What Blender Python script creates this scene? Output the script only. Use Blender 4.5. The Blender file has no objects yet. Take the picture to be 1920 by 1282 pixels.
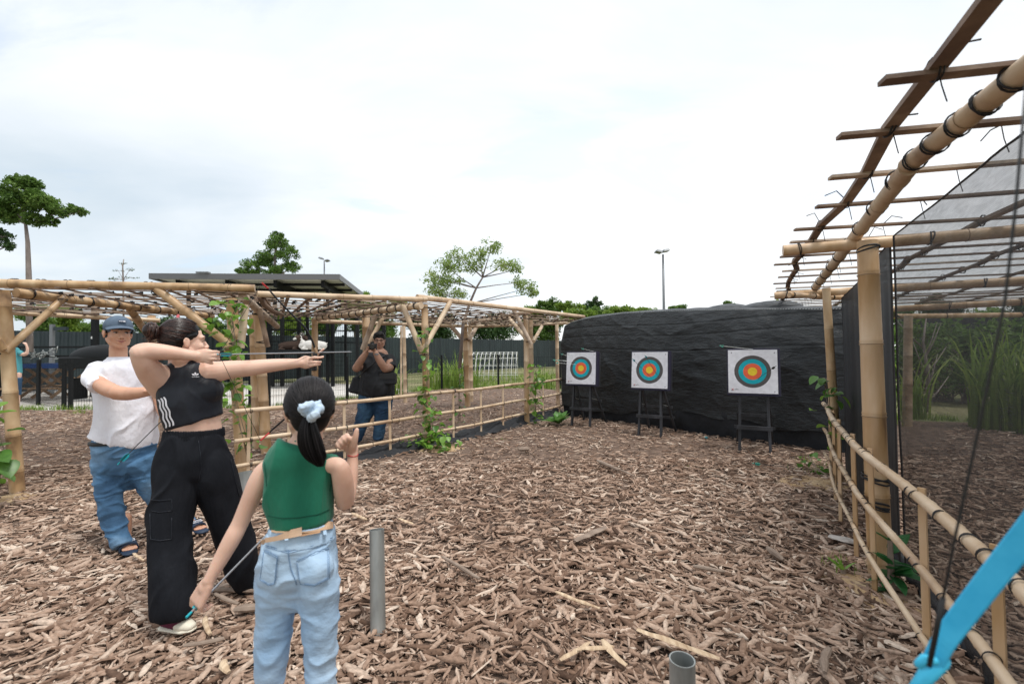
import bpy, math, random
import numpy as np
from mathutils import Vector, Matrix
random.seed(7); rng = np.random.default_rng(11)
R = math.radians
sc = bpy.context.scene
col = sc.collection

# ------------------------------------------------------------------ camera
CAMZ = 1.42; F = 853.0; PIT = R(1.33); ROL = R(0.6)
cR = np.array([math.cos(ROL), 0, -math.sin(ROL)])
cF0 = np.array([0, math.cos(PIT), math.sin(PIT)])
cU = np.cross(cR, cF0); cU /= np.linalg.norm(cU); cF = np.cross(cU, cR)
C0 = np.array([0, 0, CAMZ])
cam = bpy.data.objects.new('camera', bpy.data.cameras.new('camera')); col.objects.link(cam)
cam.data.sensor_width = 36; cam.data.lens = F / 1920 * 36
cam.matrix_world = Matrix(((cR[0], cU[0], -cF[0], 0), (cR[1], cU[1], -cF[1], 0), (cR[2], cU[2], -cF[2], CAMZ), (0, 0, 0, 1)))
cam.data.clip_end = 2000; cam.data.clip_start = 0.05
cam.data.dof.use_dof = True; cam.data.dof.focus_distance = 4.2; cam.data.dof.aperture_fstop = 3.2
sc.camera = cam

def ray(px, py):
    return cF + cR * ((px - 960) / F) - cU * ((py - 641) / F)
def at(px, py, Y):
    d = ray(px, py); return C0 + d * (Y / d[1])
def gnd(px, py, z=0.0):
    d = ray(px, py); return C0 + d * ((z - CAMZ) / d[2])

# ------------------------------------------------------------------ world, sun, exposure
w = bpy.data.worlds.new('World'); sc.world = w; w.use_nodes = True
SUN_EL, SUN_AZ = R(58), R(25)
def build_world():
    nt = w.node_tree; nt.nodes.clear(); N = nt.nodes.new; L = nt.links.new
    out = N('ShaderNodeOutputWorld')
    sky = N('ShaderNodeTexSky'); sky.sky_type = 'NISHITA'; sky.sun_disc = False
    sky.sun_elevation = SUN_EL; sky.sun_rotation = SUN_AZ
    b1 = N('ShaderNodeBackground'); b1.inputs[1].default_value = 0.12; L(sky.outputs[0], b1.inputs[0])
    tc = N('ShaderNodeTexCoord'); sep = N('ShaderNodeSeparateXYZ'); L(tc.outputs['Generated'], sep.inputs[0])
    ad = N('ShaderNodeMath'); ad.operation = 'ADD'; ad.inputs[1].default_value = 0.22
    ab = N('ShaderNodeMath'); ab.operation = 'ABSOLUTE'; L(sep.outputs[2], ab.inputs[0]); L(ab.outputs[0], ad.inputs[0])
    dx = N('ShaderNodeMath'); dx.operation = 'DIVIDE'; L(sep.outputs[0], dx.inputs[0]); L(ad.outputs[0], dx.inputs[1])
    dy = N('ShaderNodeMath'); dy.operation = 'DIVIDE'; L(sep.outputs[1], dy.inputs[0]); L(ad.outputs[0], dy.inputs[1])
    cb = N('ShaderNodeCombineXYZ'); L(dx.outputs[0], cb.inputs[0]); L(dy.outputs[0], cb.inputs[1])
    mp = N('ShaderNodeMapping'); mp.inputs['Rotation'].default_value = (0, 0, R(-28)); mp.inputs['Scale'].default_value = (0.55, 1.0, 1); mp.inputs['Location'].default_value = (3.1, 1.7, 0)
    L(cb.outputs[0], mp.inputs[0])
    n1 = N('ShaderNodeTexNoise'); n1.inputs['Scale'].default_value = 0.75; n1.inputs['Detail'].default_value = 7; n1.inputs['Roughness'].default_value = 0.52; n1.inputs['Distortion'].default_value = 0.3
    n2 = N('ShaderNodeTexNoise'); n2.inputs['Scale'].default_value = 2.2; n2.inputs['Detail'].default_value = 8; n2.inputs['Roughness'].default_value = 0.55; n2.inputs['Distortion'].default_value = 0.5
    L(mp.outputs[0], n1.inputs[0]); L(mp.outputs[0], n2.inputs[0])
    # broad darker bank of cloud to the left
    lf = N('ShaderNodeMath'); lf.operation = 'MULTIPLY_ADD'; L(dx.outputs[0], lf.inputs[0]); lf.inputs[1].default_value = 0.075; L(n1.outputs[0], lf.inputs[2])
    r1 = N('ShaderNodeValToRGB'); e = r1.color_ramp.elements
    e[0].position = 0.27; e[0].color = (0.64, 0.71, 0.76, 1); e[1].position = 0.60; e[1].color = (1.0, 1.0, 1.0, 1)
    m = r1.color_ramp.elements.new(0.45); m.color = (0.84, 0.875, 0.905, 1)
    L(lf.outputs[0], r1.inputs[0])
    r2 = N('ShaderNodeValToRGB'); e = r2.color_ramp.elements
    e[0].position = 0.36; e[0].color = (0.80, 0.86, 0.91, 1); e[1].position = 0.58; e[1].color = (1, 1, 1, 1)
    L(n2.outputs[0], r2.inputs[0])
    mx = N('ShaderNodeMixRGB'); mx.blend_type = 'MULTIPLY'; mx.inputs[0].default_value = 0.55; L(r1.outputs[0], mx.inputs[1]); L(r2.outputs[0], mx.inputs[2])
    b2 = N('ShaderNodeBackground'); b2.inputs[1].default_value = 0.70; L(mx.outputs[0], b2.inputs[0])
    # thin gaps where blue comes through, low in the sky
    r3 = N('ShaderNodeValToRGB'); e = r3.color_ramp.elements
    e[0].position = 0.34; e[0].color = (0.72, 0.72, 0.72, 1); e[1].position = 0.42; e[1].color = (0.93, 0.93, 0.93, 1); L(n2.outputs[0], r3.inputs[0])
    ms = N('ShaderNodeMixShader'); L(r3.outputs[0], ms.inputs[0]); L(b1.outputs[0], ms.inputs[1]); L(b2.outputs[0], ms.inputs[2])
    L(ms.outputs[0], out.inputs[0])
build_world()
sd = bpy.data.lights.new('sun', 'SUN'); sd.energy = 1.5; sd.angle = R(14); sd.color = (1, 0.965, 0.91)
sun = bpy.data.objects.new('sun', sd); col.objects.link(sun)
# direction the light comes from: ahead-right, high
sv = Vector((math.sin(SUN_AZ) * math.cos(SUN_EL), math.cos(SUN_AZ) * math.cos(SUN_EL) * -0.4, math.sin(SUN_EL)))
sun.rotation_euler = sv.to_track_quat('Z', 'Y').to_euler()
vs = sc.view_settings
vs.view_transform = 'Standard'; vs.look = 'None'; vs.gamma = 1; vs.use_curve_mapping = False; vs.exposure = 0.78
sc.render.engine = 'CYCLES'
sc.cycles.max_bounces = 5; sc.cycles.transparent_max_bounces = 12; sc.cycles.diffuse_bounces = 3

# ------------------------------------------------------------------ numpy noise
_T = rng.random(4096)
def vnoise(p, seed=0):
    p = np.asarray(p, float); i = np.floor(p).astype(np.int64); f = p - i; f = f * f * (3 - 2 * f)
    def h(x, y, z): return _T[(x * 73856093 ^ y * 19349663 ^ z * 83492791 ^ (seed * 7919)) & 4095]
    x, y, z = i[:, 0], i[:, 1], i[:, 2]; fx, fy, fz = f[:, 0], f[:, 1], f[:, 2]
    a = h(x, y, z) * (1 - fx) + h(x + 1, y, z) * fx; b = h(x, y + 1, z) * (1 - fx) + h(x + 1, y + 1, z) * fx
    c = h(x, y, z + 1) * (1 - fx) + h(x + 1, y, z + 1) * fx; d = h(x, y + 1, z + 1) * (1 - fx) + h(x + 1, y + 1, z + 1) * fx
    return (a * (1 - fy) + b * fy) * (1 - fz) + (c * (1 - fy) + d * fy) * fz
def fbm(p, o=3, seed=0):
    s = 0; a = 0.5; p = np.asarray(p, float)
    for k in range(o): s = s + a * (vnoise(p, seed + k) - 0.5); p = p * 2.03; a *= 0.5
    return s

# ------------------------------------------------------------------ materials
def pmat(name, color, rough=0.6, metal=0.0, spec=0.5, sheen=0.0, sss=0.0):
    m = bpy.data.materials.new(name); m.use_nodes = True
    b = m.node_tree.nodes['Principled BSDF']
    b.inputs['Base Color'].default_value = (*color, 1); b.inputs['Roughness'].default_value = rough
    b.inputs['Metallic'].default_value = metal; b.inputs['Specular IOR Level'].default_value = spec
    if sheen: b.inputs['Sheen Weight'].default_value = sheen
    if sss:
        b.inputs['Subsurface Weight'].default_value = sss; b.inputs['Subsurface Radius'].default_value = (0.02, 0.008, 0.004); b.inputs['Subsurface Scale'].default_value = 1.0
    return m
def nz(m, scale=5, stretch=(1, 1, 1), stops=None, bump=0.0, bscale=None, bstretch=None, detail=5, coord='Object', dist=0.02, wear=None):
    """noise colour + noise bump on a principled material"""
    nt = m.node_tree; N = nt.nodes.new; L = nt.links.new; b = nt.nodes['Principled BSDF']
    tc = N('ShaderNodeTexCoord'); mp = N('ShaderNodeMapping'); mp.inputs['Scale'].default_value = stretch; L(tc.outputs[coord], mp.inputs[0])
    if stops:
        n = N('ShaderNodeTexNoise'); n.inputs['Scale'].default_value = scale; n.inputs['Detail'].default_value = detail; L(mp.outputs[0], n.inputs[0])
        r = N('ShaderNodeValToRGB'); el = r.color_ramp.elements
        el[0].position = stops[0][0]; el[0].color = (*stops[0][1], 1); el[1].position = stops[-1][0]; el[1].color = (*stops[-1][1], 1)
        for s in stops[1:-1]: q = el.new(s[0]); q.color = (*s[1], 1)
        L(n.outputs[0], r.inputs[0]); L(r.outputs[0], b.inputs['Base Color']); m['ramp'] = r.name
    if bump:
        mp2 = N('ShaderNodeMapping'); mp2.inputs['Scale'].default_value = bstretch or stretch; L(tc.outputs[coord], mp2.inputs[0])
        n2 = N('ShaderNodeTexNoise'); n2.inputs['Scale'].default_value = bscale or scale * 3; n2.inputs['Detail'].default_value = 6; L(mp2.outputs[0], n2.inputs[0])
        bp = N('ShaderNodeBump'); bp.inputs['Strength'].default_value = bump; bp.inputs['Distance'].default_value = dist; L(n2.outputs[0], bp.inputs['Height']); L(bp.outputs[0], b.inputs['Normal'])
    return m
def tone_mat(name, stops, rough=0.7, trans=0.0, spec=0.3, bump=0):
    """colour from the per-face 'tone' attribute: individual leaves / chips"""
    m = pmat(name, stops[0][1], rough, spec=spec); nt = m.node_tree; N = nt.nodes.new; L = nt.links.new; b = nt.nodes['Principled BSDF']
    a = N('ShaderNodeAttribute'); a.attribute_name = 'tone'
    r = N('ShaderNodeValToRGB'); el = r.color_ramp.elements
    el[0].position = stops[0][0]; el[0].color = (*stops[0][1], 1); el[1].position = stops[-1][0]; el[1].color = (*stops[-1][1], 1)
    for s in stops[1:-1]: q = el.new(s[0]); q.color = (*s[1], 1)
    L(a.outputs['Fac'], r.inputs[0])
    if bump:
        tc = N('ShaderNodeTexCoord'); n = N('ShaderNodeTexNoise'); n.inputs['Scale'].default_value = 60; n.inputs['Detail'].default_value = 4; L(tc.outputs['Object'], n.inputs[0])
        mx = N('ShaderNodeMixRGB'); mx.blend_type = 'MULTIPLY'; mx.inputs[0].default_value = 0.55
        r2 = N('ShaderNodeValToRGB'); r2.color_ramp.elements[0].position = .3; r2.color_ramp.elements[0].color = (.45, .43, .42, 1); r2.color_ramp.elements[1].position = .62; r2.color_ramp.elements[1].color = (1.25, 1.22, 1.2, 1)
        L(n.outputs[0], r2.inputs[0]); L(r.outputs[0], mx.inputs[1]); L(r2.outputs[0], mx.inputs[2]); L(mx.outputs[0], b.inputs['Base Color'])
        bp = N('ShaderNodeBump'); bp.inputs['Strength'].default_value = bump; bp.inputs['Distance'].default_value = 0.006; L(n.outputs[0], bp.inputs['Height']); L(bp.outputs[0], b.inputs['Normal'])
    else: L(r.outputs[0], b.inputs['Base Color'])
    if trans:
        t = N('ShaderNodeBsdfTranslucent'); L(r.outputs[0], t.inputs[0]); ms = N('ShaderNodeMixShader'); ms.inputs[0].default_value = trans
        L(b.outputs[0], ms.inputs[1]); L(t.outputs[0], ms.inputs[2]); L(ms.outputs[0], nt.nodes['Material Output'].inputs[0])
    return m

M = {}
M['bamboo'] = nz(pmat('bamboo', (.5, .33, .16), .42), 4.0, (1.5, 1.5, .8), [(.3, (.20, .12, .065)), (.45, (.47, .30, .155)), (.72, (.67, .50, .31))], .25, 28, (1, 1, .25), dist=.006)
M['bamboo_new'] = nz(pmat('bamboo_new', (.5, .33, .16), .42), 3.2, (2.2, 2.2, .45), [(.28, (.20, .12, .07)), (.38, (.46, .28, .13)), (.56, (.61, .42, .255)), (.75, (.71, .55, .39))], .3, 28, (1, 1, .25), dist=.006)
M['bamboo_pale'] = nz(pmat('bamboo_pale', (.55, .4, .25), .5), 3, (1, 1, 1), [(.3, (.34, .22, .14)), (.42, (.54, .39, .25)), (.72, (.73, .58, .42))], .3, 30, dist=.006)
M['bamboo_node'] = pmat('bamboo_node', (.24, .15, .08), .7)
M['inside'] = pmat('bamboo_inside', (.3, .19, .09), .8)
M['slat'] = nz(pmat('slat', (.2, .13, .09), .7), 4, (1, 1, 1), [(.35, (.13, .08, .058)), (.55, (.25, .17, .12)), (.7, (.44, .33, .24))], .4, 40, dist=.006)
M['slat_pale'] = nz(pmat('slat_pale', (.4, .28, .2), .7), 4, (1, 1, 1), [(.35, (.34, .25, .18)), (.55, (.56, .44, .34)), (.7, (.72, .61, .50))], .4, 40, dist=.006)
M['tie'] = pmat('tie', (.012, .012, .014), .6)
M['black_wood'] = nz(pmat('black_wood', (.025, .026, .03), .55), 8, (1, 1, .2), [(.35, (.016, .017, .02)), (.65, (.05, .052, .06))], .2, 60)
M['board'] = pmat('board_foam', (.022, .02, .045), .75)
M['black_metal'] = pmat('black_metal', (.007, .008, .009), .55, spec=.25)
M['green_metal'] = nz(pmat('green_metal', (.03, .045, .05), .5), 2, (1, 1, .3), [(.3, (.013, .023, .027)), (.7, (.025, .040, .044))])
M['grey_metal'] = pmat('grey_metal', (.16, .16, .165), .45, .3)
M['soffit'] = nz(pmat('soffit', (.7, .7, .6), .7), 1.2, (1, 1, 1), [(.3, (.62, .62, .52)), (.7, (.8, .79, .68))])
M['galv'] = nz(pmat('galvanised', (.3, .31, .31), .5, .55), 9, (1, 1, .25), [(.3, (.2, .21, .205)), (.5, (.36, .38, .37)), (.75, (.52, .54, .53))], .15, 50)
M['lamp_grey'] = pmat('lamp_grey', (.2, .21, .22), .5, .4)
M['white_paint'] = pmat('white_paint', (.75, .75, .73), .5)
M['soil'] = nz(pmat('soil', (.1, .065, .045), .95), 9, (1, 1, 1), [(.3, (.08, .05, .036)), (.7, (.22, .15, .11))], .8, 50, dist=.02)
M['sandy'] = nz(pmat('sandy', (.45, .29, .15), .95), 8, (1, 1, 1), [(.3, (.32, .2, .1)), (.5, (.47, .32, .18)), (.75, (.6, .45, .28))], .9, 40, dist=.02)
M['pale_sand'] = nz(pmat('pale_sand', (.5, .46, .42), .95), .35, (1, 1, 1), [(.3, (.36, .32, .28)), (.5, (.52, .49, .45)), (.7, (.64, .62, .58))], .6, 12, dist=.03)
M['grass_soil'] = nz(pmat('lawn_soil', (.14, .15, .06), .95), .5, (1, 1, 1), [(.3, (.10, .12, .035)), (.5, (.17, .17, .07)), (.7, (.27, .24, .13))], .8, 20, dist=.04)
M['leaf'] = tone_mat('leaf_green', [(0, (.04, .09, .018)), (.5, (.11, .2, .04)), (1, (.24, .36, .085))], .5, .4)
M['leaf_dark'] = tone_mat('leaf_dark', [(0, (.022, .055, .018)), (.5, (.055, .115, .036)), (1, (.14, .22, .07))], .45, .3)
M['leaf_light'] = tone_mat('leaf_light', [(0, (.09, .17, .02)), (.5, (.2, .31, .05)), (1, (.38, .47, .11))], .5, .45)
M['leaf_pale'] = tone_mat('leaf_pale', [(0, (.14, .22, .05)), (.5, (.27, .38, .10)), (1, (.46, .54, .2))], .5, .55)
M['bark'] = nz(pmat('bark', (.28, .23, .2), .85), 6, (1, 1, .3), [(.3, (.14, .11, .1)), (.7, (.36, .31, .28))], .5, 30)
M['arrow'] = pmat('arrow_shaft', (.35, .36, .38), .3, .7)
M['arrow_white'] = pmat('arrow_shaft_white', (.7, .74, .72), .4)
M['arrow_dark'] = pmat('arrow_shaft_dark', (.03, .035, .04), .4)
M['teal'] = pmat('teal_vane', (.0, .35, .42), .5)
M['mint'] = pmat('mint_vane', (.08, .55, .42), .5)
M['red'] = pmat('red_tip', (.5, .03, .03), .4)
M['hair'] = tone_mat('hair_black', [(0, (.004, .0035, .004)), (1, (.02, .016, .017))], .5, spec=.25)
M['hair_brown'] = tone_mat('hair_brown', [(0, (.008, .004, .004)), (.7, (.035, .016, .013)), (1, (.085, .04, .03))], .35, spec=.4)
def skin(name, c, c2):
    return nz(pmat(name, c, .48, sss=.12, spec=.35), 9, (1, 1, 1), [(.32, c2), (.5, c), (.7, tuple(min(1, q * 1.06) for q in c))], .12, 260, dist=.003)
M['skin_w'] = skin('skin_light', (.74, .49, .38), (.66, .40, .30))
M['skin_g'] = skin('skin_girl', (.72, .46, .35), (.62, .37, .27))
M['skin_m'] = skin('skin_tan', (.62, .35, .235), (.54, .28, .18))
M['skin_p'] = skin('skin_deep', (.42, .24, .17), (.36, .19, .13))
M['eye_white'] = pmat('eye_white', (.42, .38, .36), .35); M['iris'] = pmat('iris', (.01, .006, .005), .15)
M['lip'] = pmat('lips', (.38, .13, .11), .45); M['brow'] = pmat('brow_hair', (.02, .012, .01), .8)
M['nail'] = pmat('nail', (.75, .52, .45), .3)
M['tee'] = nz(pmat('white_cotton', (.80, .80, .86), .85, sheen=.2), 5, (1, 1, 1), [(.3, (.74, .74, .81)), (.7, (.83, .83, .88))], .9, 6, (1.6, 1.6, .9), dist=.03)
M['blacktop'] = nz(pmat('black_jersey', (.012, .014, .02), .5, spec=.3), 5, (1, 1, 1), [(.3, (.009, .011, .016)), (.7, (.017, .02, .029))], .7, 7, (1.4, 1.4, .6), dist=.02)
M['blackpant'] = nz(pmat('black_cotton', (.01, .011, .014), .85, spec=.15), 5, (1, 1, 1), [(.3, (.007, .008, .011)), (.7, (.014, .0155, .02))], .9, 5, (1.8, 1.8, .45), dist=.04)
M['blackshirt'] = nz(pmat('black_shirt', (.012, .013, .016), .8), 5, (1, 1, 1), [(.3, (.008, .009, .011)), (.7, (.02, .022, .027))], .6, 8, dist=.03)
M['stripe'] = pmat('white_stripe', (.8, .8, .85), .7)
M['greentop'] = nz(pmat('green_jersey', (.0, .13, .075), .85, sheen=.2), 6, (1, 1, 1), [(.3, (.0, .115, .062)), (.7, (.003, .165, .092))], 1.0, 6, (1.8, 1.8, .5), dist=.02)
def denim(name, a, b_, c_):
    m = nz(pmat(name, b_, .85), 3.4, (1, 1, .8), [(.32, a), (.5, b_), (.68, c_)], .6, 11, (1.2, 1.2, 1.6), dist=.02); return m
M['denim_mid'] = denim('denim_mid', (.03, .085, .17), (.075, .18, .32), (.22, .36, .52))
M['denim_light'] = denim('denim_light', (.26, .42, .62), (.40, .56, .74), (.52, .66, .80))
M['denim_dark'] = denim('denim_dark', (.012, .04, .09), (.025, .07, .14), (.05, .12, .2))
M['seam'] = pmat('denim_seam', (.19, .30, .46), .9)
M['belt'] = pmat('tan_belt', (.55, .36, .23), .6); M['belt2'] = pmat('tan_patch', (.50, .29, .16), .55)
M['cap'] = nz(pmat('cap_blue', (.09, .13, .19), .85), 20, (1, 1, 1), [(.3, (.07, .105, .155)), (.7, (.115, .16, .22))], .3, 120, dist=.003)
M['navy'] = pmat('navy_rubber', (.018, .035, .07), .6); M['burg'] = pmat('burgundy_suede', (.10, .008, .035), .8); M['cream'] = pmat('cream_rubber', (.72, .67, .55), .6)
M['scrunch'] = nz(pmat('scrunchie_blue', (.5, .62, .74), .8), 20, (1, 1, 1), [(.3, (.42, .54, .68)), (.7, (.62, .72, .8))], .5, 60, dist=.004)
M['cyan'] = nz(pmat('cyan_limb', (.03, .46, .76), .45), 30, (1, 1, 1), [(.3, (.02, .40, .70)), (.7, (.05, .50, .80))]); M['cyan_tape'] = pmat('cyan_cord', (.05, .5, .75), .6)
M['pink'] = pmat('pink_clip', (.65, .12, .14), .5)
M['rubber'] = pmat('black_rubber', (.012, .012, .013), .5)
M['dirtwhite'] = nz(pmat('dirty_white', (.5, .45, .4), .8), 12, (1, 1, 1), [(.35, (.3, .24, .2)), (.6, (.62, .57, .52))], .6, 30)
M['blue_plastic'] = pmat('blue_plastic', (.01, .07, .28), .5); M['teal_cloth'] = pmat('teal_cloth', (.07, .30, .34), .8)
M['maroon'] = pmat('maroon', (.16, .03, .03), .7)
M['wood'] = nz(pmat('table_wood', (.35, .2, .1), .7), 6, (1, 1, 1), [(.3, (.22, .13, .07)), (.7, (.45, .29, .17))], .3, 30)
M['splinter'] = nz(pmat('pale_splinter', (.55, .40, .26), .8), 10, (4, 1, 1), [(.3, (.38, .25, .15)), (.7, (.7, .55, .38))], .7, 40, dist=.006)
M['branch'] = nz(pmat('grey_branch', (.27, .2, .16), .85), 10, (1, 1, 1), [(.3, (.17, .12, .09)), (.7, (.36, .28, .22))], .7, 40, dist=.006)
M['paper'] = None

# ------------------------------------------------------------------ object helpers
class MB:
    def __init__(s): s.v = []; s.f = []; s.t = []; s.n = 0
    def add(s, v, f, tone=None):
        v = np.asarray(v, float).reshape(-1, 3); s.v.append(v); s.f += [tuple(i + s.n for i in q) for q in f]; s.n += len(v)
        if tone is not None: s.t += [tone] * len(f)
        return s
    def box(s, c, sz, ax=None, tone=None, taper=1.0):
        ax = np.eye(3) if ax is None else np.asarray(ax, float); c = np.asarray(c, float); h = np.asarray(sz, float) / 2; v = []
        for k in (-1, 1):
            tp = taper if k > 0 else 1
            for i, j in ((-1, -1), (1, -1), (1, 1), (-1, 1)): v.append(c + ax[0] * i * h[0] * tp + ax[1] * j * h[1] * tp + ax[2] * k * h[2])
        return s.add(v, [(3, 2, 1, 0), (4, 5, 6, 7), (0, 1, 5, 4), (1, 2, 6, 5), (2, 3, 7, 6), (3, 0, 4, 7)], tone)
    def bar(s, a, b, wd, hd, up=(0, 0, 1), tone=None):
        a = np.asarray(a, float); b = np.asarray(b, float); z = b - a; l = np.linalg.norm(z); z /= l
        x = np.cross(z, up); n = np.linalg.norm(x)
        if n < 1e-4: x = np.array([1., 0, 0]); n = 1
        x /= n; y = np.cross(z, x); return s.box((a + b) / 2, (wd, hd, l), (x, y, z), tone)
    def tube(s, pts, rad, seg=10, cap=True, ref=None, ratio=1.0, rnd=False, tone=None, side=None):
        P = np.asarray(pts, float); n = len(P); rad = np.full(n, rad) if np.isscalar(rad) else np.asarray(rad, float)
        ratio = np.full(n, ratio) if np.isscalar(ratio) else np.asarray(ratio, float)
        T = np.gradient(P, axis=0); T /= (np.linalg.norm(T, axis=1)[:, None] + 1e-12)
        if rnd == 'end':
            b = rad[-1]; P = np.vstack([P, P[-1] + T[-1] * b * .45, P[-1] + T[-1] * b * .75]); rad = np.concatenate([rad, [b * .82, b * .45]]); ratio = np.concatenate([ratio, [ratio[-1]] * 2]); T = np.vstack([T, T[-1], T[-1]]); n += 2
        elif rnd:
            a, b = rad[0], rad[-1]
            P = np.vstack([P[0] - T[0] * a * .75, P[0] - T[0] * a * .45, P, P[-1] + T[-1] * b * .45, P[-1] + T[-1] * b * .75])
            rad = np.concatenate([[a * .45, a * .82], rad, [b * .82, b * .45]]); ratio = np.concatenate([[ratio[0]] * 2, ratio, [ratio[-1]] * 2])
            T = np.vstack([T[0], T[0], T, T[-1], T[-1]]); n += 4
        V = np.zeros((n, seg, 3)); an = np.arange(seg) / seg * 2 * math.pi; x = None
        for i in range(n):
            t = T[i]
            if ref is not None:
                rf = P[i] - C0 if ref == 'cam' else np.asarray(ref, float)
                xx = np.cross(t, rf); l = np.linalg.norm(xx)
                if l > 1e-3 * np.linalg.norm(rf): xx /= l; x = xx
            if x is None:
                a0 = np.array([0, 0, 1.]) if abs(t[2]) < .9 else np.array([1., 0, 0]); x = np.cross(t, a0)
            x = x - t * np.dot(x, t); x /= np.linalg.norm(x) + 1e-12; y = np.cross(x, t)
            V[i] = P[i] + rad[i] * (np.cos(an)[:, None] * x + np.sin(an)[:, None] * y * ratio[i])
        f = []
        for i in range(n - 1):
            for j in range(seg):
                k = (j + 1) % seg; f.append((i * seg + j, i * seg + k, (i + 1) * seg + k, (i + 1) * seg + j))
        if cap: f.append(tuple(range(seg - 1, -1, -1))); f.append(tuple((n - 1) * seg + j for j in range(seg)))
        return s.add(V.reshape(-1, 3), f, tone)
    def ell(s, c, r, ax=None, seg=16, rings=10, tone=None):
        ax = np.eye(3) if ax is None else np.asarray(ax, float); v = [np.asarray(c) + ax[2] * r[2]]; f = []
        for i in range(1, rings):
            th = math.pi * i / rings
            for j in range(seg):
                ph = 2 * math.pi * j / seg
                v.append(np.asarray(c) + ax[0] * r[0] * math.sin(th) * math.cos(ph) + ax[1] * r[1] * math.sin(th) * math.sin(ph) + ax[2] * r[2] * math.cos(th))
        v.append(np.asarray(c) - ax[2] * r[2]); last = len(v) - 1
        for j in range(seg): f.append((0, 1 + j, 1 + (j + 1) % seg))
        for i in range(rings - 2):
            for j in range(seg):
                a = 1 + i * seg + j; b = 1 + i * seg + (j + 1) % seg; f.append((a, a + seg, b + seg, b))
        for j in range(seg): f.append((last, last - seg + (j + 1) % seg, last - seg + j))
        return s.add(v, f, tone)
    def mesh(s, name, smooth=False, off=None):
        me = bpy.data.meshes.new(name); V = np.vstack(s.v); 
        if off is not None: V = V - off
        me.from_pydata(V.tolist(), [], s.f)
        if s.t and len(s.t) == len(s.f):
            a = me.attributes.new('tone', 'FLOAT', 'FACE'); a.data.foreach_set('value', np.asarray(s.t, np.float32))
        if smooth: me.polygons.foreach_set('use_smooth', [True] * len(me.polygons))
        return me

def tag(o, label=None, cat=None, group=None, kind=None):
    if label: o['label'] = label
    if cat: o['category'] = cat
    if group: o['group'] = group
    if kind: o['kind'] = kind
    return o
def wloc(o):
    p = np.zeros(3)
    while o is not None: p = p + np.array(o.location); o = o.parent
    return p
def thing(name, label, cat, loc, group=None):
    o = bpy.data.objects.new(name, None); o.empty_display_size = .1; col.objects.link(o); o.location = tuple(loc); return tag(o, label, cat, group)
def part(name, mb, mat, parent=None, smooth=False, loc=None, kind=None):
    off = wloc(parent) if parent is not None else (np.asarray(loc, float) if loc is not None else np.zeros(3))
    me = mb.mesh(name, smooth, off); me.materials.append(mat)
    o = bpy.data.objects.new(name, me); col.objects.link(o)
    if parent is not None: o.parent = parent
    elif loc is not None: o.location = tuple(loc)
    if kind: o['kind'] = kind
    return o
def inst(name, me, parent, pos, mat3=None, scale=(1, 1, 1)):
    o = bpy.data.objects.new(name, me); col.objects.link(o); o.parent = parent
    m = Matrix.Identity(4)
    if mat3 is not None: m = Matrix(((*mat3[0],), (*mat3[1],), (*mat3[2],))).transposed().to_4x4()
    m = m @ Matrix.Diagonal((*scale, 1)); m.translation = Vector(tuple(np.asarray(pos) - wloc(parent))); o.matrix_local = m
    return o
def frame(z, up=(0, 0, 1)):
    z = np.asarray(z, float); z = z / np.linalg.norm(z); x = np.cross(up, z)
    if np.linalg.norm(x) < 1e-3: x = np.array([1., 0, 0])
    x /= np.linalg.norm(x); return np.array([x, np.cross(z, x), z])
def sculpt(mb, voxel, smooth, name, mat, parent, disp=None, off=True):
    """union of overlapping closed shapes -> one continuous smooth surface"""
    me = mb.mesh('tmp'); o = bpy.data.objects.new('tmp', me); col.objects.link(o)
    r = o.modifiers.new('r', 'REMESH'); r.mode = 'VOXEL'; r.voxel_size = voxel; r.adaptivity = 0
    if smooth: s = o.modifiers.new('s', 'SMOOTH'); s.factor = .5; s.iterations = smooth
    dg = bpy.context.evaluated_depsgraph_get(); dg.update()
    m2 = bpy.data.meshes.new_from_object(o.evaluated_get(dg)); bpy.data.objects.remove(o); bpy.data.meshes.remove(me)
    n = len(m2.vertices); V = np.empty(n * 3, np.float32); m2.vertices.foreach_get('co', V); V = V.reshape(-1, 3).astype(float)
    if disp is not None:
        NN = np.empty(n * 3, np.float32); m2.vertices.foreach_get('normal', NN); NN = NN.reshape(-1, 3)
        V = V + NN * disp(V)[:, None]
    V = V - wloc(parent)
    m2.vertices.foreach_set('co', V.astype(np.float32).ravel()); m2.polygons.foreach_set('use_smooth', [True] * len(m2.polygons)); m2.update()
    m2.name = name; m2.materials.clear(); m2.materials.append(mat)
    ob = bpy.data.objects.new(name, m2); col.objects.link(ob); ob.parent = parent
    return ob

ringmb = MB(); an = np.linspace(0, 2 * math.pi, 17)
ringmb.tube([(math.cos(a), math.sin(a), .22 * math.sin(a)) for a in an], .075, 5, cap=False); 
ringmb.tube([(math.cos(a), math.sin(a), -.22 * math.cos(a)) for a in an], .075, 5, cap=False)
RING = ringmb.mesh('lashing'); RING.materials.append(M['tie'])
def lash(parent, pos, d, r):
    j = random.uniform(0, 6.28); f = frame(d); c, s_ = math.cos(j), math.sin(j)
    return inst('lashing', RING, parent, pos, (f[0] * c + f[1] * s_, -f[0] * s_ + f[1] * c, f[2]), (r * 1.0, r * 1.0, r * random.uniform(.8, 1.5)))

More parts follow.
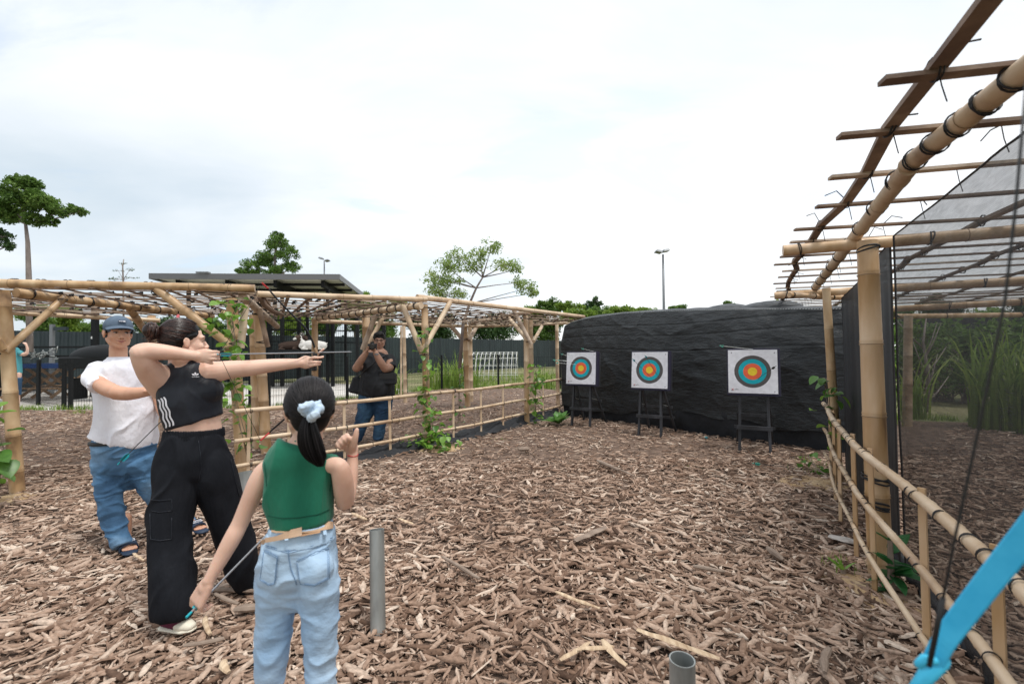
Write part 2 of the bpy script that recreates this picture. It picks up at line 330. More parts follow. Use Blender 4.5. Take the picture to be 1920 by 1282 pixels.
def bamboo(name, a, b, r, parent, mat='bamboo', node=.36, bend=0.0, r2=None, hollow=True, loc=None):
    a = np.asarray(a, float); b = np.asarray(b, float); L = np.linalg.norm(b - a); r2 = r2 or r
    ph = random.uniform(.1, node); pos = [0]; rr = [1.0]
    k = ph
    while k < L - .03:
        e = .012
        pos += [k - e, k - .004, k + .004, k + e]; rr += [1.0, 1.09, .99, 1.06]; pos += [k + e * 2.2]; rr += [1.0]
        k += node * random.uniform(.85, 1.15)
    pos.append(L); rr.append(1.0); pos = np.array(pos) / L; o = np.argsort(pos); pos = np.clip(pos[o], 0, 1); rr = np.array(rr)[o]
    keep = np.concatenate([[True], np.diff(pos) > 1e-4]); pos = pos[keep]; rr = rr[keep]
    d = (b - a) / L; sdv = frame(d)[0] * math.cos(random.uniform(0, 6)) + frame(d)[1] * math.sin(random.uniform(0, 6))
    P = a + np.outer(pos * L, d) + np.outer(np.sin(pos * math.pi) * bend, sdv) 
    mb = MB(); mb.tube(P, (r + (r2 - r) * pos) * rr, 14, cap=not hollow)
    if hollow:
        for e, q, rd in ((0, 1, r), (-1, -2, r2)):
            inw = (P[q] - P[e]); inw /= np.linalg.norm(inw)
            mb.tube([P[e], P[e] + inw * 1e-4, P[e] + inw * .05], [rd, rd * .78, rd * .72], 14, cap=True)
    ob = part(name, mb, M[mat], parent, smooth=False, loc=loc)
    ob.data.polygons.foreach_set('use_smooth', [len(p.vertices) == 4 for p in ob.data.polygons])
    if r >= .034 and loc is None:
        q = rr > 1.08
        for u in pos[q][1::1]:
            if random.random() < .9:
                c = a + d * L * u + sdv * math.sin(u * math.pi) * bend; rad = (r + (r2 - r) * u) * 1.095; mb = MB(); mb.tube([c - d * .002, c + d * .0022], rad, 14, cap=False, ref=None); part('node_ring', mb, M['bamboo_node'], ob, True)
    return ob

# ------------------------------------------------------------------ vegetation helpers
def leaf_mb(C, size, normal_up=.5, aspect=.42, mb=None, tones=None, droop=0.0):
    """diamond leaves at centres C (numpy, vectorised)"""
    n = len(C); d = rng.normal(size=(n, 3)); d[:, 2] -= droop; d /= np.linalg.norm(d, axis=1)[:, None]
    u = rng.normal(size=(n, 3)); u[:, 2] += normal_up * 3; s_ = np.cross(d, u); s_ /= np.linalg.norm(s_, axis=1)[:, None] + 1e-9
    nn = np.cross(s_, d); L = size * rng.uniform(.6, 1.3, n)[:, None]
    a = C - d * L * .5; t = C + d * L * .5; l = C + s_ * L * aspect * .5 + nn * L * .08 - d * L * .08; r = C - s_ * L * aspect * .5 + nn * L * .08 - d * L * .08
    V = np.stack([a, l, t, r], 1).reshape(-1, 3); F_ = np.arange(n * 4).reshape(-1, 4)
    return V, F_, (np.clip(rng.normal(.5, .2, n), 0, 1) if tones is None else tones)
def leaf_obj(name, V, F_, T, mat, parent, loc=None, kind=None):
    off = wloc(parent) if parent is not None else np.asarray(loc if loc is not None else (0, 0, 0), float)
    me = bpy.data.meshes.new(name); V = V - off; n = len(V); m = len(F_); k = F_.shape[1]
    me.vertices.add(n); me.vertices.foreach_set('co', V.astype(np.float32).ravel()); me.loops.add(m * k); me.loops.foreach_set('vertex_index', F_.astype(np.int32).ravel())
    me.polygons.add(m); me.polygons.foreach_set('loop_start', np.arange(0, m * k, k, dtype=np.int32)); me.polygons.foreach_set('loop_total', np.full(m, k, np.int32)); me.update(calc_edges=True)
    a = me.attributes.new('tone', 'FLOAT', 'FACE'); a.data.foreach_set('value', T.astype(np.float32)); me.materials.append(mat)
    o = bpy.data.objects.new(name, me); col.objects.link(o)
    if parent is not None: o.parent = parent
    elif loc is not None: o.location = tuple(loc)
    if kind: o['kind'] = kind
    return o
def clumps(cs, per, tight=.5):
    """cs: rows (x,y,z,r)"""
    out = []; tn = []
    for c in cs:
        n = max(3, int(per * (c[3] ** 2))) if per > 0 else int(-per)
        k = rng.normal(size=(n, 3)); k /= np.linalg.norm(k, axis=1)[:, None]; rr = rng.uniform(0, 1, n) ** tight
        p = np.array(c[:3]) + k * (rr * c[3])[:, None] * np.array([1, 1, .7]); out.append(p)
        tn.append(np.clip(rng.normal(.5, .2) * .5 + rng.normal(.25, .14, n) , 0, 1))
    return np.vstack(out), np.concatenate(tn)
def tree(name, label, cat, trunk, r0, blobs, Y, leaf, per, mat, group=None, sub=7, limbs=True, subr=.33, dspread=.8, trunkmat='bark', droop=.2, thick=.012):
    """trunk: list of (px,py) from the base up at depth Y; blobs: (px,py,rx,ry) crown lobes in photo pixels"""
    P = [at(x, y, Y) for x, y in trunk]; base = P[0].copy(); t = thing(name, label, cat, base, group)
    mb = MB(); n = len(P); mb.tube(P, np.linspace(r0, r0 * .45, n), 8)
    cs = []
    for (bx, by, rx, ry) in blobs:
        c = at(bx, by, Y); sx = rx * Y / F; sz = ry * Y / F; sy = sx * dspread
        start = min(P[1:], key=lambda q: np.linalg.norm(q - c) + (0 if q[2] < c[2] else 5))
        if limbs:
            mid = (start + c) / 2 + np.array([0, 0, -.1 * sz]) + rng.normal(size=3) * .05 * sx
            mb.tube([start, mid, c], [r0 * .4, r0 * .25, r0 * .12], 5)
        for k in range(sub):
            q = rng.normal(size=3); q /= np.linalg.norm(q); q *= rng.uniform(.35, 1) ** .5
            cc = c + q * np.array([sx, sy, sz]) * .8
            cs.append((*cc, subr * (sx + sz) / 2 * rng.uniform(.7, 1.25)))
            if limbs: mb.tube([c, (c + cc) / 2 + rng.normal(size=3) * .04 * sx, cc], [r0 * .12, r0 * .08, r0 * .03 + .001], 4)
    part('trunk', mb, M[trunkmat], t, True)
    C, tn = clumps(cs, per); V, F_, _ = leaf_mb(C, leaf, droop=droop)
    leaf_obj('crown', V, F_, tn, M[mat], t)
    return t

# ================================================================== SETTING
def plane(name, pts, z, mat):
    mb = MB(); mb.add([(x, y, z) for x, y in pts], [tuple(range(len(pts)))]); o = part(name, mb, M[mat]); o['kind'] = 'structure'; return o
plane('lawn', [(-400, -100), (400, -100), (400, 900), (-400, 900)], -.10, 'grass_soil')
plane('sand_yard', [(-60, 12.3), (-6.5, 12.3), (-3.2, 17), (-6, 21), (-10, 24), (-60, 24)], -.06, 'pale_sand')
def Hm(x, y):
    p = np.stack([np.asarray(x) * .9, np.asarray(y) * .9, np.zeros_like(x)], 1); q = p * 3.1
    return .05 * fbm(p, 3, 3) + .02 * fbm(q, 2, 9)
def yback(x):
    return np.interp(x, [-16, -6.7, -2.9, 1.2, 3.2, 5.2, 14], [12.4, 12.4, 18.1, 18.2, 12.4, 9.6, 7.6])
def build_mulch():
    nx, ny = 220, 200; xs = np.linspace(-16, 14, nx); V = np.zeros((ny, nx, 3))
    for j in range(ny):
        V[j, :, 0] = xs; V[j, :, 1] = -1.5 + (yback(xs) + 1.5) * j / (ny - 1)
    V[:, :, 2] = (Hm(V[:, :, 0].ravel(), V[:, :, 1].ravel()) - .012).reshape(ny, nx)
    idx = np.arange(nx * ny).reshape(ny, nx); F_ = np.stack([idx[:-1, :-1], idx[:-1, 1:], idx[1:, 1:], idx[1:, :-1]], -1).reshape(-1, 4)
    leaf_obj('mulch_ground', V.reshape(-1, 3), F_, np.zeros(len(F_)), M['soil'], None, kind='structure')
build_mulch()
M['chip'] = tone_mat('bark_chip', [(0, (.065, .038, .026)), (.25, (.20, .126, .088)), (.55, (.37, .256, .190)), (.8, (.50, .378, .295)), (1, (.66, .545, .445))], .85, bump=.6, spec=.2)
WA = np.array([1.2, 10.5]); WB = np.array([4.75, 6.0])   # foot of the tarp wall
def chips():
    def field(n, dmin, dmax, lmin, lmax, bent, power, pile=.022):
        dd = dmin * (dmax / dmin) ** (rng.uniform(0, 1, n) ** power); lat = rng.uniform(-1.22, 1.22, n) * dd + rng.normal(0, .25, n)
        x, y = lat, dd
        ok = (y < yback(x) - .1)
        wd = (WB - WA) / np.linalg.norm(WB - WA); nrm = np.array([wd[1], -wd[0]]); q = np.stack([x, y], 1) - WA
        behind = (q @ -nrm > -.05) & (q @ wd > -.3) & (q @ wd < 6.0)
        ok &= ~behind; x, y = x[ok], y[ok]; n = len(x); s = rng.uniform(0, 1, n) ** 1.7
        L = (lmin + (lmax - lmin) * s); W = L * rng.uniform(.10, .36, n); W = np.minimum(W, .034); T = W * rng.uniform(.12, .42, n)
        z0 = Hm(x, y); az = rng.uniform(0, math.pi * 2, n); el = rng.normal(0, .13, n); z = z0 + T * .5 + rng.uniform(0, 1, n) ** 1.5 * pile
        d = np.stack([np.cos(az) * np.cos(el), np.sin(az) * np.cos(el), np.sin(el)], 1)
        up = np.stack([rng.normal(0, .35, n), rng.normal(0, .35, n), np.ones(n)], 1); sd_ = np.cross(d, up); sd_ /= np.linalg.norm(sd_, axis=1)[:, None]; u = np.cross(sd_, d)
        c = np.stack([x, y, z], 1); secs = ((-.5, .4), (-.2, 1.0), (.25, .85), (.5, .16)) if bent else ((-.5, .75), (.5, .6))
        VV = []; kink = rng.normal(0, .032, n)
        for (t, ww) in secs:
            off = kink * (math.cos(t * math.pi)); wv = ww * rng.uniform(.5, 1.25, n)
            cc = c + d * (L * t)[:, None] + sd_ * (off * L)[:, None] + u * (rng.normal(0, .03, n) * L)[:, None]
            a = sd_ * (W * wv * .5)[:, None]; b = u * (T * .5)[:, None]
            VV += [cc - a - b, cc + a - b, cc + a * rng.uniform(.5, 1, n)[:, None] + b, cc - a * rng.uniform(.5, 1, n)[:, None] + b]
        k = len(VV); V = np.stack(VV, 1).reshape(-1, 3); f = []
        ns = len(secs)
        for i in range(ns - 1):
            for j in range(1, 4): f.append((i * 4 + j, i * 4 + (j + 1) % 4, (i + 1) * 4 + (j + 1) % 4, (i + 1) * 4 + j))
        f.append((0, 1, 2, 3)); f.append(((ns - 1) * 4 + 3, (ns - 1) * 4 + 2, (ns - 1) * 4 + 1, (ns - 1) * 4))
        f = np.array(f); F_ = (f[None] + (np.arange(n) * k)[:, None, None]).reshape(-1, 4)
        tint = fbm(np.stack([x * .7, y * .7, x * 0], 1), 2, 21) * .35
        tn = np.clip(rng.beta(2.2, 2.4, n) + tint + rng.choice([0, 0, 0, 0, .25], n), 0, 1); return V, F_, np.repeat(tn, len(f))
    for a in ((19000, .8, 3.2, .025, .15, True, .8), (27000, 2.2, 6.0, .025, .15, True, .62), (32000, 4.5, 12, .03, .13, False, .7), (15000, 9.0, 18.5, .05, .15, False, .8), (16000, .8, 5, .012, .045, False, .75)):
        V, F_, T = field(*a); leaf_obj('wood_chips', V, F_, T, M['chip'], None, kind='stuff')
chips()

# ---- tarp wall behind the targets
def tarp_wall():
    wd3 = np.array([WB[0] - WA[0], WB[1] - WA[1], 0]); Lw = np.linalg.norm(wd3); wd3 /= Lw; nr = np.array([wd3[1], -wd3[0], 0]); A = np.array([WA[0], WA[1], 0])
    t = thing('tarp_wall', 'black woven tarpaulin wall with a sagging stitched top behind the three targets', 'wall', A)
    m = pmat('tarp', (.022, .028, .033), .42, spec=.55); nt = m.node_tree; N = nt.nodes.new; L = nt.links.new; b = nt.nodes['Principled BSDF']
    tc = N('ShaderNodeTexCoord'); mp = N('ShaderNodeMapping'); mp.inputs['Scale'].default_value = (1.2, 1.2, 7); L(tc.outputs['Object'], mp.inputs[0])
    n = N('ShaderNodeTexNoise'); n.inputs['Scale'].default_value = 5; n.inputs['Detail'].default_value = 8; n.inputs['Roughness'].default_value = .7; L(mp.outputs[0], n.inputs[0])
    r = N('ShaderNodeValToRGB'); r.color_ramp.elements[0].position = .35; r.color_ramp.elements[0].color = (.004, .005, .006, 1); r.color_ramp.elements[1].position = .74; r.color_ramp.elements[1].color = (.034, .041, .047, 1)
    L(n.outputs[0], r.inputs[0]); L(r.outputs[0], b.inputs['Base Color'])
    n2 = N('ShaderNodeTexNoise'); n2.inputs['Scale'].default_value = 7; n2.inputs['Detail'].default_value = 9; n2.inputs['Roughness'].default_value = .68; n2.inputs['Distortion'].default_value = .5; mp2 = N('ShaderNodeMapping'); mp2.inputs['Scale'].default_value = (1, 1, 3.2); L(tc.outputs['Object'], mp2.inputs[0]); L(mp2.outputs[0], n2.inputs[0])
    bp = N('ShaderNodeBump'); bp.inputs['Strength'].default_value = .9; bp.inputs['Distance'].default_value = .028; L(n2.outputs[0], bp.inputs['Height']); L(bp.outputs[0], b.inputs['Normal'])
    M['tarp'] = m
    def top(u): return np.interp(u, [-.05, 0, .04, .12, .3, .5, .75, 1, 1.1], [1.7, 1.98, 2.08, 2.15, 2.19, 2.15, 2.06, 1.95, 1.93])
    def hem(u): return np.interp(u, [0, .2, .45, .6, .8, 1.1], [.2, .14, .3, .33, .26, .2]) + .03 * np.sin(u * 37)
    def sheet(u0, u1, z0, z1, nx, ny, amp, out, back=0, seed=0, round_=True):
        u = np.linspace(u0, u1, nx); V = np.zeros((ny, nx, 3))
        for j in range(ny):
            v = j / (ny - 1); z = z0(u) + (z1(u) - z0(u)) * v
            q = np.stack([u * Lw * 1.3, z * 2.4 + u * 3, u * 0 + seed], 1); q2 = np.stack([u * Lw * 3.5 + z * 2, z * 5.5, u * 0 + seed + 5], 1)
            rid = 1 - np.abs(fbm(q, 3, 31)) * 4; dg_ = 1 - np.abs(fbm(np.stack([u * Lw * 1.1 + z * .9, z * 1.6 - u * 2, u * 0 + seed + 3], 1), 2, 36)) * 9; d = out + amp * (fbm(q, 2, 30) * 3.2 + .5 * np.clip(rid, 0, 1) ** 3 + .8 * np.clip(dg_, 0, 1) ** 2 + .7 * fbm(q2, 3, 33))
            d = d - .10 * (v ** 6) + .05 * np.sin(v * math.pi)
            # pulled seams run along the wall
            for zz in (1.92, 1.72, 1.45): d = d - .010 * np.exp(-((z - zz - .03 * np.sin(u * 9)) / .012) ** 2)
            endd = np.clip((.035 - (u - u0)) / .035, 0, 1); d = d - .35 * endd ** 2
            V[j] = A + np.outer(u * Lw, wd3) + np.outer(d, nr); V[j, :, 2] = z
        if back:
            ex = []
            for k, (bk, dz) in enumerate(((.1, .03), (.4, .05), (1.0, .03), (1.6, -.05))):
                row = V[-1].copy(); row -= np.outer(np.full(nx, bk), nr); row[:, 2] += dz + .06 * fbm(np.stack([u * 8, u * 0 + k, u * 0], 1), 2, 44); ex.append(row)
            V = np.concatenate([V, np.array(ex)]); ny += 4
        idx = np.arange(nx * ny).reshape(ny, nx); F_ = np.stack([idx[:-1, :-1], idx[:-1, 1:], idx[1:, 1:], idx[1:, :-1]], -1).reshape(-1, 4); return V.reshape(-1, 3), F_
    V, F_ = sheet(-.02, 1.0, hem, top, 420, 130, .021, .12, back=1, seed=0)
    o = leaf_obj('tarp_sheet', V, F_, np.zeros(len(F_)), m, t); o.data.polygons.foreach_set('use_smooth', [True] * len(F_))
    V, F_ = sheet(-.02, 1.0, lambda u: u * 0 - .05, lambda u: u * 0 + .7, 120, 16, .04, .02, seed=9)
    o = leaf_obj('lower_skirt', V, F_, np.zeros(len(F_)), M['blackshirt'], t); o.data.polygons.foreach_set('use_smooth', [True] * len(F_))
    # stacked bundles under the cover
    mb = MB()
    for (u, zz, rx, rz) in ((.36, 2.15, .5, .09), (.52, 2.09, .55, .13), (.62, 2.06, .5, .18), (.74, 2.04, .55, .19), (.2, 2.15, .3, .07)):
        c = A + wd3 * u * Lw - nr * .55; c[2] = zz; mb.ell(c, (rx, .42, rz), (wd3, nr, (0, 0, 1)), 20, 10)
    sculpt(mb, .03, 3, 'cover_hump', m, t, lambda V: .03 * fbm(V * 6, 3, 50))
    mb = MB()
    for k in range(150):
        u = .02 + k / 150 * .98; p = A + wd3 * u * Lw + nr * .055; p[2] = float(top(np.array([u]))[0]) - .005
        mb.bar(p, p + wd3 * .012 + np.array([0, 0, .004]), .006, .006)
    part('stitching', mb, M['arrow_white'], t, kind='stuff')
    return nr, wd3
nrW, wdW = tarp_wall()

# ---- text helper
def text_part(name, s, size, pos, ax, mat, parent, ext=.0006, shear=0):
    cu = bpy.data.curves.new('t', 'FONT'); cu.body = s; cu.size = size; cu.extrude = ext; cu.align_x = 'CENTER'; cu.align_y = 'CENTER'; cu.shear = shear; cu.resolution_u = 3
    o = bpy.data.objects.new('t', cu); col.objects.link(o); dg = bpy.context.evaluated_depsgraph_get(); dg.update()
    me = bpy.data.meshes.new_from_object(o.evaluated_get(dg)); bpy.data.objects.remove(o)
    n = len(me.vertices); V = np.empty(n * 3, np.float32); me.vertices.foreach_get('co', V); V = V.reshape(-1, 3) @ np.asarray(ax) + np.asarray(pos) - wloc(parent)
    me.vertices.foreach_set('co', V.astype(np.float32).ravel()); me.update(); me.materials.clear(); me.materials.append(mat); me.name = name
    ob = bpy.data.objects.new(name, me); col.objects.link(ob); ob.parent = parent; return ob

# ---- target faces and stands
def face_mat():
    m = pmat('target_face', (.8, .8, .84), .7); nt = m.node_tree; N = nt.nodes.new; L = nt.links.new; b = nt.nodes['Principled BSDF']
    uv = N('ShaderNodeUVMap'); mp = N('ShaderNodeMapping'); mp.inputs['Location'].default_value = (-.5, -.5, 0); L(uv.outputs[0], mp.inputs[0])
    ln = N('ShaderNodeVectorMath'); ln.operation = 'LENGTH'; L(mp.outputs[0], ln.inputs[0])
    nn = N('ShaderNodeTexNoise'); nn.inputs['Scale'].default_value = 14; nn.inputs['Detail'].default_value = 3; L(uv.outputs[0], nn.inputs[0])
    wob = N('ShaderNodeMath'); wob.operation = 'MULTIPLY_ADD'; L(nn.outputs[0], wob.inputs[0]); wob.inputs[1].default_value = .006; L(ln.outputs['Value'], wob.inputs[2])
    r = N('ShaderNodeValToRGB'); r.color_ramp.interpolation = 'CONSTANT'; el = r.color_ramp.elements; el[0].position = 0; el[0].color = (.86, .62, .03, 1); el[1].position = .097; el[1].color = (.80, .13, .05, 1)
    W_ = (.80, .80, .85, 1)
    for p, c in ((.188, (.0, .40, .48, 1)), (.288, (.085, .078, .078, 1)), (.328, (.13, .12, .12, 1)), (.331, (.085, .078, .078, 1)), (.375, W_), (.462, (.45, .45, .5, 1)), (.4645, W_)):
        q = el.new(p); q.color = c
    L(wob.outputs[0], r.inputs[0])
    n3 = N('ShaderNodeTexNoise'); n3.inputs['Scale'].default_value = 9; n3.inputs['Detail'].default_value = 8; L(uv.outputs[0], n3.inputs[0])
    r3 = N('ShaderNodeValToRGB'); r3.color_ramp.elements[0].position = .35; r3.color_ramp.elements[0].color = (.9, .9, .9, 1); r3.color_ramp.elements[1].position = .7; r3.color_ramp.elements[1].color = (1.05, 1.05, 1.05, 1); L(n3.outputs[0], r3.inputs[0])
    vo = N('ShaderNodeTexVoronoi'); vo.inputs['Scale'].default_value = 11; L(uv.outputs[0], vo.inputs[0])
    st = N('ShaderNodeMath'); st.operation = 'GREATER_THAN'; st.inputs[1].default_value = .075; L(vo.outputs['Distance'], st.inputs[0])
    mx = N('ShaderNodeMixRGB'); mx.blend_type = 'MULTIPLY'; mx.inputs[0].default_value = 1; L(r.outputs[0], mx.inputs[1]); L(r3.outputs[0], mx.inputs[2])
    m2 = N('ShaderNodeMixRGB'); m2.inputs[1].default_value = (.12, .11, .11, 1); L(mx.outputs[0], m2.inputs[2])
    mm = N('ShaderNodeMath'); mm.operation = 'MAXIMUM'; L(st.outputs[0], mm.inputs[0]); gt = N('ShaderNodeMath'); gt.operation = 'GREATER_THAN'; gt.inputs[1].default_value = .56; L(nn.outputs[0], gt.inputs[0]); 
    iv = N('ShaderNodeMath'); iv.operation = 'SUBTRACT'; iv.inputs[0].default_value = 1; L(gt.outputs[0], iv.inputs[1]); L(iv.outputs[0], mm.inputs[1]); L(mm.outputs[0], m2.inputs[0])
    bp = N('ShaderNodeBump'); bp.inputs['Strength'].default_value = .35; bp.inputs['Distance'].default_value = .01; L(n3.outputs[0], bp.inputs['Height']); L(bp.outputs[0], b.inputs['Normal'])
    L(m2.outputs[0], b.inputs['Base Color']); return m
M['face'] = face_mat()
TG = []
def target(px, py, Y, yaw, lab_t, lab_s, legs):
    r = np.array([math.cos(yaw), -math.sin(yaw), 0]); n0 = np.array([-math.sin(yaw), -math.cos(yaw), 0]); ti = R(5)
    up = np.array([0, 0, 1]) * math.cos(ti) - n0 * math.sin(ti); n = n0 * math.cos(ti) + np.array([0, 0, 1]) * math.sin(ti)
    c = at(px, py, Y); S = .665; TG.append((c, r, up, n))
    g = np.array([c[0], c[1], 0]) 
    st = thing('target_stand', lab_s, 'target stand', g, 'easel stands of the archery targets')
    zb = c[2] - S / 2
    feet = []
    for s_ in (-1, 1):
        tp = c + r * s_ * .17 - n * .06 - up * (S / 2 - .12); ft = c + r * s_ * .19; ft = ft + n0 * .06; ft[2] = -.02; feet.append(ft)
        mb = MB(); mb.bar(ft, tp, .048, .035, up=r); part('leg', mb, M['black_wood'], st)
        hb = c + r * s_ * .24 - n0 * .62; hb[2] = -.02; mb = MB(); mb.bar(hb, tp - n * .03, .045, .03, up=r); part('rear_leg', mb, M['black_wood'], st)
        q = ft + (tp - ft) * .62; q2 = hb + (tp - hb) * .55; mb = MB(); mb.tube([q, q2], .005, 5); part('metal_stay', mb, M['galv'], st)
    for f, dn, wd_ in ((.46, .03, .05),):
        a = feet[0] + np.array([0, 0, f * zb]) + n0 * .01; b = feet[1] + np.array([0, 0, f * zb]) + n0 * .01
        mb = MB(); mb.bar(a - r * .03, b + r * .03, .03, wd_, up=(0, 0, 1)); part('crossbar', mb, M['black_wood'], st)
    for f in (.35, .6):
        a = c - r * .27 - n0 * (.42 * (1.15 - f) + .1); b = c + r * .27 - n0 * (.42 * (1.15 - f) + .1); a[2] = b[2] = zb * f
        mb = MB(); mb.bar(a, b, .025, .04); part('rear_crossbar', mb, M['black_wood'], st)
    t = thing('archery_target', lab_t, 'target', c, 'archery targets in front of the black tarp')
    mb = MB(); mb.box(c - n * .045, (S, S, .09), (r, up, n)); ob = part('foam_board', mb, M['board'], t)
    bv = ob.modifiers.new('b', 'BEVEL'); bv.width = .006; bv.segments = 2
    mb = MB(); mb.box(c - n * .108 - up * .01 + r * .02, (S - .03, S - .02, .034), (r, up, n)); part('backing_board', mb, M['black_wood'], t)
    # paper face: a thin slightly buckled sheet
    k = 12; Vv = []; Ff = []; uvs = []
    for i in range(k + 1):
        for j in range(k + 1):
            a, b = i / k, j / k; bump = .004 + .003 * math.sin(a * 5 + b * 3) + (.004 * ((a - .5) ** 2 + (b - .5) ** 2))
            Vv.append(c + r * ((b - .5) * .615 - .008) + up * ((a - .5) * .61 + .008) + n * (bump + .001)); uvs.append((b, a))
    for i in range(k):
        for j in range(k): q = i * (k + 1) + j; Ff.append((q, q + 1, q + k + 2, q + k + 1))
    mb = MB(); mb.add(Vv, Ff); pp = part('paper_face', mb, M['face'], t, True); ul = pp.data.uv_layers.new(name='UVMap')
    for lp in pp.data.loops: ul.data[lp.index].uv = uvs[lp.vertex_index]
    for a, b in ((-.27, .275), (.265, .27), (.26, -.265), (-.27, -.26)): mb = MB(); mb.ell(c + r * a + up * b + n * .010, (.007, .007, .004), (r, up, n), 8, 5); part('pin', mb, M['rubber'], t)
    p0 = c - r * .262 - up * .248 + n * .0105; mb = MB(); mb.bar(p0 - (r + up) * .014, p0 + (r + up) * .016, .005, .001, up=n); mb.bar(p0 - (r - up * .8) * .014, p0 + (r - up * .8) * .014, .005, .001, up=n); part('emblem', mb, M['red'], t)
    mb = MB(); random.seed(5)
    for q in range(5): p1 = p0 + r * (.026 + q * .0105) + up * .001; mb.bar(p1 - up * .004, p1 + up * .004 + r * .002, .006, .001, up=n)
    part('emblem_lettering', mb, M['rubber'], t)
target(1090, 691, 8.8, R(34), 'smallest looking archery target at the left end of the row beside the fence corner', 'black wooden easel under the left target beside the leafy plant', None)
target(1218.5, 694.5, 7.7, R(36), 'middle archery target with two dark arrows crossing its rings', 'black wooden easel under the middle target', None)
target(1412, 697.5, 6.4, R(28), 'largest looking archery target nearest the netted pergola', 'black wooden easel under the right target nearest the net', None)

def arrow(nock, tip, label, sm='arrow', vm='teal', r=.0035, group=None, vane=.013, vl=.055):
    nock = np.asarray(nock, float); tip = np.asarray(tip, float); d = tip - nock; L_ = np.linalg.norm(d); d /= L_; f = frame(d)
    t = thing('arrow', label, 'arrow', nock, group)
    mb = MB(); mb.tube([nock, tip - d * .02], r, 8); part('shaft', mb, M[sm], t)
    mb = MB(); mb.tube([tip - d * .025, tip - d * .015, tip], [r * 1.15, r * 1.15, .0004], 8); part('point', mb, M['arrow'], t)
    for k in range(3):
        a = k * 2.094 + .4; o = f[0] * math.cos(a) + f[1] * math.sin(a); s_ = np.cross(d, o) * .0006; q = nock + d * .022
        P = [q + o * r * .8, q + d * vl + o * r * .8, q + d * vl * .72 + o * vane, q + d * .004 + o * vane * .9]
        mb = MB(); mb.add([p - s_ for p in P] + [p + s_ for p in P], [(3, 2, 1, 0), (4, 5, 6, 7), (0, 1, 5, 4), (1, 2, 6, 5), (2, 3, 7, 6), (3, 0, 4, 7)]); part('vane', mb, M[vm], t)
    mb = MB(); mb.tube([nock - d * .008, nock + d * .012], r * 1.1, 8); part('nock', mb, M[vm], t)
    return t
def stuck(i, u, v, px, py, dist, label, sm='arrow_white', vm='mint', dn=None):
    c, r, up, n = TG[i]; tip = c + r * u + up * v - n * .03; nk = at(px, py, tip[1] - dist); arrow(nk, tip, label, sm, vm, .0028, 'arrows stuck in the targets', .017, .06)
stuck(0, -.22, .22, 1052, 663, .5, 'arrow in the left target, highest of the cluster of four at its left edge')
stuck(0, -.26, .14, 1037, 674.5, .45, 'arrow in the left target reaching farthest out to the left')
stuck(0, -.16, .14, 1045, 675, .5, 'arrow in the left target, shaft almost level at ring height')
stuck(0, -.1, .08, 1042, 680, .5, 'arrow in the left target, lowest of the cluster at its left edge')
stuck(0, .25, .33, 1090, 653, .35, 'arrow skimming over the top edge of the left target')
stuck(1, .16, -.14, 1209, 666, .45, 'dark arrow across the middle target, the steeper one from its top', 'arrow_dark', 'teal')
stuck(1, .03, -.13, 1186, 673, .45, 'dark arrow across the middle target starting at its left edge', 'arrow_dark', 'teal')
stuck(2, .02, .32, 1350, 648, .45, 'pale arrow with mint vanes grazing the top of the right target')
stuck(2, .03, -.11, 1455, 686, .35, 'thin dark arrow slanting from the right side into the right target', 'arrow_dark', 'arrow_dark')
def lying(px, py, ang, label, L_=.7, vm='teal'):
    p = gnd(px, py, .035); q = p + np.array([math.cos(ang), math.sin(ang), 0]) * L_; q[2] -= .03; arrow(p, q, label, 'arrow_dark', vm, .003, 'spent arrows lying in the wood chips', .02, .06)
lying(1321, 820, .5, 'spent arrow with blue vanes lying in the chips before the wall')
lying(1412, 868, -.4, 'spent arrow with green vanes lying in the chips below the right target', vm='mint')

# ---- steel pipes
def pipe(base, top, r, label, loc):
    base = np.asarray(base, float); top = np.asarray(top, float); t = thing('steel_pipe', label, 'pipe', base, 'galvanised pipe sleeves standing in the chips')
    mb = MB(); d = top - base; d /= np.linalg.norm(d); f = frame(d); n = 28; V = []; 
    prof = [(r, 0), (r, 1), (r * .9, 1), (r * .9, .3)]
    for rr, k in prof:
        c = base + (top - base) * k
        for j in range(n): a = j / n * 2 * math.pi; V.append(c + rr * (f[0] * math.cos(a) + f[1] * math.sin(a)))
    Fs = [(i * n + j, i * n + (j + 1) % n, (i + 1) * n + (j + 1) % n, (i + 1) * n + j) for i in range(3) for j in range(n)]
    mb.add(V, Fs); ob = part('tube_wall', mb, M['galv'], t, True); ob.modifiers.new('e', 'EDGE_SPLIT').split_angle = R(40)
    return t
pipe(gnd(709, 1188), at(706.5, 992, 2.43), .038, 'grey steel pipe standing upright in the chips beside the girl', None)
p2 = at(1279, 1235, 1.37); pipe((p2[0], p2[1] + .01, 0), p2, .037, 'hollow steel pipe cut off by the bottom edge, open end up', None)
p3 = gnd(463, 935); pipe(p3, at(460, 884, p3[1] + .02), .062, 'short stout steel pipe at the foot of the vine covered post', None)

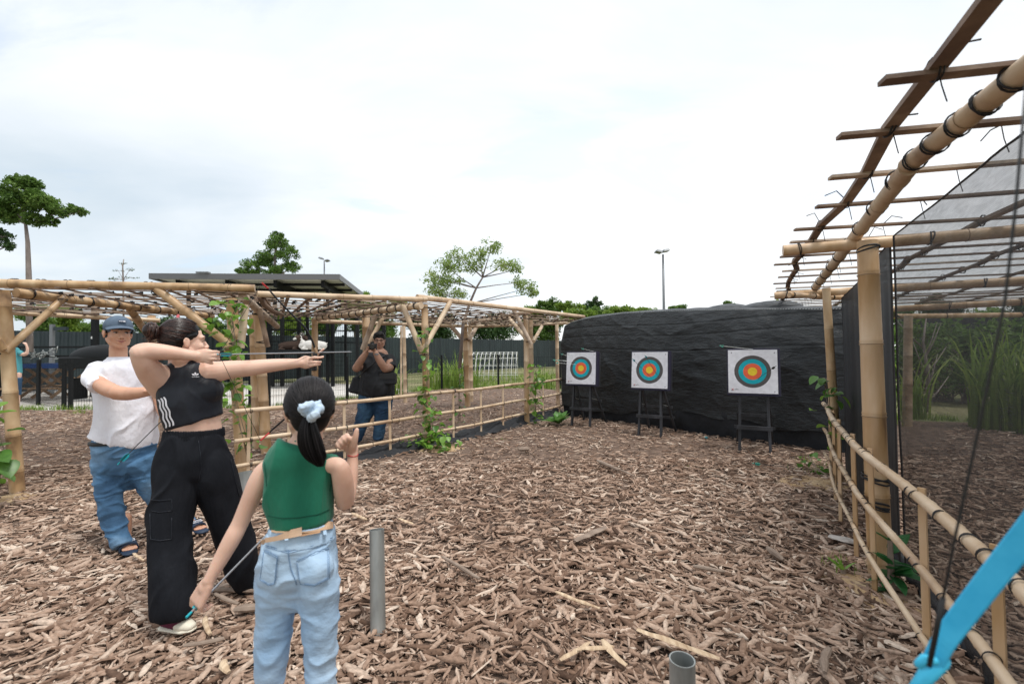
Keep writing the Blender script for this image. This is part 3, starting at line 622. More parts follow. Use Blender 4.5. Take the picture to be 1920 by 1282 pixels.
# ================================================================== LEFT BAMBOO PERGOLA
Fp = np.array([(-9.5, 4.2), (-5.5, 4.8), (-3.2, 5.5), (-1.35, 7.0), (.3, 9.15), (1.75, 10.75)])
Bp = np.array([(-9.9, 7.6), (-6.3, 8.4), (-4.6, 8.7), (-3.8, 9.0), (-2.0, 11.3), (.1, 13.6)])
def lerp_poly(P, t):
    i = min(int(t), len(P) - 2); return P[i] + (P[i + 1] - P[i]) * (t - i)
def P3(xy, z): return np.array([xy[0], xy[1], z])
pg = thing('bamboo_pergola', 'long low bamboo pergola with lattice roof curving round the left to the tarp wall', 'pergola', P3(Fp[2], 0))
def pergola_left():
    random.seed(21); ZT = 2.205
    # cross slats
    t = .15; k = 0
    while t < 5:
        a = lerp_poly(Fp, t); b = lerp_poly(Bp, t + random.uniform(-.03, .03)); d = (b - a) / np.linalg.norm(b - a)
        a = a - d * random.uniform(.08, .25); b = b + d * random.uniform(.05, .25); z = ZT - .045 + random.uniform(-.01, .01)
        mb = MB(); mid = P3((a + b) / 2, z + random.uniform(-.03, .01)); mb.bar(P3(a, z), mid, .042, .012); mb.bar(mid, P3(b, z + random.uniform(-.02, .02)), .04, .012); part('slat', mb, M['slat'], pg); k += 1
        seg = np.linalg.norm(lerp_poly(Fp, min(int(t) + 1, 5)) - lerp_poly(Fp, int(t))); t += random.uniform(.26, .38) / seg
    # long slats
    for q in range(21):
        f = q / 20
        for s_ in range(5):
            w0 = random.uniform(-.012, .012); w1 = random.uniform(-.012, .012)
            a = Fp[s_] * (1 - f - w0) + Bp[s_] * (f + w0); b = Fp[s_ + 1] * (1 - f - w1) + Bp[s_ + 1] * (f + w1); d = (b - a) / np.linalg.norm(b - a)
            L_ = np.linalg.norm(b - a); z = ZT - .02 + (s_ % 2) * .014; mat = M['slat_pale'] if random.random() < .72 else M['slat']
            mb = MB(); n = 3; p = P3(a - d * .12, z)
            for i in range(n):
                e = P3(a + d * (L_ * (i + 1) / n + (.12 if i == n - 1 else 0)), z + random.uniform(-.02, .02)); e[:2] += np.random.default_rng(q * 9 + s_ * 3 + i).normal(0, .015, 2); mb.bar(p, e, .036, .01); p = e
            part('slat', mb, mat, pg)
    # knotted ties at the crossings
    mb = MB(); t = .2
    while t < 4.95:
        a = lerp_poly(Fp, t); b = lerp_poly(Bp, t)
        for q in range(1, 20):
            if random.random() < .5:
                p = P3(a * (1 - q / 20) + b * (q / 20), ZT - .035); j = [random.uniform(-.03, .03) for _ in range(4)]
                mb.bar(p + np.array([-.024, j[0] * .7, -.008]), p + np.array([.024, j[1] * .7, .0]), .007, .022); mb.bar(p + np.array([j[2] * .7, -.024, 0]), p + np.array([j[3] * .7, .024, -.01]), .006, .02)
                if random.random() < .3: mb.bar(p, p + np.array([random.uniform(-.05, .05), random.uniform(-.05, .05), -.06]), .004, .004)
        t += .12
    part('knotted_ties', mb, M['tie'], pg, kind='stuff')
    # front edge poles
    bamboo('edge_pole', at(-260, 526, 4.3), at(478, 540, 5.5), .043, pg, 'bamboo', .42)
    for x in (21, 30, 64, 74, 109, 116, 152, 160, 255, 268, 330, 340, 415, 425): 
        k = x / 478; p = at(0, 530.3, 4.72) * (1 - k) + at(478, 540, 5.5) * k; lash(pg, p, (at(478, 540, 5.5) - at(0, 530, 4.72)), .0475)
    e0 = at(482, 551, 5.45); e1 = at(700, 560, 6.45); e2 = at(790, 566, 7.0)
    bamboo('edge_pole', e0, at(800, 561.5, 7.02), .038, pg, 'bamboo_pale', .4)
    bamboo('edge_pole', at(782, 557, 6.95), at(1095, 594, 10.5), .045, pg, 'bamboo_pale', .4, r2=.04)
    bamboo('edge_pole', at(30, 549, 4.95), at(398, 593, 8.0), .05, pg, 'bamboo', .45)
    for k in np.linspace(.05, .95, 9): lash(pg, at(30, 549, 4.95) * (1 - k) + at(398, 593, 8.0) * k, at(398, 593, 8.0) - at(30, 549, 4.95), .056)
    bamboo('edge_pole', at(-60, 582, 7.4), at(300, 601, 8.6), .04, pg, 'bamboo_pale', .45)
    a, b = at(592, 597, 8.8), at(790, 573, 6.85); bamboo('crossbeam', a, b, .05, pg, 'bamboo_pale', .3)
    for k in np.linspace(.04, .96, 14): lash(pg, a * (1 - k) + b * k, b - a, .055)
    a, b = at(1000, 583, 9.3), at(880, 606, 12.0); bamboo('crossbeam', a, b, .045, pg, 'bamboo_pale')
    bamboo('edge_pole', at(590, 602, 9.1), at(880, 612, 12.2), .04, pg, 'bamboo_pale'); bamboo('edge_pole', at(880, 612, 12.2), at(1090, 605, 13), .04, pg, 'bamboo_pale')
    bamboo('crossbeam', at(455, 556, 5.6), at(520, 612, 8.9), .05, pg, 'slat_pale')
    # posts: (base px, py) (top px, py) radius
    def post(bx, by, tx, ty, Y, r, mat='bamboo_new'):
        b = at(bx, by, Y); b[2] = min(b[2], 0) - .02; b = np.array([b[0], b[1], -.03]); return bamboo('post', b, at(tx, ty, Y + .0), r, pg, mat, .42, r2=r * .93)
    post(33, 925, 6, 545, 4.84, .062, 'bamboo'); post(455, 880, 434, 560, 5.4, .066); post(500, 836, 484, 583, 6.7, .072); post(480, 836, 473, 590, 7.0, .05)
    post(291, 800, 284, 592, 8.6, .07); post(591, 780, 590, 597, 8.9, .062); post(801, 815, 796, 572, 7.0, .055); post(988, 793, 986, 592, 9.15, .053)
    post(997, 760, 995, 600, 10.2, .055, 'bamboo_pale'); post(877, 761, 871, 600, 12.2, .075); post(883, 730, 881, 612, 13.5, .07, 'bamboo_pale'); post(692, 790, 686, 589, 9.3, .085)
    post(760, 740, 757, 610, 13.5, .055, 'bamboo_pale'); post(1046, 770, 1044, 605, 12.5, .05, 'bamboo_pale'); post(752, 733, 752, 612, 15, .03, 'bamboo_pale')
    def brace(x0, y0, Y0, x1, y1, Y1, r, mat='bamboo'): return bamboo('brace', at(x0, y0, Y0), at(x1, y1, Y1), r, pg, mat, .4)
    brace(8, 660, 4.78, 122, 557, 5.35, .037); brace(6, 655, 4.74, -60, 560, 4.5, .04); brace(293, 541, 5.15, 438, 652, 5.38, .046); brace(243, 578, 6.4, 300, 660, 8.4, .05)
    brace(460, 571, 5.3, 451, 652, 5.3, .042, 'bamboo_pale'); brace(420, 655, 5.3, 446, 648, 5.4, .045); brace(486, 578, 6.4, 502, 650, 6.55, .035, 'slat'); brace(418, 585, 6.9, 482, 634, 6.7, .035)
    brace(755, 573, 6.9, 792, 663, 6.93, .042, 'bamboo_pale'); brace(846, 563, 7.4, 790, 662, 6.9, .04, 'bamboo_pale')
    brace(961, 577, 9.0, 996, 645, 9.05, .04, 'slat_pale'); brace(955, 597, 10, 986, 634, 9.2, .04, 'bamboo_pale'); brace(1016, 612, 10.5, 1000, 640, 9.4, .038, 'bamboo_pale')
    brace(836, 600, 11.6, 868, 637, 12.1, .055, 'slat_pale'); brace(901, 600, 12.7, 879, 638, 12.15, .055, 'slat_pale'); brace(706, 585, 8.9, 680, 655, 9.0, .05, 'slat_pale'); brace(722, 588, 9.4, 688, 650, 9.25, .045, 'bamboo_pale')
    brace(1062, 610, 11, 1070, 650, 10.8, .035, 'slat')
    # curved root-like brace
    mb = MB(); P = [at(487, 556, 5.8), at(496, 572, 5.9), at(512, 584, 6.1), at(531, 590, 6.4)]; mb.tube(P, [.035, .033, .03, .022], 8); part('curved_brace', mb, M['slat'], pg, True)
    for (x, y, Y, r) in ((5, 652, 4.84, .07), (6, 660, 4.84, .07), (440, 646, 5.4, .075), (492, 640, 6.7, .08), (793, 655, 6.98, .06), (799, 663, 7, .06), (992, 641, 9.1, .06), (873, 636, 12.2, .08), (434, 566, 5.4, .07), (484, 588, 6.7, .075), (680, 648, 9.2, .07), (452, 640, 5.3, .046), (798, 577, 7, .06), (987, 597, 9.15, .06), (294, 549, 5.18, .052), (297, 553, 5.2, .052), (118, 562, 5.3, .042)):
        lash(pg, at(x, y, Y), (.1, 0, 1), r)
pergola_left()

# ---- left bamboo rail fence
def path3(P, z, k=6):
    P = np.array(P, float); out = []
    for i in range(len(P) - 1):
        p0 = P[max(i - 1, 0)]; p1 = P[i]; p2 = P[i + 1]; p3 = P[min(i + 2, len(P) - 1)]
        for j in range(k):
            t = j / k; out.append(.5 * ((2 * p1) + (-p0 + p2) * t + (2 * p0 - 5 * p1 + 4 * p2 - p3) * t * t + (-p0 + 3 * p1 - 3 * p2 + p3) * t ** 3))
    out.append(P[-1]); return np.array([(x, y, z) for x, y in out])
def rail(P, r, parent, mat, nodes=.3, ph=.1):
    P = np.asarray(P); s = np.concatenate([[0], np.cumsum(np.linalg.norm(np.diff(P, axis=0), axis=1))]); L_ = s[-1]
    ss = [0]; rr = [1]; k = ph
    while k < L_ - .02: ss += [k - .01, k - .003, k + .003, k + .012]; rr += [1, 1.12, 1.0, 1.0]; k += nodes * random.uniform(.8, 1.2)
    ss.append(L_); rr.append(1); base = np.linspace(0, L_, int(L_ / .12) + 2); al = np.concatenate([ss, base]); ar = np.concatenate([rr, np.ones(len(base))]); o = np.argsort(al); al = al[o]; ar = ar[o]
    kp = np.concatenate([[True], np.diff(al) > 1e-3]); al = al[kp]; ar = ar[kp]
    Q = np.stack([np.interp(al, s, P[:, i]) for i in range(3)], 1); Q += .006 * np.stack([np.sin(al * 3.1 + ph * 9), np.cos(al * 2.3), np.sin(al * 2.7 + 1)], 1)
    mb = MB(); mb.tube(Q, r * ar, 10, ref=(0, 0, 1)); return part('rail', mb, M[mat], parent, True)
def fence_left():
    line = [(-3.05, 5.0), (-1.7, 6.44), (-.94, 7.42), (.3, 9.15), (.72, 9.8), (1.15, 10.45)]
    t = thing('bamboo_fence', 'pale three rail bamboo fence below the left pergola leading to the left target', 'fence', (line[1][0], line[1][1], 0), 'bamboo rail fences')
    for z, r in ((.80, .026), (.476, .024), (.2, .022)): rail(path3(line, z), r, t, 'bamboo_pale', .28, random.uniform(.05, .2))
    full = path3(line, 0, 30)
    for (px, hb) in ((545, 0), (470, 0), (654, 0), (735, 0), (852, 0), (902, 0), (946, 0), (1019, 0), (1049, 0)):
        i = min(range(len(full)), key=lambda k: abs(960 + F * full[k][0] / full[k][1] - px)); p = full[i] + np.array([-.02, -.025, 0])
        mb = MB(); mb.bar(p + np.array([0, 0, -.05]), p + np.array([random.uniform(-.015, .015), 0, .82]), .034, .012, up=(.6, -.8, 0)); part('picket', mb, M['bamboo_pale'], t)
        for z in (.80, .476, .2): lash(t, p + np.array([.012, .015, z]), full[min(i + 1, len(full) - 1)] - full[max(i - 1, 0)], .03)
    for i in range(4, len(full) - 4, 7):
        for z in (.80, .476, .2): lash(t, full[i] + np.array([0, 0, z]), full[i + 1] - full[i - 1], .027)
    # black ground cloth bunched along the foot
    fb = full[10:]; n = len(fb); mb_v = []; w_ = 9
    for i, p in enumerate(fb):
        d = fb[min(i + 1, n - 1)] - fb[max(i - 1, 0)]; d /= np.linalg.norm(d) + 1e-9; s_ = np.array([-d[1], d[0], 0])
        for k in range(w_):
            a = k / (w_ - 1); h = math.sin(a * math.pi) ** .7 * (.10 + .06 * fbm(np.array([[i * .21, a * 2, 0]]), 3, 60)[0] * 4) + .03 * fbm(np.array([[i * .6, a * 5, 3]]), 2, 61)[0] * 4
            mb_v.append(p + s_ * (.04 + (a - .25) * .55) + np.array([0, 0, max(h, 0) - .01]))
    idx = np.arange(n * w_).reshape(n, w_); F_ = np.stack([idx[:-1, :-1], idx[1:, :-1], idx[1:, 1:], idx[:-1, 1:]], -1).reshape(-1, 4)
    o = leaf_obj('ground_cloth', np.array(mb_v), F_, np.zeros(len(F_)), M['blackshirt'], None, loc=fb[0]); o.data.polygons.foreach_set('use_smooth', [True] * len(F_)); tag(o, 'black ground cloth bunched along the foot of the left bamboo fence', 'ground cloth')
fence_left()

# ================================================================== RIGHT PERGOLA, FENCE, NETS
def right_side():
    random.seed(33); ZT = 2.25
    E = np.array([(.75, .45), (1.17, 1.39), (1.33, 1.75), (1.58, 2.18), (1.81, 2.63), (2.0, 3.13), (2.19, 3.5), (2.45, 4.05), (2.62, 4.42), (2.88, 4.8), (3.08, 5.2), (3.34, 5.7), (3.6, 6.15), (3.8, 6.45), (3.95, 6.8), (4.1, 7.1), (4.3, 7.4), (4.45, 7.7), (4.6, 8.0), (4.75, 8.3), (4.9, 8.6), (5.1, 8.95), (5.3, 9.3)])
    t = thing('bamboo_pergola', 'bamboo pergola hung with black netting along the right side, seen from below', 'pergola', (2.3, 2.84, 0))
    for i, e in enumerate(E):
        k = i / len(E); d = np.array([.985 - .12 * k, -.17 - .22 * k]); d /= np.linalg.norm(d)
        a = P3(e - d * random.uniform(0, .05), ZT + .0); b = P3(e + d * 5.2, ZT + random.uniform(-.03, .02)); mid = (a + b) / 2 + np.array([0, 0, random.uniform(-.02, .02)])
        mb = MB(); mb.bar(a, mid, .045, .014); mb.bar(mid, b, .042, .014); part('slat', mb, M['slat'] if i % 3 else M['slat_pale'], t)
    for j, off in enumerate((.13, 1.05, 1.7, 2.35, 3.0, 3.7, 4.4)):
        Q = []
        for i, e in enumerate(E):
            k = i / len(E); d = np.array([.985 - .12 * k, -.17 - .22 * k]); Q.append(P3(e + d / np.linalg.norm(d) * off, ZT + (.018 if j == 0 else -.018)))
        for a in range(0, len(Q) - 1, 4):
            mb = MB(); qs = Q[a:a + 5]; 
            for u, v in zip(qs[:-1], qs[1:]): mb.bar(u, v + (v - u) * .03, .05, .02)
            part('slat', mb, M['slat'], t)
        for i, q in enumerate(Q):
            if j < 3: lash(t, q, (.9, -.2, 0), .035)
    # hanging tie ends
    mb = MB()
    for i, e in enumerate(E):
        for off in (.13, .55):
            p = P3(e + np.array([off, -.03]), ZT + .02); a = random.uniform(0, 6.28); h = random.uniform(-.02, .07)
            mb.tube([p, p + np.array([math.cos(a) * .05, math.sin(a) * .05, h + .02]), p + np.array([math.cos(a) * .11, math.sin(a) * .1, h])], .003, 4)
            mb.tube([p, p + np.array([.02, .01, -.05]), p + np.array([.015, -.01, -.11])], .0025, 4)
    part('loose_ties', mb, M['tie'], t, kind='stuff')
    # thick edge pole
    P_ = [at(2160, -60, .95), at(1920, 148, 1.27), at(1705, 308, 1.90), at(1598, 430, 2.9), at(1528, 540, 5.3)]
    for a, b in zip(P_[:-1], P_[1:]): pass
    bamboo('edge_pole', P_[0], P_[2] + (P_[2] - P_[1]) * .02, .036, t, 'bamboo_pale', .5); bamboo('edge_pole', P_[2] - np.array([0, .0, .012]), P_[4], .037, t, 'bamboo_pale', .45)
    for k in np.linspace(.1, .95, 7): lash(t, P_[0] * (1 - k) + P_[2] * k, P_[2] - P_[0], .042)
    for k in np.linspace(.05, .97, 9): lash(t, P_[2] * (1 - k) + P_[4] * k, P_[4] - P_[2], .043)
    # cross beams
    def beam(x0, y0, x1, y1, h, r, ext=2.0, mat='bamboo_new'):
        a = at(x0, y0, h * F / ((661 - (x0 - 960) * .0105) - y0)); b = at(x1, y1, h * F / ((661 - (x1 - 960) * .0105) - y1)); b = b + (b - a) / np.linalg.norm(b - a) * ext
        bamboo('crossbeam', a, b, r, t, mat, .5)
        for q in (.03, .25, .45, .62): lash(t, a * (1 - q) + b * q, b - a, r * 1.12)
    beam(1468, 470, 1920, 432, .69, .037); beam(1452, 554, 1920, 526, .66, .042); beam(1640, 581, 1920, 566, .66, .05, 2); beam(1600, 594, 1920, 590, .66, .05, 4); beam(1480, 553, 1640, 560, .62, .03, .1)
    def post(g, top, r, mat='bamboo_new'): 
        g = np.array([g[0], g[1], -.04]); return bamboo('post', g, top, r, t, mat, .46, r2=r * .86)
    g = gnd(1651, 1082); post(g, at(1626, 452, g[1]), .064); g2 = gnd(1572, 905); post(g2, at(1549, 540, g2[1]), .045, 'bamboo'); g3 = gnd(1701, 797); post(g3, at(1703, 592, g3[1]), .075, 'bamboo_pale')
    post((3.05, .9), (3.0, .9, 2.1), .06); 
    for (y, h) in ((893, 0), (900, 0), (944, 0), (950, 0)): lash(t, at(1641, y, g[1] - .005), (.04, 0, 1), .068)
    lash(t, at(1563, 790, g2[1]), (0, 0, 1), .05); lash(t, at(1628, 467, g[1]), (0, 0, 1), .058)
    # fence
    line = [(.55, -.1), (.95, .55), (1.385, 1.33), (1.65, 1.85), (2.08, 2.7), (2.39, 3.28), (2.74, 3.9), (3.32, 4.8), (3.6, 5.3)]
    f = thing('bamboo_fence', 'three rail bamboo fence curving along the net on the right toward the camera', 'fence', (1.65, 1.85, 0), 'bamboo rail fences')
    for z, r in ((.80, .0225), (.505, .0175), (.225, .0135)): rail(path3(line, z, 8), r, f, 'bamboo_pale', .3, random.uniform(.05, .2))
    full = path3(line, 0, 24)
    for (px, py) in ((1556, 905), (1564, 938), (1585, 980), (1609, 1047), (1649, 1116), (1707, 1290), (1858, 1560)):
        g = gnd(px, py); i = min(range(len(full)), key=lambda k: np.linalg.norm(full[k][:2] - g[:2])); p = full[i] + np.array([.022, -.005, 0]) 
        mb = MB(); mb.bar(p + np.array([0, 0, -.05]), p + np.array([random.uniform(-.01, .01), 0, .84]), .026, .012, up=(.9, .4, 0)); part('picket', mb, M['bamboo_new'], f)
        for z, rr in ((.80, .025), (.505, .02), (.225, .016)): lash(f, full[i] + np.array([0, 0, z]), full[i + 1] - full[i - 1], rr * 1.05)
    for i in range(10, len(full) - 6, 11):
        for z, rr in ((.80, .0245), (.505, .019), (.225, .015)): lash(f, full[i] + np.array([0, 0, z]), full[i + 1] - full[i - 1], rr)
    # nets
    def netmat(name, op):
        m = bpy.data.materials.new(name); m.use_nodes = True; nt = m.node_tree; N = nt.nodes.new; L = nt.links.new; b = nt.nodes['Principled BSDF']
        b.inputs['Base Color'].default_value = (.016, .018, .022, 1); b.inputs['Roughness'].default_value = .6
        tr = N('ShaderNodeBsdfTransparent'); ms = N('ShaderNodeMixShader'); tc = N('ShaderNodeTexCoord')
        mp = N('ShaderNodeMapping'); mp.inputs['Scale'].default_value = (1, 1, 5); L(tc.outputs['Object'], mp.inputs[0])
        n = N('ShaderNodeTexNoise'); n.inputs['Scale'].default_value = 9; n.inputs['Detail'].default_value = 4; n.inputs['Distortion'].default_value = 1.2; L(mp.outputs[0], n.inputs[0])
        wv = N('ShaderNodeTexWave'); wv.bands_direction = 'Z'; wv.inputs['Scale'].default_value = 42; wv.inputs['Distortion'].default_value = 2.5; wv.inputs['Detail'].default_value = 2; L(tc.outputs['Object'], wv.inputs[0])
        a = N('ShaderNodeMath'); a.operation = 'MULTIPLY_ADD'; L(n.outputs[0], a.inputs[0]); a.inputs[1].default_value = .28; a.inputs[2].default_value = 0; sz = N('ShaderNodeSeparateXYZ'); L(tc.outputs['Object'], sz.inputs[0]); mr = N('ShaderNodeMapRange'); mr.inputs['From Min'].default_value = 1.9; mr.inputs['From Max'].default_value = 1.0; mr.inputs['To Min'].default_value = op - .03; mr.inputs['To Max'].default_value = op + .04; L(sz.outputs[2], mr.inputs[0]); L(mr.outputs[0], a.inputs[2])
        c = N('ShaderNodeMath'); c.operation = 'MULTIPLY_ADD'; L(wv.outputs['Fac'], c.inputs[0]); c.inputs[1].default_value = .07; L(a.outputs[0], c.inputs[2])
        L(c.outputs[0], ms.inputs[0]); L(tr.outputs[0], ms.inputs[1]); L(b.outputs[0], ms.inputs[2]); L(ms.outputs[0], nt.nodes['Material Output'].inputs[0]); return m
    def net(pts, top, lab, mat, seed, hem=True):
        P_ = path3(pts, 0, 40); n = len(P_); m_ = 50; V = []; s = np.linspace(0, 1, n)
        base = P_[0].copy(); tt = thing('shade_net', lab, 'netting', base)
        for j in range(m_):
            v = j / (m_ - 1); zt = np.interp(s, *top); z = zt * v
            fold = .018 * fbm(np.stack([s * n * .035 * 3, z * .9, z * 0 + seed], 1), 3, 70) * 2 + .008 * np.sin(s * 60 + z * 2) * (v ** 2); fold = fold * (1 - .85 * v ** 3)
            q = P_.copy(); q[:, 0] += fold; q[:, 1] -= fold * .4; q[:, 2] = z + .0; V.append(q)
        V = np.array(V).reshape(-1, 3); idx = np.arange(n * m_).reshape(m_, n); F_ = np.stack([idx[:-1, :-1], idx[:-1, 1:], idx[1:, 1:], idx[1:, :-1]], -1).reshape(-1, 4)
        o = leaf_obj('net_sheet', V, F_, np.zeros(len(F_)), mat, tt); o.data.polygons.foreach_set('use_smooth', [True] * len(F_))
        V = V.reshape(m_, n, 3); mb = MB(); mb.tube(V[:, 0], .006, 5); mb.tube(V[-1], .005, 5); mb.tube(V[:, -1], .006, 5); part('hem_cord', mb, M['tie'], tt)
        # gathered folds on the ground
        return tt
    base = np.array([(.85, -.2), (1.18, .5), (1.62, 1.3), (1.95, 1.9), (2.42, 2.86)])
    net(base[::-1], ([0, .3, .5, .75, 1], [2.13, 2.16, 2.14, 2.12, 2.1]), 'black see-through shade net hanging from the near bays of the right pergola', netmat('net', .50), 1)
    far = np.array([(2.47, 2.95), (2.85, 3.6), (3.3, 4.35), (3.75, 5.15)])
    net(far[::-1], ([0, .5, 1], [2.0, 2.05, 2.12]), 'denser black shade net between the big right post and the far post', netmat('net_dense', .86), 2)
    # bunched hem of the net at the foot
    mb = MB(); P_ = path3([(.9, -.2), (1.22, .5), (1.66, 1.3), (2.0, 1.9), (2.45, 2.86), (2.9, 3.6)], .03, 12); P_[:, 0] += .015 * np.sin(np.arange(len(P_)) * 1.7); mb.tube(P_, .035 + .015 * np.sin(np.arange(len(P_)) * 2.3), 7)
    o = part('ground_cloth', mb, M['blackshirt'], None, True, loc=(2.0, 1.9, 0)); tag(o, 'rolled black hem lying in the chips along the right fence', 'ground cloth')
    fn = np.array([(4.8, 15.5), (9, 13.0), (16, 10.5), (26, 7)]); mb = MB()
    V = [];
    o = None
    return t
right_side()

# ================================================================== BEYOND THE PERGOLAS
def wire_fence():
    t = thing('wire_fence', 'black welded wire mesh fence with square posts behind the left pergola', 'fence', (-6.7, 12.5, 0))
    line = [(-19, 16.9), (-12.2, 12.6), (-6.7, 12.5), (-2.85, 18.2), (-.6, 18.4), (2.6, 18.5)]; H = 1.3; mb = MB()
    for a, b in zip(line[:-1], line[1:]):
        a3, b3 = P3(a, 0), P3(b, 0); L_ = np.linalg.norm(b3 - a3); d = (b3 - a3) / L_; n = int(L_ / .075)
        for i in range(n + 1): p = a3 + d * L_ * i / n; mb.bar(p + np.array([0, 0, -.05]), p + np.array([0, 0, H - .05]), .0055, .0055)
        for z in (.05, .3, .55, .8, 1.05, 1.22): mb.bar(a3 + np.array([0, 0, z]), b3 + np.array([0, 0, z]), .007, .007)
        for i in range(int(L_ / 2.5) + 1):
            p = a3 + d * i * 2.5 + np.array([0.04, -.05, 0]); q = MB(); q.box(p + np.array([0, 0, H / 2]), (.075, .075, H + .1)); part('post', q, M['black_metal'], t)
    part('wire_mesh', mb, M['black_metal'], t, kind='stuff')
wire_fence()
def far_fence():
    a, b = P3((-27, 12.3), 0), P3((12, 53), 0); d = (b - a); L_ = np.linalg.norm(d); d /= L_; s_ = np.array([d[1], -d[0], 0]); 
    t = thing('panel_fence', 'tall dark green corrugated metal fence closing off the yard in the distance', 'fence', a)
    n = int(L_ / 2.6); H = 2.55
    for i in range(n):
        p = a + d * i * 2.6; mb = MB(); V = []; k = 0; m = 40
        for j in range(m + 1):
            o = s_ * (.0 if (j // 2) % 2 else .045); q = p + d * (2.5 * j / m) + o; V += [q, q + np.array([0, 0, H])]
        V2 = [v - s_ * .02 for v in V]
        mb.add(V, [(2 * j, 2 * j + 2, 2 * j + 3, 2 * j + 1) for j in range(m)]); mb.add(V2, [(2 * j + 1, 2 * j + 3, 2 * j + 2, 2 * j) for j in range(m)])
        part('fence_panel', mb, M['green_metal'], t)
        q = MB(); q.box(p - d * .05 + np.array([0, 0, H / 2 + .05]), (.1, .12, H + .1), (d, s_, (0, 0, 1))); part('post', q, M['green_metal'], t)
far_fence()
def pavilion():
    A = at(281, 517, 19); B = at(636, 520, 19.7); zt = (A[2] + B[2]) / 2; A[2] = B[2] = zt; Cc = at(680, 552, 25.7); Cc[2] = zt; D = A + (Cc - B); D[2] = zt
    t = thing('open_pavilion', 'flat roofed open pavilion with a grey metal edge rising behind the left pergola', 'pavilion', P3(((A + Cc) / 2)[:2], 0))
    mb = MB(); P_ = [A, B, Cc, D]; mb.add([p + np.array([0, 0, -.03]) for p in P_] + [p + np.array([0, 0, .03]) for p in P_], [(3, 2, 1, 0), (4, 5, 6, 7), (0, 1, 5, 4), (1, 2, 6, 5), (2, 3, 7, 6), (3, 0, 4, 7)]); part('roof', mb, M['soffit'], t)
    for p, q in zip(P_, P_[1:] + P_[:1]): mb = MB(); mb.bar(p, q + (q - p) / np.linalg.norm(q - p) * .03, .06, .24); part('fascia', mb, M['grey_metal'], t)
    u = (B - A) / np.linalg.norm(B - A); v = (Cc - B) / np.linalg.norm(Cc - B)
    for k in (.12, .38, .64, .9): mb = MB(); a = A + (B - A) * k + v * .3; mb.bar(a - np.array([0, 0, .25]), a + v * 5.6 - np.array([0, 0, .25]), .14, .3); part('roof_beam', mb, M['black_metal'], t)
    for k in (.2, .5, .8): mb = MB(); a = A + v * 6 * k + u * .3; mb.bar(a - np.array([0, 0, .16]), a + (B - A) * .96 - np.array([0, 0, .16]), .1, .12); part('roof_beam', mb, M['black_metal'], t)
    for k in (.12, .38, .64, .9):
        for l in (1.2, 5.2):
            a = A + (B - A) * k + v * l; mb = MB(); mb.box((a[0], a[1], (a[2] - .3) / 2), (.13, .13, a[2] - .3)); part('post', mb, M['black_metal'], t)
    # floodlights on the roof edge
    for x in (375, 387):
        p = at(x, 512, 19.2); mb = MB(); mb.box(p + np.array([0, 0, .02]), (.25, .18, .06)); mb.tube([p, P3(p[:2], A[2])], .02, 6); o = part('roof_floodlight', mb, M['lamp_grey'], t)
pavilion()
def lamp(px, pyt, Y, label, kind):
    top = at(px, pyt, Y); t = thing('street_lamp', label, 'lamp post', P3(top[:2], -.1), 'tall lamp posts beyond the pergolas')
    mb = MB(); mb.tube([P3(top[:2], -.1), top], [.12, .06], 10); part('pole', mb, M['lamp_grey'], t, True)
    hd = [(-1, .5), (1, -.25)] if kind else [(-1, .3), (.6, .5)]
    for sx, dz in hd:
        c = top + np.array([sx * .3, 0, dz * .3 + .1]); mb = MB(); mb.box(c, (.62, .4, .14), frame((-.25 * sx, 0, 1)), taper=.75); part('lamp_head', mb, M['lamp_grey'], t)
    return t
lamp(608, 489, 45, 'slim lamp post with twin heads rising behind the pavilion roof', 1)
lamp(1243, 477, 30, 'tall grey lamp post standing behind the tarp wall', 0)
def pen():
    t = thing('animal_pen', 'black framed mesh enclosure with a raised platform behind the wire fence', 'enclosure', at(560, 700, 21) * np.array([1, 1, 0]))
    def zt(px, py, Y): return at(px, py, Y)
    for x, Y in ((506, 22), (561, 22), (624, 21), (670, 21), (720, 22)):
        p = at(x, 600, Y); mb = MB(); mb.box((p[0], p[1], 1.6), (.14, .14, 3.3)); part('post', mb, M['black_metal'], t)
    for y in (600, 618, 640): mb = MB(); mb.bar(at(500, y, 22), at(724, y + 3, 21.6), .06, .06); part('frame_rail', mb, M['black_metal'], t)
    mb = MB(); a, b = at(506, 657, 20), at(606, 656, 20); mb.box((a + b) / 2 + np.array([0, .5, -.08]), (b[0] - a[0], 1.3, .22)); part('platform', mb, M['black_metal'], t)
    for x in (512, 600): p = at(x, 660, 20.4); mb = MB(); mb.box((p[0], p[1], p[2] / 2), (.1, .1, p[2])); part('platform_leg', mb, M['black_metal'], t)
    mb = MB(); a = at(500, 690, 22.4); b = at(724, 690, 22.4)
    for i in range(60): x = a[0] + (b[0] - a[0]) * i / 60; mb.bar((x, a[1], -.1), (x, a[1], 3.1), .012, .012)
    for i in range(16): z = .2 * i + .1; mb.bar((a[0], a[1], z), (b[0], a[1], z), .012, .012)
    part('pen_mesh', mb, M['black_metal'], t, kind='stuff')
pen()
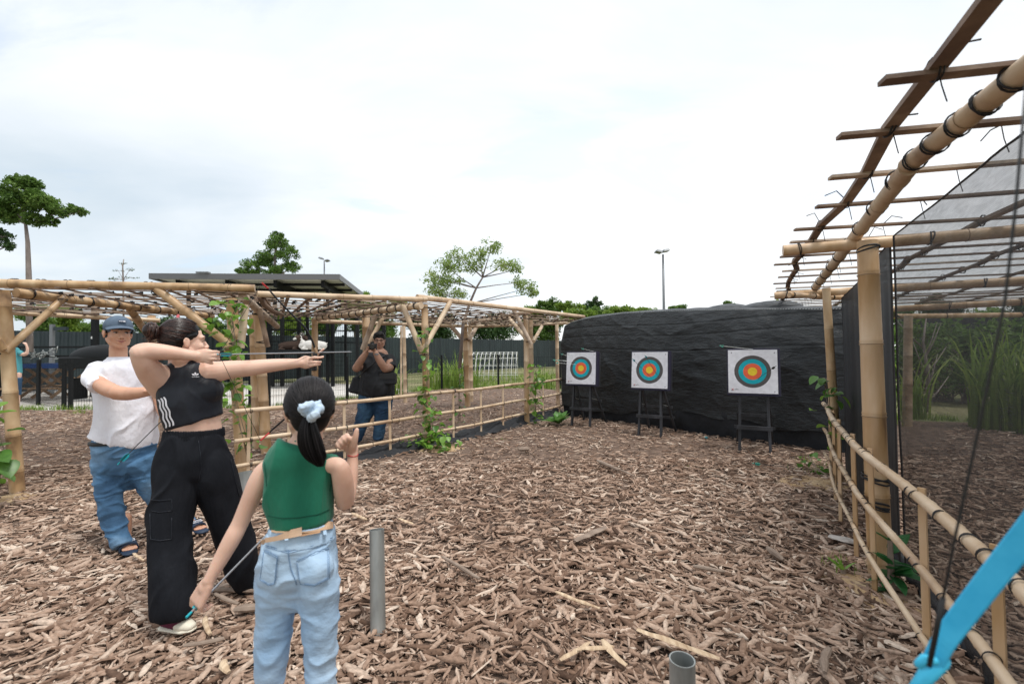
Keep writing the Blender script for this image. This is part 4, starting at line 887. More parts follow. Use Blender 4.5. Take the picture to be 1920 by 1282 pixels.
def goat(px, py, Y, flip, body, head, label):
    c = at(px, py, Y); t = thing('goat', label, 'goat', c - np.array([0, 0, .2])); s = flip; mb = MB()
    mb.tube([c + np.array([-.55 * s, 0, -.02]), c + np.array([-.25 * s, 0, .02]), c + np.array([.1 * s, 0, .0]), c + np.array([.42 * s, 0, -.02])], [.14, .2, .21, .17], 12, rnd=True)
    mb.tube([c + np.array([-.45 * s, 0, .08]), c + np.array([-.56 * s, -.04, .22]), c + np.array([-.6 * s, -.06, .33])], [.13, .09, .075], 10, rnd=True)
    mb.tube([c + np.array([-.58 * s, -.06, .37]), c + np.array([-.68 * s, -.12, .33]), c + np.array([-.8 * s, -.2, .26])], [.085, .07, .045], 10, rnd=True)
    for a in (-.3, .3): mb.tube([c + np.array([a * s, -.12, -.08]), c + np.array([a * s - .12, -.26, -.15]), c + np.array([a * s + .15, -.3, -.17])], [.07, .05, .035], 8, rnd=True)
    mb.tube([c + np.array([.5 * s, 0, .05]), c + np.array([.6 * s, 0, .1])], [.03, .02], 6, rnd=True)
    sculpt(mb, .025, 2, 'body', body, t)
    mb = MB(); mb.ell(c + np.array([-.66 * s, -.115, .345]), (.14, .09, .10)); mb.ell(c + np.array([-.6 * s, -.02, .22]), (.13, .125, .12)); part('head_patch', mb, head, t, True)
    for a in (-.07, .07): mb = MB(); mb.tube([c + np.array([-.58 * s, -.06 + a, .42]), c + np.array([-.5 * s, -.04 + a * 2, .37])], [.035, .012], 6, rnd=True); part('ear', mb, head, t, True)
    for a in (-.03, .03): mb = MB(); mb.tube([c + np.array([-.6 * s, -.06 + a, .44]), c + np.array([-.56 * s, -.05 + a * 1.5, .52]), c + np.array([-.5 * s, -.04 + a * 2, .55])], [.018, .013, .005], 6); part('horn', mb, M['bark'], t, True)
M['goat_white'] = pmat('goat_white', (.62, .6, .57), .9); M['goat_brown'] = pmat('goat_brown', (.06, .035, .025), .9)
goat(589, 647, 19.9, 1, M['goat_white'], M['goat_brown'], 'white goat with a brown head lying on the black platform')
goat(546, 648, 20.3, -1, M['goat_brown'], M['goat_brown'], 'dark brown goat lying beside the white one on the platform')
def dome():
    base = at(915, 700, 24) * np.array([1, 1, 0]); t = thing('garden_trellis', 'low white tunnel trellis of bent canes on the lawn beyond the wire fence', 'trellis', base)
    L0 = at(868, 700, 24)[0]; L1 = at(966, 700, 24)[0]; y0 = 23
    for i in range(13):
        x = L0 + (L1 - L0) * i / 12; P_ = [(x + .15 * math.sin(a * .5), y0 + 1.3 - 1.3 * math.cos(a), max(0, 1.45 * math.sin(a))) for a in np.linspace(0, math.pi, 11)]; mb = MB(); mb.tube(P_, .014, 6); part('rib', mb, M['white_paint'], t, True)
    for a in np.linspace(.2, math.pi - .2, 9): mb = MB(); p = np.array([0, y0 + 1.3 - 1.3 * math.cos(a), 1.45 * math.sin(a)]); mb.bar(p + np.array([L0 - .1, 0, 0]), p + np.array([L1 + .15, 0, 0]), .02, .02); part('lath', mb, M['white_paint'], t)
dome()
def table_yard():
    p = at(95, 700, 16.5) * np.array([1, 1, 0]); a, b = at(42, 689, 16.5), at(140, 688, 16.5)
    for k, (x0, x1, lab) in enumerate(((44, 92, 'left picnic table with blue top and crossed timber legs seen through the wire fence'), (100, 150, 'right picnic table with blue top and crossed timber legs seen through the wire fence'))):
        a, b = at(x0, 690, 16.5), at(x1, 690, 16.5); c = (a + b) / 2; t = thing('picnic_table', lab, 'table', P3(c[:2], 0), 'picnic tables in the sand yard'); zt = c[2]
        mb = MB(); mb.box(c + np.array([0, 0, .03]), (b[0] - a[0], .8, .05)); part('tabletop', mb, M['wood'], t); mb = MB(); mb.box(c + np.array([0, -.02, .09]), (b[0] - a[0] - .05, .84, .16)); part('cloth', mb, M['blue_plastic'], t)
        for x in (a[0] + .15, b[0] - .15):
            for s_ in (-1, 1): mb = MB(); mb.bar((x - s_ * .4, c[1] - s_ * .5, 0), (x + s_ * .25, c[1] + s_ * .4, zt), .1, .09); part('leg', mb, M['wood'], t)
        for s_ in (-1, 1): mb = MB(); mb.box((c[0], c[1] + s_ * .75, .35), (b[0] - a[0], .25, .05)); part('bench_seat', mb, M['wood'], t)
    c = at(200, 668, 15.5); t = thing('covered_grill', 'big black rounded grill hood standing behind the instructor', 'grill', P3(c[:2], 0))
    w_ = 2.5; mb = MB(); mb.ell((c[0], c[1], c[2] - .02), (1.2, .5, .42), None, 28, 16); part('hood', mb, M['black_metal'], t, True)
    mb = MB(); mb.box((c[0], c[1], c[2] - .2), (2.42, .98, .4)); ob = part('firebox', mb, M['black_metal'], t); ob.modifiers.new('b', 'BEVEL').width = .05
    for x in (-1, 1): mb = MB(); mb.box((c[0] + x * .9, c[1], c[2] / 4), (.08, .5, c[2] / 2)); part('leg', mb, M['black_metal'], t)
    # frame of the yard fence rails in the back
    t = thing('railing', 'black two bar railing standing in front of the far green fence', 'railing', at(60, 700, 15.8) * np.array([1, 1, 0]))
    for y in (651, 668): mb = MB(); mb.bar(at(20, y, 15.8), at(300, y - 1, 15.8), .07, .07); part('rail', mb, M['black_metal'], t)
    for x in (34, 178, 290): p = at(x, 640, 15.8); mb = MB(); mb.box((p[0], p[1], .9 if x != 178 else 1.3), (.1, .1, 1.8 if x != 178 else 2.6)); part('post', mb, M['black_metal'], t)
    p = at(178, 640, 17); t = thing('steel_post', 'tall black steel post with a white label left of the instructor cap', 'post', P3(p[:2], 0)); mb = MB(); mb.box((p[0], p[1], 1.6), (.17, .17, 3.4)); part('shaft', mb, M['black_metal'], t); mb = MB(); q = at(173, 633, 16.88); mb.box(q, (.09, .02, .09)); part('white_label', mb, M['white_paint'], t)
    # heap of silver hooks on the railing
    c = at(80, 663, 15.6); mb = MB(); random.seed(3)
    for i in range(26):
        q = c + np.array([random.uniform(-.45, .45), random.uniform(-.1, .1), random.uniform(-.15, .15)]); mb.tube([q, q + np.array([random.uniform(-.15, .15), 0, random.uniform(-.12, .12)]), q + np.array([random.uniform(-.2, .2), 0, random.uniform(-.15, .1)])], .018, 5)
    o = part('metal_scrap', mb, M['galv'], None, True, loc=c); tag(o, 'tangle of bent silver metal rods on the railing at the far left', 'metal rods')
    # grey service posts
    for x, lab in ((98, 'thin pale steel pole in front of the far green fence'),):
        p = at(x, 620, 18); t = thing('steel_post', lab, 'post', P3(p[:2], 0)); mb = MB(); mb.box((p[0], p[1], 1.35), (.12, .12, 2.75)); part('shaft', mb, M['lamp_grey'], t)
        mb = MB(); mb.box((p[0] + .35, p[1], 2.55), (.5, .1, .14)); part('bracket', mb, M['green_metal'], t)
table_yard()

# ================================================================== TREES AND PLANTS
def trees():
    tree('broadleaf_tree', 'dark spreading tree with a slender pale trunk at the far left above the pergola', 'tree', [(56, 660), (54, 520), (52, 455), (48, 420)], .085,
         [(45, 368, 42, 34), (10, 378, 34, 36), (85, 385, 34, 22), (122, 392, 30, 16), (150, 397, 16, 9), (70, 412, 26, 14), (18, 405, 30, 16), (95, 412, 14, 12), (50, 345, 24, 16), (30, 340, 20, 12)], 14, .115, 2600, 'leaf', sub=17, subr=.42)
    tree('broadleaf_tree', 'lower dark crown cut off by the left edge below the spreading tree', 'tree', [(-60, 660), (-50, 530), (-40, 480)], .11, [(2, 446, 26, 20), (-25, 440, 25, 25), (14, 462, 15, 9)], 14, .115, 2600, 'leaf_dark', sub=14, subr=.42)
    tree('broadleaf_tree', 'bushy round tree standing behind the pavilion roof', 'tree', [(515, 620), (516, 520), (515, 480)], .14,
         [(520, 455, 26, 17), (502, 480, 26, 18), (540, 478, 24, 16), (478, 497, 26, 13), (455, 508, 14, 8), (545, 502, 18, 14), (515, 505, 26, 14), (520, 442, 14, 8), (470, 513, 25, 8)], 26, .15, 1300, 'leaf', sub=14, subr=.45)
    tree('bare_tree', 'nearly bare small tree with level twigs left of the pavilion', 'tree', [(232, 640), (231, 525), (230, 500), (232, 486)], .05, [(218, 522, 18, 4), (245, 520, 16, 3), (222, 508, 14, 3), (243, 506, 12, 3), (230, 494, 10, 3), (212, 524, 12, 3)], 25, .09, 60, 'leaf_dark', sub=9, subr=.3)
    # airy young tree above the pergola
    tree('young_tree', 'airy young tree with loose light green leaves arching above the pergola', 'tree', [(862, 690), (868, 610), (880, 570), (893, 540), (905, 520)], .045,
         [(922, 462, 22, 13), (900, 478, 20, 16), (862, 482, 26, 18), (838, 500, 26, 16), (822, 520, 30, 16), (850, 530, 26, 14), (950, 498, 32, 9), (970, 505, 14, 10), (990, 540, 22, 14), (970, 530, 22, 12), (845, 552, 36, 10), (818, 545, 22, 12), (885, 500, 22, 14), (1000, 550, 14, 8)], 11.5, .08, 1100, 'leaf_pale', sub=13, subr=.62, droop=.7, dspread=1.1)
    # tree belt over the green fence
    k = 0
    for (x, y, rx, ry, Y, mt, lab) in ((105, 600, 46, 34, 26, 'leaf_light', 'pale green feathery tree above the far fence beside the left brace'), (60, 598, 38, 34, 24, 'leaf', 'green tree crown above the far fence at the left post'), (165, 616, 55, 20, 30, 'leaf', 'low bushy tree over the far fence left of the cap'), (300, 616, 60, 22, 34, 'leaf_dark', 'dark bush seen between the instructor and the archer above the fence'),
        (400, 614, 60, 24, 36, 'leaf', 'bushy tree low behind the vine covered post'), (545, 606, 65, 34, 38, 'leaf_light', 'bright green tree behind the animal pen'), (610, 600, 40, 34, 40, 'leaf', 'green tree behind the bow hand'), (665, 560, 34, 22, 44, 'leaf_light', 'bright bush top right of the pavilion roof'), (700, 600, 60, 34, 44, 'leaf', 'leafy tree above the fence behind the photographer'), (735, 570, 36, 14, 46, 'leaf_pale', 'thin pale crown peeking over the pergola right of the pavilion'),
        (810, 610, 65, 28, 48, 'leaf_dark', 'dark bush behind the V shaped braces'), (920, 608, 65, 26, 50, 'leaf_dark', 'dark bush above the fence beyond the white trellis'), (1015, 612, 55, 26, 50, 'leaf', 'green bush above the fence left of the tarp wall'),
        (1003, 588, 40, 14, 50, 'leaf_light', 'low pale tree top between the young tree and the rounded one'), (1085, 588, 50, 14, 44, 'leaf_light', 'wide lime green crown touching the left top of the tarp wall'), (1135, 586, 50, 12, 50, 'leaf', 'low green crown between the dark tree top and the lime tree'),
        (1028, 572, 34, 16, 50, 'leaf', 'rounded tree top left of the tarp wall'), (1068, 576, 30, 14, 48, 'leaf_light', 'lime green feathery tree top at the left of the tarp wall'), (1108, 570, 24, 16, 52, 'leaf_dark', 'darkest and tallest tree top behind the left part of the tarp wall'), (1160, 583, 44, 10, 46, 'leaf_light', 'low lime green tree top left of the tall lamp post'), (1200, 585, 36, 8, 46, 'leaf_light', 'small lime green tree top just left of the tall lamp post'), (1270, 578, 24, 7, 50, 'leaf', 'small tree top right of the tall lamp post'), (1370, 570, 16, 7, 50, 'leaf', 'small tuft of leaves above the middle of the tarp wall'), (1460, 572, 16, 12, 20, 'leaf_light', 'young branch tips at the right end of the tarp wall'), (1490, 585, 20, 16, 22, 'leaf_dark', 'dark leaves behind the far corner of the right pergola'),
        (1620, 610, 40, 40, 24, 'leaf_dark', 'dark tree seen through the net beside the big right post'), (1690, 605, 45, 36, 24, 'leaf', 'green tree seen through the net behind the far right post'), (1770, 590, 50, 40, 23, 'leaf_dark', 'dark tree seen through the net above the bare sapling'), (1850, 600, 50, 40, 22, 'leaf', 'green tree seen through the net above the cane grass'), (1940, 600, 50, 45, 21, 'leaf_dark', 'dark tree at the right picture edge behind the net')):
        lf = Y * .0062
        tree('bushy_tree', lab, 'tree', [(x, 690), (x, y + ry * .6), (x, y)], .12, [(x + random.uniform(-.5, .5) * rx, y + random.uniform(-.5, .6) * ry, rx * .55, ry * .55) for _ in range(7)] + [(x, y + ry * .8, rx * .8, ry * .6)], Y, lf, 24 / (lf * lf), mt, 'trees beyond the far fence', sub=9, limbs=True, subr=.5, dspread=.6)
trees()

def blades(name, base, n, h, spread, wid, mat, label, cat, lean=.5, group=None, kind=None):
    """tall grass clump: arching strips"""
    t = None; V = []; F_ = []; T = []
    for i in range(n):
        a = rng.uniform(0, 6.28); r = spread * rng.uniform(0, 1) ** .6; p = np.array(base) + np.array([math.cos(a) * r, math.sin(a) * r, 0]); hh = h * rng.uniform(.5, 1.1); b = rng.uniform(0, 6.28); ln = lean * rng.uniform(.2, 1.2) * hh
        s_ = np.array([-math.sin(b), math.cos(b), 0]); w0 = wid * rng.uniform(.6, 1.2); m = 6; k0 = len(V); tn = np.clip(rng.normal(.5, .22), 0, 1)
        for j in range(m):
            u = j / (m - 1); q = p + np.array([math.cos(b), math.sin(b), 0]) * ln * u * u + np.array([0, 0, hh * (u - .38 * u * u * u * (ln / hh + .4))]); ww = w0 * (1 - u) ** .7 * .5 + .0006
            V += [q - s_ * ww, q + s_ * ww]
            if j: F_.append((k0 + 2 * j - 2, k0 + 2 * j - 1, k0 + 2 * j + 1, k0 + 2 * j)); T.append(tn)
    V = np.array(V); F_ = np.array(F_); o = leaf_obj(name, V, F_, np.array(T), M[mat], None, loc=base, kind=kind); tag(o, label, cat, group); return o
def grasses():
    for (px, py, Y, n, h, sp, lab) in ((725, 730, 16, 90, 1.5, .6, 'tall grass clump behind the photographer'), (862, 726, 19, 130, 2.0, .8, 'tall reed clump left of the white trellis'), (822, 728, 19, 90, 1.7, .7, 'shorter reed clump beside the wire fence post'), (1010, 730, 19, 70, 1.3, .7, 'grass clump in front of the far fence left of the tarp')):
        g = at(px, py, Y); blades('tall_grass', (g[0], g[1], -.1), n, h, sp, .05, 'leaf_light', lab, 'grass clump', .5, 'tall grass clumps beyond the wire fence')
    g = gnd(1905, 812); blades('cane_grass', (g[0] + .25, g[1] + .3, 0), 170, 2.2, .55, .055, 'leaf_light', 'big dense clump of broad cane grass at the right edge behind the net', 'grass clump', .42)
    g = gnd(1800, 800); blades('cane_grass', (g[0] + .1, g[1] + 1.2, 0), 34, 2.0, .35, .05, 'leaf_light', 'slimmer cane grass clump left of the big one behind the net', 'grass clump', .6)
    g = gnd(1668, 800); blades('tall_grass', (g[0], g[1] + .4, 0), 70, .8, .45, .03, 'leaf_light', 'low grass at the foot of the far post behind the net', 'grass clump', .6)
    # foliage mass behind the right pergola
    random.seed(8)
    for i, (px, Y, h, rx) in enumerate(((1600, 15, 2.1, 1.5), (1655, 14, 2.4, 1.4), (1710, 13.5, 2.0, 1.3), (1765, 13, 2.1, 1.3), (1820, 12.5, 2.2, 1.3), (1880, 12, 2.2, 1.3), (1945, 11.5, 2.4, 1.4), (2010, 10.5, 2.2, 1.3))):
        b = at(px, 700, Y); b[2] = -.1; t = thing('leafy_shrub', ['broad leafy shrub behind the net, beside the tarp wall end', 'tall leafy shrub behind the far right post', 'leafy shrub behind the bare forked sapling', 'leafy shrub right of the bare sapling behind the net', 'leafy shrub left of the cane grass behind the net', 'leafy shrub behind the cane grass', 'leafy shrub at the right picture edge', 'leafy shrub just outside the right picture edge'][i], 'shrub', b, 'shrubs behind the right pergola')
        mb = MB(); cs = []
        for k in range(26):
            q = b + np.array([random.uniform(-rx, rx), random.uniform(-.8, .8), random.uniform(.25, h)]); cs.append((*q, random.uniform(.22, .42))); mb.tube([b + np.array([random.uniform(-.3, .3), 0, 0]), (b + q) / 2 + np.array([0, 0, .2]), q], [.02, .014, .006], 4)
        part('stem', mb, M['bark'], t); C, tn = clumps(cs, 420); V, F_, _ = leaf_mb(C, .17, .6, .5); leaf_obj('foliage', V, F_, tn, M['leaf'], t)
    for (px, Y, lab, h) in ((1738, 10.5, 'bare forked sapling with pale stem behind the net', 1.9),):
        b = at(px, 745, Y); b[2] = -.05; t = thing('bare_sapling', lab, 'sapling', b); mb = MB(); random.seed(4)
        mb.tube([b, b + np.array([.05, 0, .9]), b + np.array([-.05, 0, 1.6]), b + np.array([.05, 0, 2.2])], [.04, .035, .025, .012], 7)
        for k in range(9): z = random.uniform(.2, 1.5); e = np.array([random.choice((-1, 1)) * random.uniform(.3, .7), random.uniform(-.2, .2), random.uniform(.5, .9)]); mb.tube([b + np.array([0, 0, z]), b + np.array([0, 0, z]) + e * .5 + np.array([0, 0, -.05]), b + np.array([0, 0, z]) + e], [.02, .014, .005], 5)
        part('stem', mb, M['bark'], t, True)
    # dark sheet on posts, added to stand for the deep shade far behind
    a, b = at(1690, 640, 20), at(2300, 640, 14); mb = MB(); mb.bar(P3(a[:2], 1.9), P3(b[:2], 1.9), .05, 1.6, up=(0, 0, 1)); V = []
    o = part('far_shade_band', mb, M['black_wood'], None, loc=P3(a[:2], 0)); tag(o, 'added dark band standing for the shade behind the shrubs at the far right', 'shade band')
    for p in (a, (a + b) / 2, b): mb = MB(); mb.tube([P3(p[:2], -.1), P3(p[:2], 2.7)], .04, 6); q = part('post', mb, M['bark'], o)  # posts made up to carry the added shade band
    # verge of grass behind mulch, along the wire fence, sparse
    V = []; F_ = []; T = []
    def tuft(x, y, z, n, h, w0):
        for i in range(n):
            b = rng.uniform(0, 6.28); hh = h * rng.uniform(.4, 1.2); p = np.array([x + rng.normal(0, .05), y + rng.normal(0, .05), z]); e = p + np.array([math.cos(b) * hh * .5, math.sin(b) * hh * .5, hh]); s_ = np.array([-math.sin(b), math.cos(b), 0]) * w0
            k = len(V); V.extend([p - s_, p + s_, e]); F_.append((k, k + 1, k + 2)); T.append(np.clip(rng.normal(.5, .25), 0, 1))
    for (a, b, n) in (((-14, 12.5), (-6.7, 12.35), 330), ((-6.6, 12.6), (-2.9, 18.1), 260), ((-2.8, 18.3), (2, 18.3), 220), ((5.0, 9.9), (13, 7.9), 260)):
        for i in range(n): u = rng.uniform(); tuft(a[0] + (b[0] - a[0]) * u, a[1] + (b[1] - a[1]) * u + abs(rng.normal(0, .12)), -.02, 7, .16, .006)
    for i in range(2200):
        x = rng.uniform(-4, 9); y = rng.uniform(18.4, 30); tuft(x, y, -.1, 4, .22, .012)
    for (px, py, n, h) in ((480, 800, 30, .3), (1190, 785, 6, .2), (1170, 780, 5, .22), (1150, 772, 4, .18), (1310, 875, 8, .03), (1515, 870, 12, .1), (1582, 1075, 5, .10), (1530, 885, 14, .08), (1000, 785, 14, .12), (830, 835, 20, .06), (940, 825, 8, .03), (150, 775, 30, .12)):
        g = gnd(px, py)
        for k in range(n): tuft(g[0] + rng.normal(0, .08), g[1] + rng.normal(0, .06), 0, 4, h, .004)
    leaf_obj('grass', np.array(V), np.array(F_), np.array(T), M['leaf_light'], None, kind='stuff')
grasses()

# broad single leaves (shared meshes), each leaf a part
def leafmesh(name, L_, W_, mat, lobes=False):
    n = 7; V = []; F_ = []
    for i in range(n):
        u = i / (n - 1); w_ = W_ * math.sin(math.pi * (u ** .75)) ** .8 * .5 if 0 < i < n - 1 else .0008; z = -.18 * L_ * u * u
        V += [(-w_, u * L_, z + w_ * .35), (0, u * L_, z), (w_, u * L_, z + w_ * .35)]
        if i: a = (i - 1) * 3; F_ += [(a, a + 1, a + 4, a + 3), (a + 1, a + 2, a + 5, a + 4)]
    me = bpy.data.meshes.new(name); me.from_pydata(V, [], F_); me.materials.append(mat); me.polygons.foreach_set('use_smooth', [True] * len(F_)); return me
def leafmat(n, c, c2, t=.3):
    m = nz(pmat(n, c, .4), 5, (1, 1, 1), [(.3, c2), (.7, c)]); nt = m.node_tree; b = nt.nodes['Principled BSDF']; tr = nt.nodes.new('ShaderNodeBsdfTranslucent'); tr.inputs[0].default_value = (*[min(1, q * 1.3) for q in c], 1); ms = nt.nodes.new('ShaderNodeMixShader'); ms.inputs[0].default_value = t
    nt.links.new(b.outputs[0], ms.inputs[1]); nt.links.new(tr.outputs[0], ms.inputs[2]); nt.links.new(ms.outputs[0], nt.nodes['Material Output'].inputs[0]); return m
LM1 = leafmat('vine_leaf', (.22, .40, .06), (.12, .26, .035)); LM2 = leafmat('vine_leaf_dark', (.10, .23, .04), (.06, .15, .03)); LM3 = leafmat('cabbage_leaf', (.15, .33, .08), (.09, .22, .05)); LM4 = leafmat('glossy_leaf', (.03, .15, .04), (.02, .09, .025))
def put_leaf(parent, me, p, yaw, pit, roll, s):
    m = Matrix.Rotation(yaw, 3, 'Z') @ Matrix.Rotation(pit, 3, 'X') @ Matrix.Rotation(roll, 3, 'Y')
    return inst('leaf', me, parent, p, [tuple(m.col[i]) for i in range(3)], (s, s, s))
def vine(label, stem, n, size, mes, spread, seed, bush=0, cat='vine'):
    random.seed(seed); b = np.array(stem[0], float); t = thing('climbing_vine', label, cat, b); S_ = [np.array(q, float) for q in stem]; mb = MB()
    for s_ in range(3):
        P_ = [q + np.array([random.gauss(0, spread * .25), random.gauss(0, spread * .2), 0]) for q in S_]; mb.tube(P_, .004, 5)
    part('stem', mb, M['branch'], t, True)
    for i in range(n):
        u = random.random() ** (1.0 + bush) * (len(S_) - 1); k = min(int(u), len(S_) - 2); p = S_[k] + (S_[k + 1] - S_[k]) * (u - k); sp = spread * (1 + bush * max(0, 1 - u * 1.5))
        p = p + np.array([random.gauss(0, sp), random.gauss(-.04, sp * .6), random.gauss(0, .05)])
        put_leaf(t, random.choice(mes), p, random.uniform(0, 6.28), random.uniform(-1.0, .4), random.uniform(-.6, .6), size * random.uniform(.55, 1.3))
vl = [leafmesh('leaf', 1, .8, LM1), leafmesh('leaf', 1, .75, LM1), leafmesh('leaf', 1, .8, LM2)]
def plants():
    Y = 5.2
    vine('leafy climbing vine winding up the tall bamboo post right behind the archer', [at(470, 860, Y), at(455, 790, Y), at(440, 730, Y), at(432, 690, Y), at(440, 640, Y), at(432, 600, Y), at(448, 560, Y)], 150, .095, vl, .10, 3)
    Y = 6.85
    vine('bright leafy vine spilling from the fence post below the V shaped braces', [at(812, 828, Y - .1), at(806, 780, Y), at(796, 740, Y), at(802, 700, Y), at(797, 655, Y), at(803, 610, Y)], 210, .10, [vl[0], vl[1], vl[0], vl[2]], .07, 5, bush=1.6)
    Y = 8.95
    vine('thin vine on the fence post beside the leafy plant', [at(1006, 785, Y), at(1003, 750, Y), at(1007, 715, Y), at(1003, 685, Y)], 70, .11, vl, .06, 6)
    vine('dark slim vine hanging on the fence between two pale posts', [at(862, 790, 9), at(860, 740, 9), at(864, 700, 9)], 26, .1, [vl[2]], .05, 7)
    Y = 4.75
    vine('vine with a few large leaves creeping up the far right post', [at(1568, 850, Y), at(1560, 815, Y), at(1556, 780, Y), at(1553, 745, Y), at(1550, 708, Y)], 26, .13, [vl[0], vl[2]], .06, 8)
    vine('low dark creeper at the foot of the right fence end', [gnd(1565, 900), gnd(1530, 890) + np.array([0, 0, .08]), gnd(1515, 870) + np.array([0, 0, .1])], 22, .09, [vl[2]], .08, 9)
    vine('cut off leafy plant at the left picture edge beside the first post', [gnd(0, 905), at(2, 850, 4.3), at(-4, 800, 4.4), at(-4, 760, 4.4)], 30, .17, [vl[0], vl[2]], .06, 10)
    # cabbage like plant
    def rosette(px, py, n, L_, me, lab, name, tilt=(.35, 1.1), seed=1, z=0, up=0.0):
        random.seed(seed); g = gnd(px, py); g[2] = z; t = thing(name, lab, 'plant', g)
        mb = MB(); mb.tube([g, g + np.array([0, 0, .05 + up])], [.02, .012], 6); part('stem', mb, M['branch'], t)
        for i in range(n): put_leaf(t, me, g + np.array([0, 0, .03 + up * random.random()]), i * 2.4 + random.uniform(-.3, .3), random.uniform(*tilt), random.uniform(-.3, .3), L_ * random.uniform(.7, 1.15))
    rosette(1048, 797, 15, .34, leafmesh('leaf', 1, .5, LM3), 'fresh green broad leaved plant growing at the foot of the left target', 'leafy_plant')
    rosette(1672, 1118, 22, .15, leafmesh('leaf', 1, .5, LM4), 'glossy dark green plant growing through the right fence by the big post', 'leafy_plant', (-.2, .9), 4, 0, .30)
    rosette(1582, 1080, 4, .10, leafmesh('leaf', 1, .3, LM1), 'tiny green seedling in the chips left of the right fence', 'seedling', (.6, 1.2), 5)
    rosette(475, 815, 26, .3, leafmesh('leaf', 1, .35, LM2), 'bushy green weed low behind the vine covered post', 'leafy_plant', (.2, 1.3), 6, 0, .2)
    rosette(1192, 786, 6, .24, leafmesh('leaf', 1, .12, LM3), 'thin grassy weed before the tarp left of the middle target', 'seedling', (.9, 1.3), 7)
plants()

# ---- sand patches, big pieces of wood lying on the chips
def debris():
    def patch(px, py, rx, ry, lab, seed):
        g = gnd(px, py); n = 26; m = 6; V = [np.array([g[0], g[1], Hm(g[:1], g[1:2])[0] + .026])]; F_ = []
        for i in range(1, m + 1):
            for j in range(n):
                a = j / n * 6.283; k = 1 + .5 * fbm(np.array([[math.cos(a) * 1.5 + seed, math.sin(a) * 1.5, 0]]), 3, 80)[0] * 2; r_ = i / m
                x = g[0] + math.cos(a) * rx * r_ * k; y = g[1] + math.sin(a) * ry * r_ * k; V.append(np.array([x, y, Hm(np.array([x]), np.array([y]))[0] + .026 * (1 - r_ ** 2) + .012 * fbm(np.array([[x * 12, y * 12, 0]]), 3, 81)[0] * 3 - (.02 if i == m else 0)]))
        F_ = [(0, 1 + j, 1 + (j + 1) % n, 1 + (j + 1) % n) for j in range(n)]; F_ = [(0, 1 + j, 1 + (j + 1) % n) for j in range(n)]
        for i in range(m - 1):
            for j in range(n): a = 1 + i * n + j; b = 1 + i * n + (j + 1) % n; F_.append((a, a + n, b + n, b))
        mb = MB(); mb.add(V, F_); o = part('sand_patch', mb, M['sandy'], None, True); o['kind'] = 'structure'
    patch(1625, 1110, .16, .30, '', 1); patch(1530, 905, .45, .3, '', 2); patch(815, 840, .38, .22, '', 3); patch(965, 795, .38, .2, '', 4); patch(20, 935, .3, .2, '', 5)
    random.seed(12)
    def piece(name, px, py, px2, py2, w_, th, mat, lab, cat='piece of wood', z=.055, bend=.01, n=7, group='large pieces of wood lying on the chips'):
        a, b = gnd(px, py), gnd(px2, py2); a[2] = Hm(a[:1], a[1:2])[0] + z; b[2] = Hm(b[:1], b[1:2])[0] + z * .8; d = b - a; s_ = np.cross(d, (0, 0, 1)); s_ /= np.linalg.norm(s_); P_ = []; rr = []
        for i in range(n): u = i / (n - 1); P_.append(a + d * u + s_ * math.sin(u * 3.1 + random.uniform(-.2, .2)) * bend + np.array([0, 0, math.sin(u * 3.1) * bend * .6 + random.uniform(-.003, .003)])); rr.append(w_ * (.35 + .75 * math.sin(math.pi * min(max(u * .9 + .06, 0), 1)) ** .5) * random.uniform(.8, 1.15))
        mb = MB(); mb.tube(P_, rr, 8, ref=(0, 0, 1), ratio=th / w_); o = part(name, mb, M[mat], None, loc=a); tag(o, lab, cat, group); return o
    piece('bark_slab', 1195, 1205, 1350, 1255, .019, .004, 'splinter', 'long pale torn splinter behind the cut off pipe', bend=.02)
    piece('bark_slab', 1130, 1225, 1175, 1270, .017, .005, 'splinter', 'pale cream splinter left of the cut off pipe', bend=.02); piece('bark_slab', 1050, 1262, 1105, 1225, .013, .005, 'splinter', 'pale curled splinter left of the cut off pipe, farther left'); piece('bark_slab', 1085, 1250, 1150, 1240, .014, .006, 'splinter', 'thin cream splinter lying across two others', z=.075)
    piece('bark_slab', 1042, 1130, 1125, 1158, .012, .007, 'splinter', 'straight pale stick in the middle of the chips'); piece('branch', 830, 1062, 900, 1100, .013, .012, 'branch', 'grey rounded stick right of the standing pipe')
    piece('branch', 1120, 873, 1160, 890, .022, .02, 'branch', 'short thick log piece in front of the middle target'); piece('branch', 1150, 885, 1190, 900, .012, .01, 'branch', 'thin stick beside the short log piece'); piece('branch', 972, 850, 992, 848, .035, .03, 'branch', 'stubby log chunk near the left fence')
    piece('bark_slab', 1078, 1030, 1135, 1000, .03, .006, 'branch', 'wide curled flake of bark in the middle distance'); piece('bark_slab', 748, 985, 775, 993, .014, .006, 'splinter', 'pale wood flake beside the top of the standing pipe')
    piece('branch', 400, 1122, 480, 1120, .014, .013, 'branch', 'straight dark stick between the archer and the girl'); piece('branch', 404, 1130, 448, 1145, .014, .01, 'branch', 'tapered dark slab left of the girl jeans'); piece('branch', 440, 1160, 490, 1152, .024, .018, 'branch', 'chunky split wood piece left of the girl jeans')
    piece('branch', 345, 1230, 420, 1215, .014, .01, 'branch', 'long weathered stick near the bottom left of the girl'); piece('bark_slab', 420, 1262, 428, 1282, .016, .01, 'splinter', 'pointed pale flake at the bottom edge left of the girl')
    piece('bark_slab', 385, 1175, 395, 1205, .012, .008, 'splinter', 'upright pale chip below the girl hand'); piece('branch', 250, 1050, 270, 1060, .010, .006, 'splinter', 'pale chip just in front of the slipper'); piece('branch', 1555, 1240, 1548, 1282, .016, .014, 'branch', 'straight grey stick at the bottom edge right of centre')
